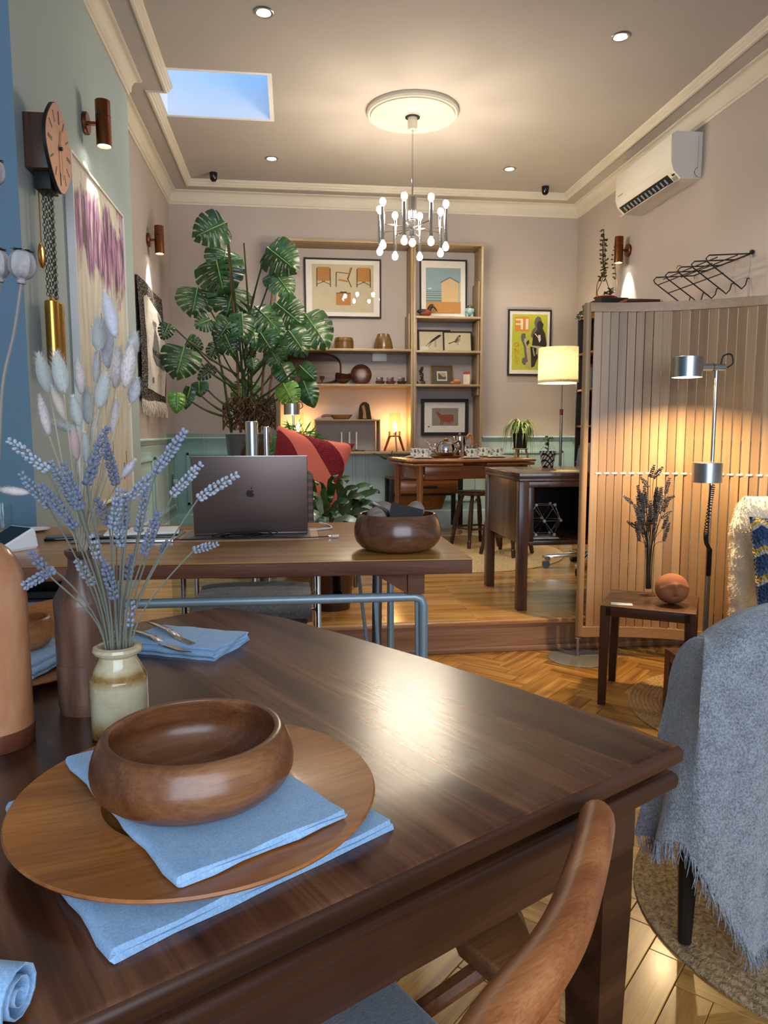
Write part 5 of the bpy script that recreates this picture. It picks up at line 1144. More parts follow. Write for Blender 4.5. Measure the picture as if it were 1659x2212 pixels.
ware('egg_cup', 'little dark wooden goblet in front of the big tray', [(0, 0), (4.5*u, 0), (4.2*u, 1.2*u), (1.3*u, 3*u), (1.3*u, 7*u), (4.5*u, 11*u), (5*u, 16*u), (4.4*u, 16*u), (3.8*u, 12*u), (0, 10*u)], 696, 815, z2, 'dark_ware', 6.97, 24, 'goblet')
def sqdish(px, label, y=7.02):
    p = ony(px, 815, y); g = thing('square_dish', label, 'dish', (p.x, y, z2), 0, 'small square dishes in a row'); a_ = 10.5*u
    m = MB(); m.grid(lambda s_, t: tuple(a_*(.55+.45*t)*abs(f(2*PI*s_))**.45*(1 if f(2*PI*s_) > 0 else -1) for f in (math.cos, math.sin))+(.002+6*u*t**2,), 40, 6, closeu=True); m.grid(lambda s_, t: tuple(a_*.93*(.5+.5*t)*abs(f(2*PI*s_))**.45*(1 if f(2*PI*s_) > 0 else -1) for f in (math.cos, math.sin))+(.004+6*u*t**2,), 40, 6, closeu=True)
    m.f.append(tuple(range(40))); m.mi.append(0); m.f.append(tuple(range(240, 280))); m.mi.append(0)
    m.obj('dish', 'dark_ware', g, smooth=60)
    m2 = MB(); m2.box(-7.5*u, 7.5*u, 6*u, 7*u, .004, 16*u, .003); m2.obj('back_plate', 'dark_ware', g); return g
for px, lb in ((821, 'small square dark wooden dish beside the upright round dish'), (844, 'middle one of three small square dark wooden dishes'), (868, 'small square dark wooden dish next to the shelf upright')): sqdish(px, lb)
sw = thing('wall_control', 'small white control box on the wall under the upper shelf', 'control box', (sX(819, 770, 7.18), 7.184, sZ(819, 781, 7.18)))
MB().box(-.071, .071, -.03, 0, 0, .088, .004).obj('body', 'white_plastic', sw); MB().box(-.068, .068, -.0325, -.030, .045, .085, .001).obj('cover', 'white_plastic', sw)
zx = zb+BT/2+bh+.0005
sc2 = thing('wooden_scoop', 'long-handled wooden scoop lying on the oak box', 'scoop', (sX(735, 897, 7.03), 7.03, zx))
m = MB(); m.grid(lambda a, b: (.045*0+24*u*math.cos(2*PI*a)*(.62+.38*b)+.01, 11*u*math.sin(2*PI*a)*(.5+.5*b), .001+10*u*b**1.3), 32, 6, closeu=True); m.grid(lambda a, b: (24*u*.92*math.cos(2*PI*a)*(.5+.5*b)+.01, 10*u*math.sin(2*PI*a)*(.4+.6*b)*.95, .006+8.6*u*b**1.3), 32, 6, closeu=True); m.f += [tuple(range(32)), tuple(range(192, 224))]; m.mi += [0, 0]
m.obj('cup', 'teak_dark', sc2, smooth=60); MB().tube([(-.085, 0, .036), (-.13, 0, .040), (-.165, 0, .034), (-.178, 0, .024)], [.011, .010, .010, .009], 10).obj('handle', 'teak_dark', sc2)
wsx = sX(789, 880, 7.03); ws = thing('wood_sculpture', 'dark arched wood sculpture with split light heartwood on the oak box', 'sculpture', (wsx, 7.04, zx))
ar = [(-13*u, 0), (-13*u, 22*u), (-11*u, 31*u), (-5*u, 37*u), (2*u, 37*u), (8*u, 32*u), (11*u, 15*u), (13*u, 0)]
MB().prism(ar, -.035, .035, M=RX(90), bev=.006).obj('body', 'dark_gap', ws); plain('heartwood', '9c7448', .6, var=.15)
MB().prism([(-6*u, 2*u), (-5*u, 14*u), (-8*u, 28*u), (-3*u, 31*u), (0, 20*u), (2*u, 2*u)], .0355, .0375, M=RX(90)).obj('heartwood', 'heartwood', ws)
# candles on a tray
cst = thing('candle_tray', 'flat dark wooden candle tray with three metal cups inside the oak box', 'candle holder', (sX(758, 970, 7.03), 7.03, zb+BT/2+.0005))
MB().box(-.155, .135, -.028, .028, 0, .009, .003).obj('tray', 'ware_red', cst)
plain('candle_wax', 'e4ddd0', .5, sub=.1)
for px in (738, 755, 770):
    x_ = ony(px, 960, 7.03).x; MB().lathe([(0, .009), (.006, .009), (.018, .014), (.019, .016), (.006, .013), (0, .013)], 20, M=T(x_-cst.location.x, 0, 0)).obj('cup', 'black_matte', cst)
    cd = thing('candle', 'slim white taper candle standing on the dark tray', 'candle', (x_, 7.03, zb+BT/2+.0138), 0, 'three white candles')
    MB().lathe([(0, 0), (.0078, 0), (.0068, .165), (.003, .172), (0, .172)], 16).obj('wax', 'candle_wax', cd); MB().tube([(0, 0, .171), (.001, 0, .180), (.003, 0, .184)], .001, 5).obj('wick', 'black_matte', cd)
# tripod candle lamps
glow('bulb_amber', 'ffcb88', 150); glass('amber_glass', 'fff2e0', .02, 1.25, True); wood('lamp_teak', '4b1d11', '6b2c19', '87402a', 'Z', 1.5, .3)
def tripod_lamp(label, px, y):
    g = thing('tripod_lamp', label, 'lamp', (ony(px, 975, y).x, y, zb+BT/2+.0005), 0, 'tripod lamps on the bottom shelf'); g.scale = (1.2, 1.2, 1.22)
    for k in range(3):
        a = R(-90+120*k); m = MB(); c_, s_ = math.cos(a), math.sin(a)
        pr = [(.085, 0), (.098, 0), (.052, .125), (.052, .155), (.040, .155), (.040, .105)]
        M_ = Matrix(((c_, -s_, 0, 0), (s_, c_, 0, 0), (0, 0, 1, 0), (0, 0, 0, 1))) @ RX(90); m.prism(pr, -.006, .006, M=M_); m.obj('leg', 'lamp_teak', g, smooth=0)
    MB().cyl(.047, .112, .122, 30, bev=.002).obj('platform', 'lamp_teak', g); MB().cyl(.014, .122, .150, 20, bev=.002).obj('socket', 'paper', g)
    b = MB().lathe([(0, .150), (.008, .152), (.015, .175), (.0155, .19), (.009, .215), (.003, .235), (0, .238)], 20).obj('bulb', 'bulb_amber', g)
    MB().lathe([(.044, .123), (.044, .30)], 40).obj('glass_shade', 'amber_glass', g, fixn=False)
    return g
tripod_lamp('small tripod lamp with amber bulb and glass cylinder near the cow print', 853, 7.02); tripod_lamp('small tripod lamp with amber bulb half hidden behind the palm leaves', 645, 7.02)
m = MB(); xc_ = ony(848, 980, 6.9).x; zk_ = zb+BT/2+.0038; m.tube(spl([(xc_+.01, 6.985, zk_), (xc_+.005, 6.935, zk_), (xc_, 6.911, zk_), (xc_-.006, 6.906, zk_-.012), (xc_-.02, 6.905, zb-.035), ony(833, 990, 6.9), ony(820, 984, 6.905), (ony(806, 980, 6.9).x, 6.908, zb-.004)], 6), .0035, 6); cdl = m.obj('lamp_cable', 'cord_black'); tag(cdl, 'black lamp cable with inline switch hanging below the shelf', 'cable')
p_ = ony(829, 989, 6.9); MB().box(-.028, .028, -.008, .008, -.009, .009, .003, M=Matrix.Translation(p_) @ RY(25)).obj('inline_switch', 'black_matte', cdl)
# small figures
dk = thing('duck_figure', 'carved wooden duck with dark head and chestnut breast on the shelf', 'figurine', (sX(919, 670, 7.0), 7.0, SRt[0]+.0005)); dk.scale = (.9, .9, .9)
plain('chestnut', '8a3f22', .5, var=.2); plain('duck_dark', '2e2f28', .5, var=.3, vs_=60); plain('celadon', '8fb5b4', .3, var=.08)
MB().ball((0, 0, .045), .045, 24, sq=(1.5, .8, .85)).obj('body', 'chestnut', dk); MB().ball((-.025, 0, .057), .042, 20, sq=(1.6, .85, .6)).obj('wings', 'duck_dark', dk)
MB().tube(spl([(.035, 0, .06), (.05, 0, .10), (.068, 0, .118), (.085, 0, .112)], 5), [.022]*6+[.021]*5+[.019]*4+[.016], 12).obj('head', 'duck_dark', dk); MB().tube([(.088, 0, .110), (.128, 0, .062)], [.009, .004], 8).obj('bill', 'black_matte', dk)
el = thing('elephant_figure', 'pale celadon pottery elephant with brown lid on the shelf', 'figurine', (sX(1013, 670, 7.0), 6.99, SRt[0]+.0005))
MB().ball((0, 0, .055), .042, 24, sq=(.95, 1, 1)).obj('body', 'celadon', el)
for s_ in (-1, 1): MB().tube([(s_*.024, -.015, 0), (s_*.022, -.01, .05)], .014, 12).obj('leg', 'celadon', el); MB().ball((s_*.034, -.02, .065), .02, 14, sq=(.5, .6, 1)).obj('ear', 'celadon', el)
MB().ball((.004, 0, .100), .028, 18, sq=(1, 1, .7)).obj('lid', 'barrel_wood', el)
cf = thing('carved_figure', 'dark knotted carved figure on a square plinth', 'sculpture', (sX(910, 820, 7.0), 7.0, SRt[2]+.0005)); MB().box(-.036, .036, -.03, .03, 0, .032, .002).obj('plinth', 'dark_ware', cf)
m = MB(); rk = random.Random(4)
for k in range(7): m.tube(spl([(rk.uniform(-.02, .02), rk.uniform(-.015, .015), .03+.018*k+rk.uniform(-.01, .01)) for _ in range(4)], 4), .0085, 7)
m.ball((.008, 0, .155), .015, 12); m.obj('figure', 'duck_dark', cf, smooth=60)
hp = thing('hippo_figure', 'small brown wooden hippo figure before the gilt frame', 'figurine', (sX(987, 825, 6.96), 6.96, SRt[2]+.0005)); MB().ball((.0, 0, .028), .026, 24, sq=(1.7, .9, .95)).obj('body', 'teak', hp); MB().ball((-.045, 0, .016), .016, 16, sq=(1.3, 1, .8)).obj('head', 'teak', hp)
for s_ in (-.025, .025): MB().tube([(s_, 0, 0), (s_, 0, .02)], .009, 10).obj('leg', 'teak', hp)
tbx = thing('toy_box', 'upright red and white cardboard box at the end of the shelf', 'box', (sX(1008, 820, 7.02), 7.02, SRt[2]+.0005), R(-14)); plain('box_red', 'a8352c', .6); plain('box_cream', 'd8c8b4', .6)
MB().box(-.032, .032, -.03, .03, 0, .125, .001).obj('carton', 'box_cream', tbx); MB().box(.0322, .0328, -.03, .03, 0, .125).obj('side_panel', 'box_red', tbx, smooth=0); MB().box(-.032, .032, -.0308, -.0302, .10, .125).obj('top_band', 'box_red', tbx, smooth=0)
for px, py, z, y in ((990, 672, SRt[0], 6.97), (935, 745, SRt[1], 7.03)): pass
pc = tag(MB().box(-.05, .05, -.001, .001, 0, .034).obj('price_card', 'paper', loc=(sX(993, 675, 7.06), 7.06, SRt[0]+.0008), rot=(R(-12), 0, 0)), 'white price card leaning at the foot of the beach hut print', 'card')
# floor lamp with drum shade, black bookcase
m_, nt, b = _new('shade_linen'); n1 = _noise(nt, _coord(nt), 90, 3); c_ = _ramp(nt, n1.outputs['Fac'], [(.35, 'c9bf98'), (.65, 'e0d8b8')]).outputs[0]; nt.links.new(c_, b.inputs['Base Color']); b.inputs['Roughness'].default_value = .95
tr_ = nt.nodes.new('ShaderNodeBsdfTranslucent'); nt.links.new(c_, tr_.inputs[0]); mx_ = nt.nodes.new('ShaderNodeMixShader'); mx_.inputs[0].default_value = .16     # cloth lets the bulb's light through
nt.links.new(b.outputs[0], mx_.inputs[1]); nt.links.new(tr_.outputs[0], mx_.inputs[2]); nt.links.new(mx_.outputs[0], [n for n in nt.nodes if n.type == 'OUTPUT_MATERIAL'][0].inputs[0])
plain('shade_inner', 'f4ecd4', .9, var=.01)
fy = 6.55; fx = ony(1213, 880, fy).x
flp = thing('floor_lamp', 'floor lamp with yellow linen drum shade beside the black bookcase', 'lamp', (fx, fy, ZP)); zz1, zz2 = ony(1200, 752, fy).z-ZP, ony(1200, 828, fy).z-ZP; rr_ = (ony(1245, 800, fy).x-ony(1158, 800, fy).x)/2*1.02; ox = ony(1203, 800, fy).x-fx
shd = MB().lathe([(rr_, zz2), (rr_*.985, zz1)], 64, M=T(ox*.5, 0, 0)).obj('shade', 'shade_linen', flp, fixn=False)
MB().lathe([(rr_*.99, zz2+.002), (rr_*.97, zz2+.03)], 64, M=T(ox*.5, 0, 0)).obj('lining', 'shade_inner', shd, fixn=False)
MB().tube([(0, 0, zz2-.24), (0, 0, zz1-.05)], .008, 10).obj('rod', 'chrome', flp); MB().tube([(0, 0, .02), (0, 0, zz2-.28)], .0145, 14).obj('pole', 'steel', flp); MB().tube([(0, 0, zz2-.29), (0, 0, zz2-.235)], .0165, 14).obj('collar', 'lamp_teak', flp)
MB().lathe([(0, 0), (.15, 0), (.15, .012), (.02, .022), (0, .022)], 40).obj('base', 'black_matte', flp)
point_light('drum_shade_light', (ox*.5, 0, (zz1+zz2)/2), 13, (1, .80, .48), .05, flp)
bkx = XR-.02; bc = thing('bookcase', 'tall narrow black bookcase against the right wall behind the screen', 'bookcase', (bkx, 6.0, ZP)); bz = onx(1250, 690, XR-.30).z-ZP+.0
bxl = -.27; by0, by1 = -.55, .42
MB().box(-.012, 0, by0, by1, 0, bz, .001).obj('back', 'black_matte', bc); MB().box(bxl, -.012, by1-.02, by1, 0, bz, .001).obj('side', 'black_matte', bc); MB().box(bxl, -.012, by0, by0+.02, 0, bz, .001).obj('side', 'black_matte', bc); MB().box(bxl, 0, by0, by1, bz, bz+.02, .002).obj('top', 'walnut_edge', bc)
for k in range(6): MB().box(bxl+.004, -.013, by0+.021, by1-.021, .04+k*(bz-.04)/6, .058+k*(bz-.04)/6, .001).obj('shelf', 'pewter' if 0 else 'walnut_edge', bc)
for k, (c_, h_) in enumerate((('a8552c', .21), ('c9b48a', .2), ('7d2f24', .22), ('46586a', .19))):
    plain('book_%d' % k, c_, .7); tag(MB().box(-.2, -.04, -.017, .017, 0, h_, .002).obj('book', 'book_%d' % k, loc=(bkx, 6.378-.036*k, ZP+.058+4*(bz-.04)/6+.0005)), ['orange-spined book', 'cream-spined book', 'dark red book', 'slate blue book'][k]+' standing on the upper shelf of the black bookcase', 'book')

# ================================================================ lamps, wall and ceiling fittings
glow('bulb_white', 'ffedd2', 140); glow('led_spot', 'fff4e0', 22)
chd = thing('chandelier', 'chrome chandelier with eight upright tubes and white bulbs at both ends', 'chandelier', (CX, CY, ZC-.044))
z0_ = ZC-.044; CZ = 2.575-z0_
MB().cyl(.052, -.004, 0, 30).obj('canopy_ring', 'black_matte', chd); MB().lathe([(0, -.004), (.034, -.004), (.034, -.085), (.026, -.085), (.024, -.078), (0, -.078)], 30).obj('canopy', 'plaster_cream', chd)
MB().tube([(0, 0, -.08), (0, 0, CZ+.2)], .006, 10).obj('rod', 'chrome', chd)
m = MB(); m.cyl(.030, CZ+.06, CZ+.215, 26, bev=.003); m.cyl(.022, CZ-.06, CZ+.06, 26, bev=.003); m.cyl(.014, CZ-.075, CZ-.06, 20); m.obj('hub', 'chrome', chd)
RR = .243
bprof = [(0, 0), (.008, .001), (.010, .006), (.0215, .026), (.0225, .036), (.018, .050), (.009, .058), (0, .060)]
for k in range(8):
    a = R(22.5+45*k); x, y = RR*math.cos(a), RR*math.sin(a)
    MB().tube([(.02*math.cos(a), .02*math.sin(a), CZ-.01*(k % 2)), (x*.94, y*.94, CZ-.01*(k % 2))], .0045, 8).obj('arm', 'chrome', chd)
    MB().cyl(.0135, CZ-.115, CZ+.115, 18, bev=.002, M=T(x, y, 0)).obj('tube', 'chrome', chd)
    for s_ in (-1, 1): MB().lathe(bprof, 18, M=T(x, y, CZ+s_*.114) @ (RX(180) if s_ < 0 else Matrix.Identity(4))).obj('bulb', 'bulb_white', chd)
MB().lathe([(0, -.0), (.012, .001), (.024, .02), (.024, .034), (.012, .05), (0, .052)], 18, M=T(0, 0, CZ-.075) @ RX(180)).obj('bulb', 'bulb_white', chd)
for (x, y), lb in zip(((-.111, 4.25), (1.905, 4.25), (-.125, 6.39), (1.90, 6.39)), ('recessed ceiling downlight between the skylight and the cornice corner', 'recessed ceiling downlight above the air conditioner side of the room', 'recessed ceiling downlight behind the skylight near the monstera', 'recessed ceiling downlight near the black ceiling camera by the bookcase')):
    g = thing('ceiling_downlight', lb, 'downlight', (x, y, ZC), 0, 'recessed downlights')
    MB().lathe([(.052, .0), (.054, -.004), (.050, -.007), (.040, -.006), (.036, .010)], 36).obj('trim_ring', 'brushed_alu', g); MB().lathe([(0, -.001), (.034, -.001)], 28).obj('lamp', 'led_spot', g, fixn=False)
    spot_light('downlight_beam', (0, 0, -.012), 40, SOFTW, 105, .8, (0, 0, -1), .03, g)
for (px, py), lb in zip(((461, 381), (1178, 411)), ('small black dome camera on the ceiling above the monstera', 'small black dome camera on the ceiling near the air conditioner')):
    p = onz(px, py-8, ZC); g = thing('ceiling_camera', lb, 'camera', (p.x, p.y, ZC)); MB().cyl(.034, -.012, -.0005, 26, bev=.002).obj('mount', 'black_matte', g)
    MB().lathe([(0, -.075), (.018, -.072), (.031, -.055), (.034, -.012), (0, -.012)], 26).obj('housing', 'black_gloss', g); MB().cyl(.012, -.004, .0, 16, M=T(0, -.026, -.056) @ RX(60)).obj('lens', 'black_gloss', g)
# copper wall sconces
def sconce(label, c, nx, pw):
    """c: point on the wall, nx: +1 faces +x"""
    g = thing('wall_sconce', label, 'lamp', c, 0, 'copper wall sconces'); s_ = nx
    M_ = Matrix.Rotation(R(90)*s_, 4, 'Y'); MB().cyl(.052, 0, .022, 32, bev=.004, M=M_).obj('wall_plate', 'copper', g)
    MB().cyl(.010, .02, .06, 14, M=M_).obj('stem', 'copper', g)
    x = s_*.092; m = MB(); m.lathe([(.033, -.105), (.036, -.105), (.036, .105), (.034, .108), (0, .108), (0, .10), (.033, .10), (.033, -.105)], 36, M=T(x, 0, 0)); m.obj('body', 'copper', g)
    MB().lathe([(.0362, .03), (.0366, .032), (.0362, .034)], 36, M=T(x, 0, 0)).obj('seam', 'black_matte', g); MB().lathe([(0, -.094), (.032, -.094)], 28, M=T(x, 0, 0)).obj('lamp', 'led_spot', g, fixn=False)
    spot_light('sconce_beam', (x, 0, -.112), pw, (1, .88, .70), 62, .55, (-s_*.34, 0, -1), .016, g); return g
p = onx(318, 518, XL); sconce('copper wall sconce above the woven tapestry', (XL, p.y, p.z), 1, 14)
p = onx(181, 266, XB); sconce('copper wall sconce above the tall abstract painting', (XB, p.y, p.z), 1, 12)
p = onx(1359, 541, XR); sconce('copper wall sconce on the right wall above the maple screen', (XR, p.y, p.z), -1, 16)
# air conditioner
ac = thing('air_conditioner', 'white wall-mounted air conditioner below the cornice', 'air conditioner', (XR, 5.42, 2.865)); plain('ac_white', 'dcd8cf', .4, var=.01); plain('ac_grey', 'c6c6c4', .5, var=.01); plain('ac_sticker', '9a968c', .6)
L_ = .44; pr = [(0, 0), (-.15, 0), (-.205, .05), (-.225, .11), (-.215, .295), (-.19, .31), (0, .31)]
m = MB(); n = len(pr); m.add([(x, -L_, z) for x, z in pr]+[(x, L_, z) for x, z in pr], [tuple(range(n)), tuple(range(2*n-1, n-1, -1))]+[(i, i+n, (i+1) % n+n, (i+1) % n) for i in range(n)]); m.obj('body', 'ac_white', ac, smooth=40)
MB().box(-.226, -.217, -L_+.004, L_-.004, .105, .290, .003, M=None).obj('front_panel', 'ac_white', ac)
M_ = T(-.150, 0, -.0) @ RY(42.3); q = MB().box(-.071, -.004, -L_+.09, L_-.03, -.003, .002, M=M_).obj('outlet', 'black_gloss', ac, smooth=0)
for k in range(12): MB().box(-.055, -.015, -.30+k*.058, -.297+k*.058, -.014, -.003, M=M_).obj('fin', 'ac_grey', ac, smooth=0)
MB().box(-.055, -.002, -L_+.09, L_-.03, -.002, .002, .001, M=T(-.150, 0, .002) @ RY(-30)).obj('flap', 'ac_white', ac)
MB().box(-.035, -.005, -L_+.02, -L_+.075, -.0042, -.003, M=M_).obj('sticker', 'ac_sticker', ac, smooth=0); MB().box(-.056, -.042, -L_+.02, -L_+.05, -.0042, -.003, M=M_).obj('sticker', 'black_matte', ac, smooth=0)
m = MB(); m.box(-.045, -.003, -L_-.0005, -L_, .01, .012); m.box(-.055, -.053, -L_-.0005, -L_, .0, .05); m.box(-.03, -.028, -L_-.0005, -L_, .06, .28); m.obj('side_seams', 'pewter', ac, smooth=0)
m = MB(); m.tube([(-.028+.022*math.cos(R(90+t*18)), -L_-.0005, .045+.03*math.sin(R(90+t*18))) for t in range(11)], .0015, 5); m.obj('knockout', 'black_matte', ac)
MB().box(-.2264, -.2258, L_-.14, L_-.05, .118, .128).obj('brand_mark', 'ac_sticker', ac, smooth=0)
# wire magazine rack on the right wall
wr = thing('wire_rack', 'angled black wire rack fixed to the right wall above the screen', 'rack', (XR, 4.6, 2.0)); m = MB()
def RP(px, py, x): p = onx(px, py, x); return V((p.x-XR, p.y-4.6, p.z-2.0))
yA, yB = 5.02-4.6, 4.36-4.6
zT = onx(1625, 540, XR).z-2.0; tipx = -.30; zF = onx(1480, 577, XR+tipx).z-2.0
rods = []; zH = onx(1575, 628, XR-.05).z-2.0
for k in range(5):
    y = yA+(yB-yA)*k/4; zA = zT; m_ = MB()
    m_.tube([(-.004, y, zA-.02), (tipx+.02, y, zF+.0+.02), (tipx, y, zF), (tipx+.012, y, zF-.02), (-.075, y, zH), (-.055, y, zH-.015), (-.03, y, zH+.01), (-.02, y, zH+.05), (-.006, y, zH+.05)], .0042, 8); m_.obj('hoop', 'black_matte', wr)
for f_ in (.3, .75): a = V((-.004, 0, zT-.02)).lerp(V((tipx, 0, zF)), f_); MB().tube([(a.x, yA, a.z), (a.x, yB, a.z)], .004, 8).obj('cross_wire', 'black_matte', wr)
for f_ in (.18, .52): a = V((tipx, 0, zF)).lerp(V((-.075, 0, zH)), f_); MB().tube([(a.x, yA, a.z), (a.x, yB, a.z)], .004, 8).obj('cross_wire', 'black_matte', wr)
MB().tube([(-.006, yA, zT-.02), (-.006, yB-.02, zT-.02)], .004, 8).obj('wall_wire', 'black_matte', wr); MB().ball((-.012, yB-.02, zT-.015), .014, 12).obj('fixing', 'black_matte', wr)
p = onx(1470, 580, XR); tag(MB().tube([(0, 0, .02), (-.02, 0, .02), (-.028, 0, .0), (-.02, 0, -.02), (-.026, .01, -.03)], .0035, 8).obj('wall_hook', 'brass', loc=(XR-.002, p.y, p.z)), 'small brass hook on the wall beside the wire rack', 'hook')
# pendulum clock on the chimney breast
ck = onx(72, 300, XB); CKy, CKz = onx(50, 300, XB).y+.085, onx(60, 300, XB).z
clk = thing('pendulum_clock', 'brown wooden pendulum wall clock with pink copper face, chains and brass weights', 'clock', (XB, CKy, CKz-.02), 0); plain('clock_face', 'a9765c', .45, .3, var=.08); wood('clock_case', '2e1d15', '432b1f', '553a2b', 'Z', 1.2, .4)
MB().box(0, .090, -.085, .085, -.10, .10, .003).obj('case', 'clock_case', clk)
MB().box(.02, .080, -.05, .05, -.165, -.10, .002).obj('movement', 'black_matte', clk)
fo = []
for t in range(72):
    a = 2*PI*t/72; r_ = .155*(1+.045*math.cos(4*a)); fo.append((r_*math.cos(a), r_*math.sin(a)*1.02))
FM = Matrix(((0, 0, 1, 0), (1, 0, 0, 0), (0, 1, 0, 0), (0, 0, 0, 1)))
fc = MB().prism(fo, .091, .103, M=FM).obj('dial_rim', 'black_matte', clk); MB().prism([(x*.985, y*.985) for x, y in fo], .103, .105, M=FM).obj('dial', 'clock_face', clk)
for k in range(12):
    m = MB(); a = R(30*k); c_, s_ = math.sin(a), math.cos(a); r0, r1 = (.095, .135) if k % 3 else (.090, .138); m.box(-.003, .003, r0, r1, 0, .001, M=FM @ T(0, 0, .105) @ RZ(-30*k))
    if k % 3 == 0: m.box(.006, .0095, r0, r1, 0, .001, M=FM @ T(0, 0, .105) @ RZ(-30*k))
    m.obj('hour_mark', 'black_matte', clk, smooth=0)
MB().box(-.0035, .0035, -.01, .075, 0, .0015, M=FM @ T(0, 0, .109) @ RZ(-12)).obj('hour_hand', 'brass', clk); MB().box(-.003, .003, -.015, .115, 0, .0015, M=FM @ T(0, 0, .112) @ RZ(-178)).obj('minute_hand', 'brass', clk); MB().cyl(.007, .105, .117, 14, M=FM).obj('hub', 'black_matte', clk)
zpend = onx(92, 540, XB+.03).z-CKz
pd = MB().tube([(.025, -.02, -.12), (.025, -.02, zpend+.05)], .0025, 6).obj('pendulum_rod', 'brass', clk); MB().ball((.025, -.02, zpend), .045, 24, sq=(.22, .75, 1.1)).obj('pendulum_bob', 'brass', clk)
zw0, zw1 = onx(120, 636, XB+.06).z-CKz, onx(125, 790, XB+.06).z-CKz
lk = MB(); 
def link(m, p, rot): m.tube([tuple(V(p)+(RZ(rot) @ V((0, .0055*math.cos(t*PI/4), .0085*math.sin(t*PI/4))))) for t in range(8)], .0013, 5, closed=True)
for (x_, y_) in ((.045, -.035), (.045, .0), (.06, -.018), (.06, .03), (.05, .045)):
    m = MB(); z = -.165; k = 0
    while z > zw0: link(m, (x_, y_, z), 90*(k % 2)); z -= .0145; k += 1
    m.obj('chain', 'black_matte', clk)
for y_ in (-.03, .035):
    m = MB(); m.cyl(.026, zw1, zw0-.012, 28, bev=.003, M=T(.055, y_, 0)); m.cyl(.006, zw0-.014, zw0+.01, 10, M=T(.055, y_, 0)); m.obj('weight', 'brass', clk)
# tall abstract painting
pA, pB = onx(150, 320, XB+.03), onx(264, 452, XB+.03); zbm = onx(288, 1065, XB+.03).z
pt = thing('abstract_painting', 'tall abstract painting of purple strokes on pale yellow in white frame', 'painting', (XB+.001, (pA.y+pB.y)/2, zbm)); hw = (pB.y-pA.y)/2; ph = pA.z-zbm
m = MB()
for a, b, c_, d in ((-hw, hw, ph-.012, ph), (-hw, hw, 0, .012), (-hw, -hw+.012, .012, ph-.012), (hw-.012, hw, .012, ph-.012)): m.box(0, .036, a, b, c_, d, .001, seg=1)
m.obj('frame', 'white_gloss', pt)
m_, nt, b = _new('abstract_canvas'); mp = _coord(nt, (1, 1, .16)); n1 = _noise(nt, mp, 26, 5, .4); n2 = _noise(nt, _coord(nt, (1, 1, .55)), 5, 3, .6); sp = nt.nodes.new('ShaderNodeSeparateXYZ'); nt.links.new(_coord(nt).outputs[0], sp.inputs[0])
base_ = _ramp(nt, n1.outputs['Fac'], [(.3, 'b3b09a'), (.5, 'c5c2b2'), (.7, 'd3d1c8')]).outputs[0]; pur = _ramp(nt, n1.outputs['Fac'], [(.38, '33222f'), (.46, '74406f'), (.54, '9c6c98'), (.60, 'b9a8b0'), (.66, 'bdb99c')]).outputs[0]
band = nt.nodes.new('ShaderNodeMath'); band.operation = 'MULTIPLY_ADD'; band.inputs[1].default_value = .9; nt.links.new(n2.outputs['Fac'], band.inputs[0]); nt.links.new(sp.outputs['Z'], band.inputs[2])
bnd = _ramp(nt, band.outputs[0], [(0, (0, 0, 0)), (.5, (0, 0, 0))]); mr = nt.nodes.new('ShaderNodeMapRange'); nt.links.new(band.outputs[0], mr.inputs[0]); mr.inputs[1].default_value = ph*.70+.42; mr.inputs[2].default_value = ph*.70+.52
mr2 = nt.nodes.new('ShaderNodeMapRange'); nt.links.new(band.outputs[0], mr2.inputs[0]); mr2.inputs[1].default_value = ph*.93+.50; mr2.inputs[2].default_value = ph*.93+.42
mu = nt.nodes.new('ShaderNodeMath'); mu.operation = 'MULTIPLY'; nt.links.new(mr.outputs[0], mu.inputs[0]); nt.links.new(mr2.outputs[0], mu.inputs[1])
nt.links.new(_mix(nt, mu.outputs[0], base_, pur), b.inputs['Base Color']); b.inputs['Roughness'].default_value = .6
MB().box(.004, .028, -hw+.012, hw-.012, .012, ph-.012).obj('canvas', 'abstract_canvas', pt, smooth=0)
plain('paint_dark', '4a3a3c', .6)
m = MB()
for a, b_, t_ in (((-.08, .60), (-.0, .44), .006), ((-.02, .60), (.02, .45), .005), ((.05, .58), (.0, .45), .004), ((.30, .12), (.30, .06), .010), ((.36, .16), (.37, .10), .007), ((.05, .22), (.06, .10), .005), ((-.05, .20), (-.02, .06), .005)):
    q = lw(a, b_, t_); m.add([(.0284, y, z*ph) for y, z in q], [(0, 1, 2, 3)])
m.obj('brush_strokes', 'paint_dark', pt, smooth=0, fixn=False)
# woven tapestry with fringe
tp0, tp1 = onx(290, 590, XL), onx(346, 648, XL); tz0 = onx(348, 872, XL).z
tpw = tp1.y-tp0.y; tph = (tp0.z+tp1.z)/2-tz0
m_, nt, b = _new('tapestry_weave'); mpv = _coord(nt); n1 = _noise(nt, _coord(nt, (1, 1, 3)), 60, 3, .5); sp = nt.nodes.new('ShaderNodeSeparateXYZ'); nt.links.new(mpv.outputs[0], sp.inputs[0])
nt.links.new(_ramp(nt, n1.outputs['Fac'], [(.42, '100d0c'), (.56, '2a2320'), (.62, 'c9bfb2')]).outputs[0], b.inputs['Base Color']); b.inputs['Roughness'].default_value = 1; _bump(nt, b, n1.outputs['Fac'], 1, .01)
weave('tapestry_cream', 'b5ab9b', 'e4dccd', 70, 1, .8, .3, .006); weave('tapestry_black', '14110f', '3c332c', 80, 1, .8, .3, .006)
tpe = thing('woven_tapestry', 'black and cream woven wall tapestry with fringed end', 'tapestry', (XL+.006, tp0.y, tz0))
def bul(y, z): return .012+.010*math.sin(z*7+1)*math.sin(y*6)+.012*math.sin(z*4.0)
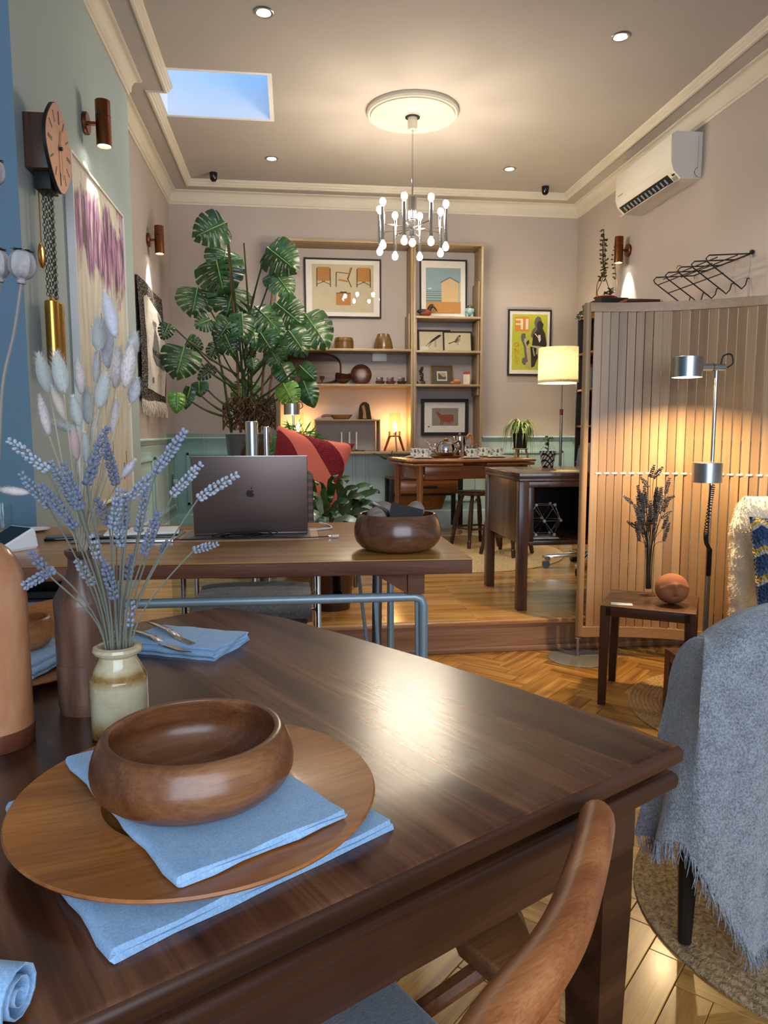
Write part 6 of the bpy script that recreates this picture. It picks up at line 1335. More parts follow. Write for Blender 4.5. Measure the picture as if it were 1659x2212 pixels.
m = MB(); m.grid(lambda a, c_: (bul(a*tpw, c_*tph), a*tpw, c_*tph), 24, 24); m.grid(lambda a, c_: (0, a*tpw, c_*tph), 2, 2); m.obj('border', 'tapestry_weave', tpe)
def patch(poly, mt, nm, off):
    mm = MB(); mm.add([(bul(y*tpw, z*tph)+off, y*tpw, z*tph) for y, z in poly], [tuple(range(len(poly)))]); bb = bmesh.new(); me_ = bpy.data.meshes.new('t'); me_.from_pydata(mm.v, [], mm.f); bb.from_mesh(me_)
    bmesh.ops.triangulate(bb, faces=bb.faces[:]); bmesh.ops.subdivide_edges(bb, edges=bb.edges[:], cuts=3, use_grid_fill=True)
    for v in bb.verts: v.co.x = bul(v.co.y, v.co.z)+off
    q = MB(); q.bm(bb); return q.obj(nm, mt, tpe, fixn=False)
patch([(.16, .10), (.94, .07), (.98, .40), (.92, .70), (.80, .82), (.55, .86), (.30, .90), (.18, .86), (.24, .55)], 'tapestry_cream', 'field', .004)
for poly in ([(.42, .46), (.66, .44), (.60, .58), (.52, .66)], [(.40, .40), (.90, .38), (.90, .31), (.55, .33)], [(.66, .82), (.78, .76), (.80, .68), (.72, .74)], [(.34, .16), (.42, .16), (.42, .21), (.34, .21)], [(.47, .67), (.58, .67), (.58, .71), (.47, .71)]): patch(poly, 'tapestry_black', 'motif', .007)
patch([(.40, .47), (.85, .44), (.88, .38), (.42, .41)], 'tapestry_weave', 'motif', .0065)
m = MB(); rt = random.Random(2)
for k in range(110):
    y = tpw*rt.random(); l_ = rt.uniform(.08, .125); x = .012; m.tube([(x, y, .008), (x+rt.uniform(.0, .02), y+rt.uniform(-.012, .012), -l_*.5), (x+rt.uniform(0, .02), y+rt.uniform(-.02, .02), -l_)], [.004, .0045, .002], 5, cap=False)
m.obj('fringe', 'tapestry_cream', tpe)['kind'] = 'stuff'
p = onx(362, 895, XL+.004); tag(MB().box(0, .0012, -.045, .045, -.035, .035).obj('price_card', 'paper', loc=(XL+.003, p.y-.02, p.z)), 'white price card pinned to the wall below the tapestry', 'card')
sk = onx(372, 1040, XL); g = thing('power_socket', 'grey wall socket with white plug low on the teal wainscot', 'socket', (XL, sk.y, sk.z)); MB().box(0, .008, -.05, .05, -.06, .06, .002).obj('plate', 'pewter', g); MB().box(.008, .05, -.02, .02, -.02, .02, .006).obj('plug', 'white_plastic', g); MB().tube(spl([(.03, 0, -.02), (.02, .02, -.15), (.03, .06, -.3), (.03, .1, -.44)], 6), .003, 6).obj('cable', 'cord_white', g)
# glass balustrade on the platform edge
plain('glass_edge', '6f9c8e', .2)
gb = thing('glass_balustrade', 'low glass balustrade with brushed steel posts at the platform edge', 'balustrade', (-.3, 3.66, ZP)); gh = ony(450, 936, 3.66).z-ZP
def GX(px): return ony(px, 950, 3.66).x+.3
for a, b in ((GX(361), GX(439.5)), (GX(440.5), GX(592))): pn = MB().box(a, b, -.004, .004, .02, gh).obj('glass_panel', 'pane_glass', gb, smooth=0); MB().box(a, b, -.0042, .0042, gh, gh+.0012).obj('panel_edge', 'glass_edge', pn, smooth=0)
for px, r_, pt_ in ((545, .030, 910), (576, .014, 921)): MB().cyl(r_, 0, ony(px, pt_, 3.66).z-ZP, 28, bev=.003, M=T(GX(px), -.04, 0)).obj('post', 'steel', gb)
for z in (.25, .75): MB().box(GX(576)-.02, GX(576)+.01, -.03, .012, z, z+.05, .003).obj('clamp', 'steel', gb)

# ================================================================ plants
def leafmat(name, c1, c2, c3, rough=.32):
    m, nt, b = _new(name); mp = _coord(nt, rnd=True); n = _noise(nt, mp, 9, 4, .6)
    nt.links.new(_ramp(nt, n.outputs['Fac'], [(.3, c1), (.5, c2), (.72, c3)]).outputs[0], b.inputs['Base Color']); b.inputs['Roughness'].default_value = rough; b.inputs['Coat Weight'].default_value = .15
    b.inputs['Subsurface Weight'].default_value = .0
leafmat('monstera_mid', '14301a', '234a22', '3a6732'); leafmat('monstera_bright', '33601f', '52852e', '7cab48'); leafmat('lily_leaf', '16301a', '274a24', '43682f'); leafmat('lily_pale', '4a6a44', '8ba283', 'b9c4a8'); leafmat('palm_leaf', '2b5a20', '4b8a2f', '83b84e'); leafmat('spider_leaf', '5d7a34', '8ba253', 'b7c98a'); leafmat('sprig_leaf', '16240f', '26391a', '3d5228')
plain('leaf_vein', '7fa05c', .5); plain('green_stem', '37471f', .6, var=.2); plain('root_brown', '5a4228', .85, var=.3, vs_=40); plain('cane', '7a5636', .8, var=.15)
wood('pot_wood', '2c1a12', '45291a', '5b3a26', 'Z', 1, .3, .1)
def monstera_leaf(base, tip, width, tilt, rng, split=True, org=V((0, 0, 0))):
    """blade in world space from petiole joint to tip, facing the room; lobes cut in from the margin"""
    base, tip = V(base), V(tip); d = tip-base; L = d.length; d.normalize(); tow = (CAM-base-org).normalized()
    nrm = (tow+V((rng.uniform(-.45, .45), 0, rng.uniform(-.1, .6)+tilt))).normalized(); sd = d.cross(nrm).normalized(); nrm = sd.cross(d).normalized()
    m = MB(); nl = 6; cols = 8; N = nl*cols; nv = 8
    for s_ in (-1, 1):
        jit = [rng.uniform(-.03, .03) for _ in range(nl+1)]; vs_ = []; fs = []
        for i in range(N+1):
            t = i/N; lobe = min(nl-1, i//cols); ft = (i % cols)/cols
            # margin outline of a heart-shaped blade
            ang = PI*(t*.985); wv = math.sin(PI*min(1, (t*.93+.07))**.72)**.85
            mx = width*.5*wv; my = L*(1-(1.02-.0)*(1-t)**1.15)-L*.16*math.sin(PI*min(1, t*3))*(1 if t < .33 else 0)
            if split: mx *= 1-.07*abs(math.cos(PI*ft))**6
            ax = L*(t*.97)**1.0*(.9)+L*.05
            for j in range(nv):
                v = j/(nv-1); along = ax*(1-v)+my*v*1.0+L*.06*v*v; across = mx*v
                dz = -.16*width*(v**2)*(.6+.4*t)-.10*L*t*t+.02*width*math.sin(t*nl*2*PI)*v
                vs_.append(base+d*along+sd*(s_*across)+nrm*dz)
        for i in range(N):
            ft = i % cols; lobe = i//cols
            for j in range(nv-1):
                v = (j+.5)/(nv-1)
                if split and 0 < lobe < nl and ft == 0 and v > .34+.1*((lobe*7) % 3-1): continue
                if split and 0 < lobe < nl and ft == cols-1 and v > .72: continue
                if split and 1 <= lobe < nl-1 and ft == 4 and .16 < v < .36: continue
                a = i*nv+j; fs.append((a, a+1, a+nv+1, a+nv))
        m.add(vs_, fs)
    mid = [base+d*(L*k/6*.96)+nrm*(.004-.10*L*(k/6)**2) for k in range(7)]
    return m, mid
mb = V((ony(537, 950, 6.25).x, 6.25, ZP))
mo = thing('monstera_plant', 'huge monstera with split leaves, canes and tangled aerial roots in tall pot', 'plant', mb)
zp_ = ony(537, 938, 6.05).z-ZP
MB().lathe([(0, 0), (.115, 0), (.118, .01), (.19, zp_), (.178, zp_), (.17, zp_-.05), (0, zp_-.05)], 40).obj('pot', 'pot_wood', mo)
LV = [(489, 480, 424, 508, 68, 0), (488, 536, 482, 582, 72, 0), (466, 556, 480, 622, 94, 1), (577, 534, 634, 578, 74, 0), (590, 585, 628, 632, 60, 1), (427, 620, 416, 672, 74, 1), (504, 613, 492, 678, 86, 1), (550, 661, 602, 708, 72, 1), (594, 653, 650, 698, 66, 2), (657, 676, 706, 742, 78, 1), (522, 674, 527, 732, 50, 0), (456, 690, 424, 702, 38, 0), (365, 698, 352, 730, 30, 0), (398, 747, 382, 808, 76, 1), (403, 733, 434, 752, 30, 0), (486, 722, 503, 762, 46, 2), (563, 719, 584, 752, 54, 1), (624, 714, 658, 760, 60, 1), (626, 710, 668, 702, 28, 1), (606, 783, 627, 824, 46, 1), (648, 790, 678, 819, 36, 1), (653, 818, 676, 874, 44, 1), (612, 828, 635, 874, 48, 2), (530, 821, 522, 880, 56, 2), (430, 823, 430, 852, 34, 0), (383, 846, 383, 888, 32, 2), (412, 834, 399, 880, 24, 1), (462, 790, 428, 818, 26, 0), (600, 723, 613, 774, 32, 0), (533, 750, 546, 774, 26, 0), (545, 773, 549, 798, 26, 1), (540, 690, 556, 742, 58, 0), (500, 690, 470, 735, 50, 0), (575, 690, 596, 735, 56, 0), (470, 740, 452, 772, 36, 0), (585, 755, 604, 790, 40, 0)]
rl = random.Random(21)
for k, (a, b_, c_, d_, w_, sh_) in enumerate(LV):
    y = 6.25+rl.uniform(-.26, .20) if a > 400 else 5.80; sc = y/F_PX*1.01; bs, tp = ony(a, b_, y), ony(c_, d_, y-.10*(w_/70)); simple = k in (19, 20, 21, 24, 25, 26)
    m, mid = monstera_leaf(bs-mb, tp-mb, w_*sc*1.12, 0, rl, not simple, mb); mt = 'monstera_bright' if k in (22, 23, 25) else 'monstera_mid'
    lf = m.obj('leaf', mt, mo, smooth=60, fixn=False); MB().tube(mid, [.005, .0045, .004, .0035, .003, .0025, .0015], 5).obj('midrib', 'leaf_vein', lf)
    hz = min(max((b_+ (930-b_)*.35), 660), 905); cx_ = 525+(a-525)*.12+rl.uniform(-14, 14); root = ony(cx_, hz+30, 6.25+rl.uniform(-.06, .06))
    mid_ = (bs+root)/2+V((rl.uniform(-.02, .02), 0, -.03)); MB().tube(spl([root-mb, mid_-mb, bs-mb], 5), [.010]*5+[.007]*5+[.006], 6).obj('petiole', 'green_stem', mo)
for k, (a, b_, c_, d_) in enumerate(((500, 935, 455, 700), (520, 935, 488, 485), (545, 935, 527, 525), (560, 935, 592, 600), (532, 935, 505, 620), (570, 930, 600, 720))): MB().tube([ony(a, b_, 6.22)-mb, ony((a+c_)/2+rl.uniform(-6, 6), (b_+d_)/2, 6.25)-mb, ony(c_, d_, 6.27)-mb], [.012, .010, .006], 7).obj('cane' if k % 2 else 'main_stem', 'cane' if k % 2 else 'green_stem', mo)
m = MB()
for k in range(120):
    a = rl.uniform(485, 592); pts = [ony(a, rl.uniform(850, 880), 6.25+rl.uniform(-.12, .12))-mb]
    for q in range(3): a += rl.uniform(-26, 26); a = min(595, max(482, a)); pts.append(ony(a, 880+q*22+rl.uniform(-6, 6), 6.25+rl.uniform(-.15, .12))-mb)
    m.tube(spl(pts, 3), rl.uniform(.002, .006), 5, cap=False)
m.obj('aerial_roots', 'root_brown', mo)['kind'] = 'stuff'
def blade(pts, w_, m, fold=.15, up=V((0, 0, 1))):
    """long leaf along pts, widest at 40 %"""
    P = spl(pts, 5); n = len(P); vs_ = []
    for i, p in enumerate(P):
        t = i/(n-1); d = (P[min(n-1, i+1)]-P[max(0, i-1)]).normalized(); s_ = d.cross(up); s_ = s_.normalized() if s_.length > 1e-4 else V((1, 0, 0)); q = w_*.5*(math.sin(PI*min(1, t*.92+.08)**.8))**.9; u_ = s_.cross(d)
        vs_ += [p-s_*q+u_*q*fold, p, p+s_*q+u_*q*fold]
    m.add(vs_, [(i*3+a, i*3+a+1, i*3+a+4, i*3+a+3) for i in range(n-1) for a in (0, 1)])
pb = V((ony(715, 1140, 3.95).x, 3.95, ZP))
pl_ = thing('peace_lily', 'leafy dark green peace lily in a low pot on the platform edge', 'plant', pb); MB().lathe([(0, 0), (.10, 0), (.13, .22), (.12, .22), (.11, .18), (0, .18)], 32).obj('pot', 'pot_wood', pl_)
LL = [(668, 1100, 660, 1060), (690, 1100, 676, 1075), (735, 1060, 745, 1040), (760, 1075, 790, 1056), (745, 1110, 796, 1072), (765, 1120, 790, 1094), (700, 1080, 690, 1050), (715, 1070, 722, 1036), (690, 1120, 672, 1128), (735, 1130, 770, 1138), (720, 1110, 742, 1090), (755, 1095, 775, 1080), (705, 1105, 712, 1080), (682, 1085, 668, 1108), (742, 1085, 760, 1062), (725, 1120, 735, 1142), (700, 1125, 700, 1145), (770, 1110, 785, 1126), (677, 1064, 664, 1036), (750, 1128, 788, 1112), (712, 1128, 720, 1110)]
for k, (a, b_, c_, d_) in enumerate(LL):
    y = 3.95+rl.uniform(-.12, .14); m = MB(); p1, p2 = ony(a, b_, y)-pb, ony(c_, d_, y-.08)-pb; dq = p2-p1; p1 = p1-dq*.45; p2 = p2+dq*.25; r0 = V((rl.uniform(-.03, .03), rl.uniform(-.03, .03), .2)); MB().tube(spl([r0, (r0+p1)/2+V((0, 0, .03)), p1], 4), .004, 5).obj('petiole', 'green_stem', pl_)
    dv = (p2-p1); m2 = p1+dv*.55+V((0, 0, .035)); blade([p1, m2, p2, p2+dv*.14+V((0, 0, -.035))], .046+.008*(k % 3), m, up=V((0, -.75, .66))); m.obj('leaf', 'lily_pale' if k in (8, 9, 15, 16, 1) else 'lily_leaf', pl_, smooth=60, fixn=False)
# palm behind the cushion
pp_ = V((ony(655, 990, 5.35).x, 5.35, ZP)); pa = thing('palm_plant', 'bright green potted palm behind the coral cushion', 'plant', pp_); MB().lathe([(0, 0), (.13, 0), (.16, .3), (.15, .3), (.14, .26), (0, .26)], 32).obj('pot', 'pot_wood', pa)
for a, b_, c_, d_ in ((640, 945, 600, 975), (630, 935, 592, 1000), (662, 950, 700, 975), (655, 940, 688, 968), (640, 930, 618, 945), (648, 960, 610, 1010), (668, 962, 715, 985)):
    y = 5.35+rl.uniform(-.08, .08); r0 = V((0, 0, .3)); p1, p2 = ony(a, b_, y)-pp_, ony(c_, d_, y-.06)-pp_; rach = spl([r0, p1, p2], 10); m = MB(); m.tube(rach, .0035, 5)
    for i in range(9, len(rach)-1):
        d = (rach[i+1]-rach[i-1]).normalized(); L_ = .10*math.sin(PI*(i-6)/(len(rach)-5))+.03
        for s_ in (-1, 1): sd = V((d.z, 0, -d.x))*s_; e = rach[i]+d*L_*.7+sd*L_*.75+V((0, -.03, -.02)); q = V((0, 0, .007)) if abs(sd.x) > .5 else V((.007, 0, 0)); m.add([rach[i]-q*.5, rach[i]+q*.5, (rach[i]+e)/2+q, e, (rach[i]+e)/2-q], [(0, 1, 2, 3, 4)])
    m.obj('frond', 'palm_leaf', pa, smooth=60, fixn=False)
# spider plant on a wooden stand
sb = V((ony(1124, 960, 6.72).x, 6.72, ZP)); zsp = ony(1124, 968, 6.72).z-ZP; spn = thing('spider_plant', 'trailing spider plant in a black pot on a wooden stand', 'plant', sb)
MB().lathe([(0, zsp), (.06, zsp), (.075, zsp+.14), (.068, zsp+.14), (.06, zsp+.12), (0, zsp+.12)], 30).obj('pot', 'black_matte', spn)
for k in range(3): a = R(90+120*k); MB().tube([(.26*math.cos(a), .2*math.sin(a), 0), (.05*math.cos(a), .05*math.sin(a), zsp)], .011, 8).obj('stand_leg', 'pale_oak_z', spn)
MB().cyl(.075, zsp-.012, zsp-.0005, 24, bev=.003).obj('stand_ring', 'pale_oak', spn)
for k in range(80):
    a = rl.uniform(0, 2*PI); r_ = rl.uniform(.09, .19); hi = rl.uniform(.04, .15); dr = rl.uniform(-.26, .04) if k % 3 else rl.uniform(.02, .12); m = MB(); c_, s_ = math.cos(a), math.sin(a)*.7
    blade([V((0, 0, zsp+.13)), V((r_*.45*c_, r_*.45*s_, zsp+.15+hi*.8)), V((r_*.95*c_, r_*.95*s_, zsp+.14+hi*.5)), V((r_*1.18*c_, r_*1.18*s_, zsp+.12+dr))], .017, m); m.obj('leaf', 'spider_leaf', spn, smooth=60, fixn=False)
# succulent on the bookcase
ssb = V((ony(1308, 645, 6.12).x, 6.12, ony(1308, 652, 6.12).z)); plain('red_clay', '8e3a26', .5)
bt = thing('storage_box', 'black storage box on top of the bookcase under the succulent', 'box', (ssb.x, 6.1, ZP+bz+.0205)); MB().box(-.13, .10, -.2, .2, 0, max(.05, ssb.z-.002-(ZP+bz+.0205)-.0), .004).obj('body', 'black_matte', bt); MB().box(-.132, .102, -.202, .202, max(.03, ssb.z-.03-(ZP+bz+.0205)), max(.045, ssb.z-.0025-(ZP+bz+.0205)), .002).obj('lid', 'black_matte', bt)
su = thing('succulent_plant', 'leggy succulent with tall bare stems in a red clay bowl', 'plant', ssb); MB().lathe([(0, 0), (.06, 0), (.10, .035), (.095, .04), (.085, .03), (0, .028)], 32).obj('bowl', 'red_clay', su)
for st_ in ([(1288, 645), (1290, 615), (1297, 600), (1304, 592), (1303, 540), (1304, 498)], [(1296, 648), (1290, 632), (1298, 612), (1305, 590), (1307, 550), (1305, 510)], [(1320, 640), (1312, 612), (1305, 592), (1302, 560), (1302, 520)], [(1331, 640), (1332, 610), (1328, 570), (1328, 536)], [(1318, 645), (1321, 632), (1320, 624)], [(1310, 648), (1311, 636), (1313, 628)], [(1272, 655), (1262, 668), (1254, 680), (1250, 690)]):
    P_ = [ony(a, b_, 6.12+rl.uniform(-.02, .02))-ssb for a, b_ in st_]; S_ = spl(P_, 4); g_ = MB().tube(S_, .0035, 5).obj('stem', 'root_brown', su); m = MB()
    for i in range(len(S_)*4//9, len(S_)):
        for q in range(3): a = rl.uniform(0, 2*PI); c_ = S_[i]+V((math.cos(a)*.022, math.sin(a)*.022, rl.uniform(-.004, .01))); m.ball(c_, .0105, 6, sq=(1.1, 1.1, .6))
    m.obj('leaf_cluster', 'sprig_leaf', g_, smooth=60)['kind'] = 'stuff'

# ================================================================ back room furniture
wood('tea_teak', '6e3f1f', '8e572b', 'a87240', 'X', 1, .24, .2); wood('tea_teak_z', '6e3f1f', '8e572b', 'a87240', 'Z', 1, .28, .1)
tt = thing('tea_table', 'teak draw-leaf table in the back room set with a silver tea service', 'table', (1.42, 6.13, ZP+.0105), R(8)); TZ = .727; hw_, hd_ = .535, .375
MB().box(-hw_, hw_, -hd_, hd_, TZ-.024, TZ, .009, seg=3).obj('tabletop', 'tea_teak', tt)
for s_ in (-1, 1): MB().box(min(s_*.1, s_*(hw_-.008)), max(s_*.1, s_*(hw_-.008)), -hd_+.006, hd_-.006, TZ-.052, TZ-.029, .009, seg=3).obj('draw_leaf', 'tea_teak', tt)
for y_ in (-1, 1): MB().box(-hw_+.12, hw_-.12, y_*(hd_-.06)-.011, y_*(hd_-.06)+.011, TZ-.16, TZ-.053, .002).obj('apron', 'tea_teak', tt)
for x_ in (-1, 1):
    MB().box(x_*(hw_-.09)-.011, x_*(hw_-.09)+.011, -hd_+.08, hd_-.08, TZ-.16, TZ-.053, .002).obj('apron', 'tea_teak', tt)
    for y_ in (-1, 1): MB().tube([(x_*(hw_-.08), y_*(hd_-.06), 0), (x_*(hw_-.08), y_*(hd_-.06), TZ-.053)], [.018, .029], 16).obj('leg', 'tea_teak_z', tt)
ZT = ZP+.0105+TZ+.0005
m_, nt, b = _new('leaf_china'); mp = _coord(nt); n1 = _noise(nt, mp, 55, 2, .3); nt.links.new(_ramp(nt, n1.outputs['Fac'], [(.40, '3f6f63'), (.46, 'e6e6e0')]).outputs[0], b.inputs['Base Color']); b.inputs['Roughness'].default_value = .15
plain('china', 'e6e6e1', .15, var=.01)
cupp = [(0, .002), (.024, .002), (.026, .0), (.028, .004), (.043, .020), (.050, .048), (.053, .070), (.051, .070), (.048, .05), (.04, .024), (0, .01)]
def place(px, py, y): return ony(px, py, y).x
CUPS = [(897, 6.22, 'patterned teacup behind another cup at the end of the tea table'), (914, 6.00, 'patterned teacup on stacked plates before the silver teapot'), (1019, 5.93, 'patterned teacup beside the silver milk jug'), (1043, 6.30, 'patterned teacup standing behind the silver milk jug'), (1074, 6.12, 'patterned teacup next to the trailing spider plant')]
for px, y, lb in CUPS:
    x = place(px, 975, y); zt_ = ZT
    pt_ = tag(MB().lathe([(0, .001), (.06, .001), (.085, .008), (.0855, .010), (.06, .005), (0, .004)], 40).obj('side_plate', 'china', loc=(x, y, ZT)), 'white side plate under the '+lb.replace('patterned ', '').split(' on ')[0].split(' standing')[0], 'plate', 'white side plates on the tea table')
    sc_o = tag(MB().lathe([(0, .001), (.04, .001), (.066, .010), (.0665, .012), (.04, .005), (0, .004)], 40).obj('saucer', 'china', loc=(x, y, ZT+.0055)), 'white saucer holding the '+lb.replace('patterned ', '').split(' on ')[0].split(' standing')[0], 'saucer', 'white saucers on the tea table')
    g = thing('teacup', lb, 'cup', (x, y, ZT+.0105), 0, 'leaf-patterned teacups'); MB().lathe(cupp, 36).obj('bowl', 'leaf_china', g); MB().tube([(.040, 0, .05), (.062, 0, .054), (.068, 0, .036), (.055, 0, .02), (.036, 0, .02)], .0042, 8).obj('handle', 'china', g)
ty = 6.18; tx = place(962, 970, ty); tag(MB().lathe([(0, .001), (.125, .001), (.140, .012), (.141, .015), (.125, .006), (0, .005)], 48, sy=.8).obj('serving_tray', 'tea_teak_z', loc=(tx, ty, ZT)), 'oval dark wooden tray under the silver teapot', 'tray')
tpz = ZT+.0065; tpt = thing('teapot', 'silver teapot with long spout and wooden handle', 'teapot', (tx, ty, tpz)); tpt.scale = (1.15, 1.15, 1.15); MB().lathe([(0, .004), (.05, .004), (.05, 0), (.055, .004), (.085, .035), (.088, .06), (.076, .095), (.05, .108), (.046, .112), (.02, .120), (0, .122)], 44).obj('body', 'chrome', tpt)
MB().tube(spl([(-.07, 0, .045), (-.105, 0, .06), (-.125, 0, .10), (-.15, 0, .128)], 5), [.02]*6+[.013]*5+[.008]*5, 12).obj('spout', 'chrome', tpt); MB().tube(spl([(.06, 0, .10), (.105, 0, .115), (.115, 0, .07), (.08, 0, .03)], 5), .009, 10).obj('handle', 'dark_ware', tpt); MB().ball((.005, 0, .130), .014, 14, sq=(1.4, 1, .7)).obj('lid_knob', 'teak', tpt)
cy2 = 6.36; cx2 = place(993, 960, cy2); cpt = thing('coffee_pot', 'tall silver coffee pot with curved wooden handle', 'coffee pot', (cx2, cy2, ZT)); MB().lathe([(0, .003), (.055, .003), (.056, .01), (.062, .05), (.058, .16), (.056, .178), (.05, .182), (0, .19)], 40).obj('body', 'chrome', cpt); MB().prism([(-.05, .12), (-.085, .175), (-.05, .172)], -.012, .012, M=RX(90)).obj('spout', 'chrome', cpt); MB().tube(spl([(.055, 0, .15), (.085, 0, .195), (.112, 0, .17), (.105, 0, .09), (.062, 0, .05)], 6), .012, 10).obj('handle', 'teak', cpt); MB().ball((.0, 0, .198), .012, 12).obj('lid_knob', 'teak', cpt)
jx = place(1011, 970, 6.15); mj = thing('milk_jug', 'small silver milk jug with a wire handle', 'jug', (jx, 6.15, ZT)); MB().lathe([(0, .002), (.03, .002), (.04, .03), (.042, .06), (.036, .095), (.040, .108), (.038, .108), (.033, .095), (0, .06)], 36).obj('body', 'chrome', mj); MB().tube(spl([(.034, 0, .10), (.075, 0, .115), (.07, 0, .07), (.04, 0, .04)], 5), .0045, 8).obj('handle', 'chrome', mj)
# sewing cabinet under the table
scx0, scx1 = ony(838, 1040, 6.75).x, ony(996, 1040, 6.75).x; scz = ony(900, 1031, 6.75).z-ZP; sw_ = (scx1-scx0)/2; sew = thing('sewing_cabinet', 'low rosewood sewing cabinet with drawer, woven basket and castors under the tea table', 'cabinet', ((scx0+scx1)/2, 6.83, ZP)); weave('wicker', '6b3d1a', 'a5682f', 90, .8, .9, 0, .006)
MB().box(-sw_, sw_, -.17, .17, scz-.014, scz, .003).obj('top', 'dark_ware', sew); MB().box(-sw_+.05, sw_-.05, -.165, .165, scz-.15, scz-.0145, .002).obj('case', 'dark_ware', sew)
dw = MB().box(-sw_+.055, sw_-.055, -.182, -.166, scz-.145, scz-.03, .002).obj('drawer', 'tea_teak', sew); MB().box(-.10, .10, -.190, -.1825, scz-.098, scz-.076, .003).obj('pull', 'black_matte', dw)
bk_ = MB(); bk_.grid(lambda a, c_: ((.26-.05*(1-c_))*abs(math.cos(2*PI*a))**.5*(1 if math.cos(2*PI*a) > 0 else -1)-.04, .13*abs(math.sin(2*PI*a))**.5*(1 if math.sin(2*PI*a) > 0 else -1), scz-.30+.14*c_+.004*math.cos(a*2*PI*26)), 60, 8, closeu=True); bk_.f.append(tuple(range(60))); bk_.mi.append(0); bk_.obj('basket', 'wicker', sew)
MB().box(-.32, .24, -.15, .15, scz-.168, scz-.151, .002).obj('basket_runner', 'black_matte', sew)
for x_ in (-1, 1):
    for y_ in (-1, 1): lg_ = MB().box(x_*(sw_-.022)-.02, x_*(sw_-.022)+.02, y_*.15-.018, y_*.15+.018, .05, scz-.0145, .002).obj('leg', 'black_matte', sew); MB().cyl(.022, -.01, .01, 18, M=T(x_*(sw_-.022), y_*.15, .0225) @ RX(90)).obj('castor', 'steel', lg_)
# stools
wood('stool_wood', '2f1a10', '4a2b1a', '633d27', 'Z', 1.2, .3, .1)
def stool(label, x, y, rz, h_=.455):
    g = thing('stool', label, 'stool', (x, y, ZP+.0105), rz); MB().lathe([(0, h_-.03), (.14, h_-.03), (.155, h_-.02), (.155, h_-.006), (.145, h_), (0, h_-.004)], 40).obj('seat', 'stool_wood', g)
    for k in range(4):
        a = R(45+90*k); c_, s_ = math.cos(a), math.sin(a); MB().tube([(.205*c_, .205*s_, 0), (.195*c_, .195*s_, .05), (.19*c_, .19*s_, .06), (.17*c_, .17*s_, .2), (.14*c_, .14*s_, .33), (.105*c_, .105*s_, h_-.03)], [.015, .017, .013, .021, .018, .014], 12).obj('leg', 'stool_wood', g)
    for k in range(4): a, b_ = R(45+90*k), R(135+90*k); MB().tube([(.178*math.cos(a), .178*math.sin(a), .15), (.178*math.cos(b_), .178*math.sin(b_), .15)], .009, 8).obj('stretcher', 'stool_wood', g)
stool('dark turned wooden stool on the round rug half under the tea table', 1.52, 5.95, .3); stool('dark turned wooden stool behind the walnut desk on the round rug', 1.66, 5.50, .75)
rug('large round pale jute rug under the stools on the platform', (1.25, 5.69, ZP+.0005), .89, .89, .02, .009, 'jute_light')
# desk with open compartment
wood('desk_walnut', '40291d', '5c3e2c', '745340', 'Z', .8, .3, .1); wood('desk_top', '40291d', '5c3e2c', '745340', 'X', .8, .2, .2)
dk_ = thing('walnut_desk', 'dark walnut desk with open compartment on the platform behind the screen', 'desk', (1.19, 3.73, ZP)); dz = .742
MB().box(0, 1.32, 0, .70, dz-.03, dz, .002).obj('desktop', 'desk_top', dk_); MB().box(0.0005, 1.3195, .0005, .6995, dz-.045, dz-.0305, .001).obj('edge', 'desk_walnut', dk_)
for x_, y_ in ((0, 0), (0, .64), (1.26, 0), (1.26, .64)): MB().box(x_+.002, x_+.054, y_+.002, y_+.056, 0, dz-.0455, .002).obj('leg', 'desk_walnut', dk_)
MB().box(.012, .03, .055, .645, .36, dz-.046, .001).obj('side_panel', 'desk_walnut', dk_); MB().box(.75, .77, .0, .66, .36, dz-.046, .001).obj('side_panel', 'desk_walnut', dk_); MB().box(.03, .75, .012, .66, .355, .373, .001).obj('floor_panel', 'desk_walnut', dk_); MB().box(.03, .75, .645, .66, .373, dz-.046, .001).obj('back_panel', 'black_matte', dk_)
for a, b_, c_, d_ in ((.055, .75, dz-.075, dz-.046), (.055, .085, .373, dz-.075), (.055, .75, .355, .38)): MB().box(a, b_, .006, .024, c_, d_, .002).obj('face_frame', 'desk_walnut', dk_)
mx, my_, mz = place(1178, 1140, 3.86), 3.90, ZP+.3735
md = thing('molecule_model', 'ball and stick lattice model on a white base inside the desk', 'model', (mx, my_, mz)); MB().box(-.085, .075, -.06, .06, 0, .005, .002).obj('base', 'white_gloss', md); plain('pearl', 'b9b4a8', .35)
nodes = []
for z_, rs in ((.02, .075), (.10, .11), (.185, .075)):
    for k in range(6 if z_ == .10 else 4): a = R((360/(6 if z_ == .10 else 4))*k+(20 if z_ == .10 else 45)); nodes.append(V((rs*math.cos(a), rs*.7*math.sin(a), z_)))
for i, a in enumerate(nodes):
    MB().ball(a, .0095, 12).obj('ball', 'pearl', md)
    for b_ in nodes[i+1:]:
        if .05 < (a-b_).length < .125: MB().tube([a, b_], .0022, 6).obj('stick', 'silver_satin', md)
tag(MB().lathe([(0, 0), (.06, 0), (.065, .01), (.065, .14), (.05, .16), (0, .16)], 32).obj('speaker', 'pewter', loc=(1.19+.62, 4.02, ZP+.3735)), 'dark grey rounded device standing inside the desk beside the lattice model', 'speaker')
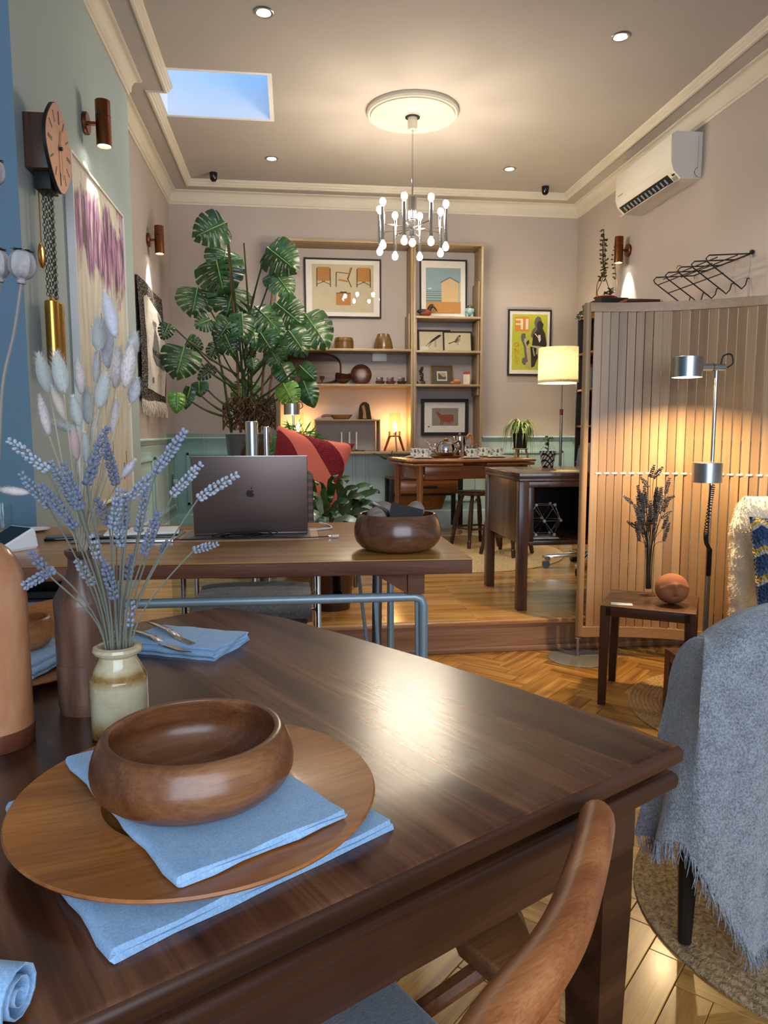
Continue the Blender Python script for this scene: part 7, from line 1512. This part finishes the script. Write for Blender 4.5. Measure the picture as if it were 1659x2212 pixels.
# plant in a black and white pot on the desk
m_, nt, b = _new('lattice_pot'); mp = _coord(nt, (1, 1, 1)); at_ = nt.nodes.new('ShaderNodeTexWave'); at_.inputs['Scale'].default_value = 22; at_.bands_direction = 'DIAGONAL'; at2 = nt.nodes.new('ShaderNodeTexWave'); at2.inputs['Scale'].default_value = 22; at2.bands_direction = 'DIAGONAL'
nt.links.new(mp.outputs[0], at_.inputs[0]); nt.links.new(_coord(nt, (-1, 1, 1)).outputs[0], at2.inputs[0]); mm_ = nt.nodes.new('ShaderNodeMath'); mm_.operation = 'MAXIMUM'; nt.links.new(at_.outputs['Fac'], mm_.inputs[0]); nt.links.new(at2.outputs['Fac'], mm_.inputs[1])
nt.links.new(_ramp(nt, mm_.outputs[0], [(.70, 'e0dccf'), (.80, '101010')]).outputs[0], b.inputs['Base Color']); b.inputs['Roughness'].default_value = .4
px_ = place(1183, 985, 4.33); pz_ = thing('potted_plant', 'small leafy plant in a black and white lattice pot on the desk', 'plant', (px_, 4.33, ZP+dz+.0005)); MB().lathe([(0, 0), (.034, 0), (.05, .095), (.052, .1), (.047, .1), (.044, .085), (0, .085)], 36).obj('pot', 'lattice_pot', pz_); MB().tube([(0, 0, .08), (.005, 0, .14), (.0, 0, .17)], .003, 6).obj('stem', 'green_stem', pz_)
for k in range(16): a = rl.uniform(0, 2*PI); z_ = rl.uniform(.10, .18); m = MB(); c_, s_ = math.cos(a), math.sin(a); L_ = rl.uniform(.035, .06); blade([V((0, 0, z_)), V((L_*.5*c_, L_*.5*s_, z_+.015)), V((L_*c_, L_*s_, z_-.002))], .014, m); m.obj('leaf', 'monstera_mid', pz_, smooth=60, fixn=False)
# office chair behind the desk
weave('chair_bluegrey', '7e868f', '9aa2aa', 200, .95, .3, .3, .001)
oc2 = thing('swivel_chair', 'grey-blue upholstered swivel chair on castors behind the walnut desk', 'chair', (2.06, 4.83, ZP), R(10)); m = MB()
for y_ in (-.025, .025): m.grid(lambda u_, v: ((-.23+.46*u_)*(1-.12*v*v)+.0, -.14+.0+y_*(1-abs(2*u_-1)**6)*(1-abs(2*v-1)**8)-.05*(1-(2*u_-1)**2), .47+.42*v-.02*abs(2*u_-1)**4*v), 20, 16)
m.obj('backrest', 'chair_bluegrey', oc2, smooth=70); MB().box(-.23, .23, -.12, .34, .42, .49, .03, seg=3).obj('seat', 'chair_bluegrey', oc2); MB().cyl(.025, .10, .42, 16).obj('column', 'chrome', oc2); MB().box(-.02, .02, -.16, -.10, .40, .55, .004).obj('back_stem', 'chrome', oc2)
for k in range(5):
    a = R(234+72*k-10); c_, s_ = math.cos(a), math.sin(a); MB().tube([(0, 0, .11), (.30*c_, .30*s_, .085)], [.02, .014], 10).obj('base_arm', 'chrome', oc2); cs = MB().cyl(.028, -.02, .02, 18, M=T(.30*c_, .30*s_, .029) @ RZ(math.degrees(a)) @ RX(90)).obj('castor', 'black_gloss', oc2); MB().box(.30*c_-.022, .30*c_+.022, .30*s_-.022, .30*s_+.022, .05, .085, .004).obj('castor_hood', 'chrome', cs)
# lounge chair with coral cushion
m_, nt, b = _new('coral_cushion'); mp = _coord(nt, (1, 1, 1)); wv = nt.nodes.new('ShaderNodeTexWave'); wv.bands_direction = 'DIAGONAL'; wv.inputs['Scale'].default_value = 1.9; wv.inputs['Distortion'].default_value = 2.2; wv.inputs['Detail'].default_value = .5; wv.inputs['Detail Scale'].default_value = 1.2; nt.links.new(mp.outputs[0], wv.inputs[0]); nz = _noise(nt, mp, 150, 2)
msk = _ramp(nt, wv.outputs['Fac'], [(.47, (0, 0, 0)), (.52, (1, 1, 1))]).outputs[0]; nt.links.new(_mix(nt, msk, 'e0705a', _ramp(nt, nz.outputs['Fac'], [(.3, '6b0f1c'), (.7, 'b3202f')]).outputs[0]), b.inputs['Base Color']); b.inputs['Roughness'].default_value = .95; mlt = nt.nodes.new('ShaderNodeMath'); mlt.operation = 'MULTIPLY'; nt.links.new(msk, mlt.inputs[0]); nt.links.new(nz.outputs['Fac'], mlt.inputs[1]); _bump(nt, b, mlt.outputs[0], 1, .02)
cc_ = ony(662, 1010, 4.6); lch = thing('easy_chair', 'wooden easy chair on the platform carrying the coral cushion', 'chair', (cc_.x, 4.72, ZP))
MB().box(-.28, .28, -.28, .25, .34, .42, .03, seg=3).obj('seat', 'dark_grey_fabric', lch); MB().box(-.26, .26, .16, .22, .40, .68, .03, seg=3, M=T(0, .05, 0) @ RX(-8)).obj('backrest', 'dark_grey_fabric', lch)
for x_ in (-.29, .29): MB().box(x_-.018, x_+.018, -.30, .30, .50, .525, .006).obj('armrest', 'walnut', lch); [MB().tube([(x_, y_, 0), (x_, y_, .5)], [.013, .018], 10).obj('leg', 'walnut_z', lch) for y_ in (-.26, .26)]
cushion('coral_cushion', 'coral cushion with crimson tufted waves standing on the easy chair', .50, .46, .15, 'coral_cushion', (cc_.x+.005, 4.60, cc_.z-.01), (R(-12), R(14), R(-6)), n=34, pinch=.22)
# second aluminium lamp in the back
al2 = alu_lamp('aluminium floor lamp with two drum shades beside the shelf and monstera', ony(633, 900, 5.85).x+.002, 5.85, ZP, ony(630, 884, 5.85).z, ony(650, 966, 5.85).z, .01, 'lamp_disc', .98)
for o_ in al2.children:
    if o_.name.startswith(('arm', 'cord')): o_.hide_render = False
spot_light('back_lamp_light', (0, -.02, ony(630, 884, 5.85).z-ZP-.005), 6, SOFTW, 150, .4, (0, 0, -1), .03, al2)
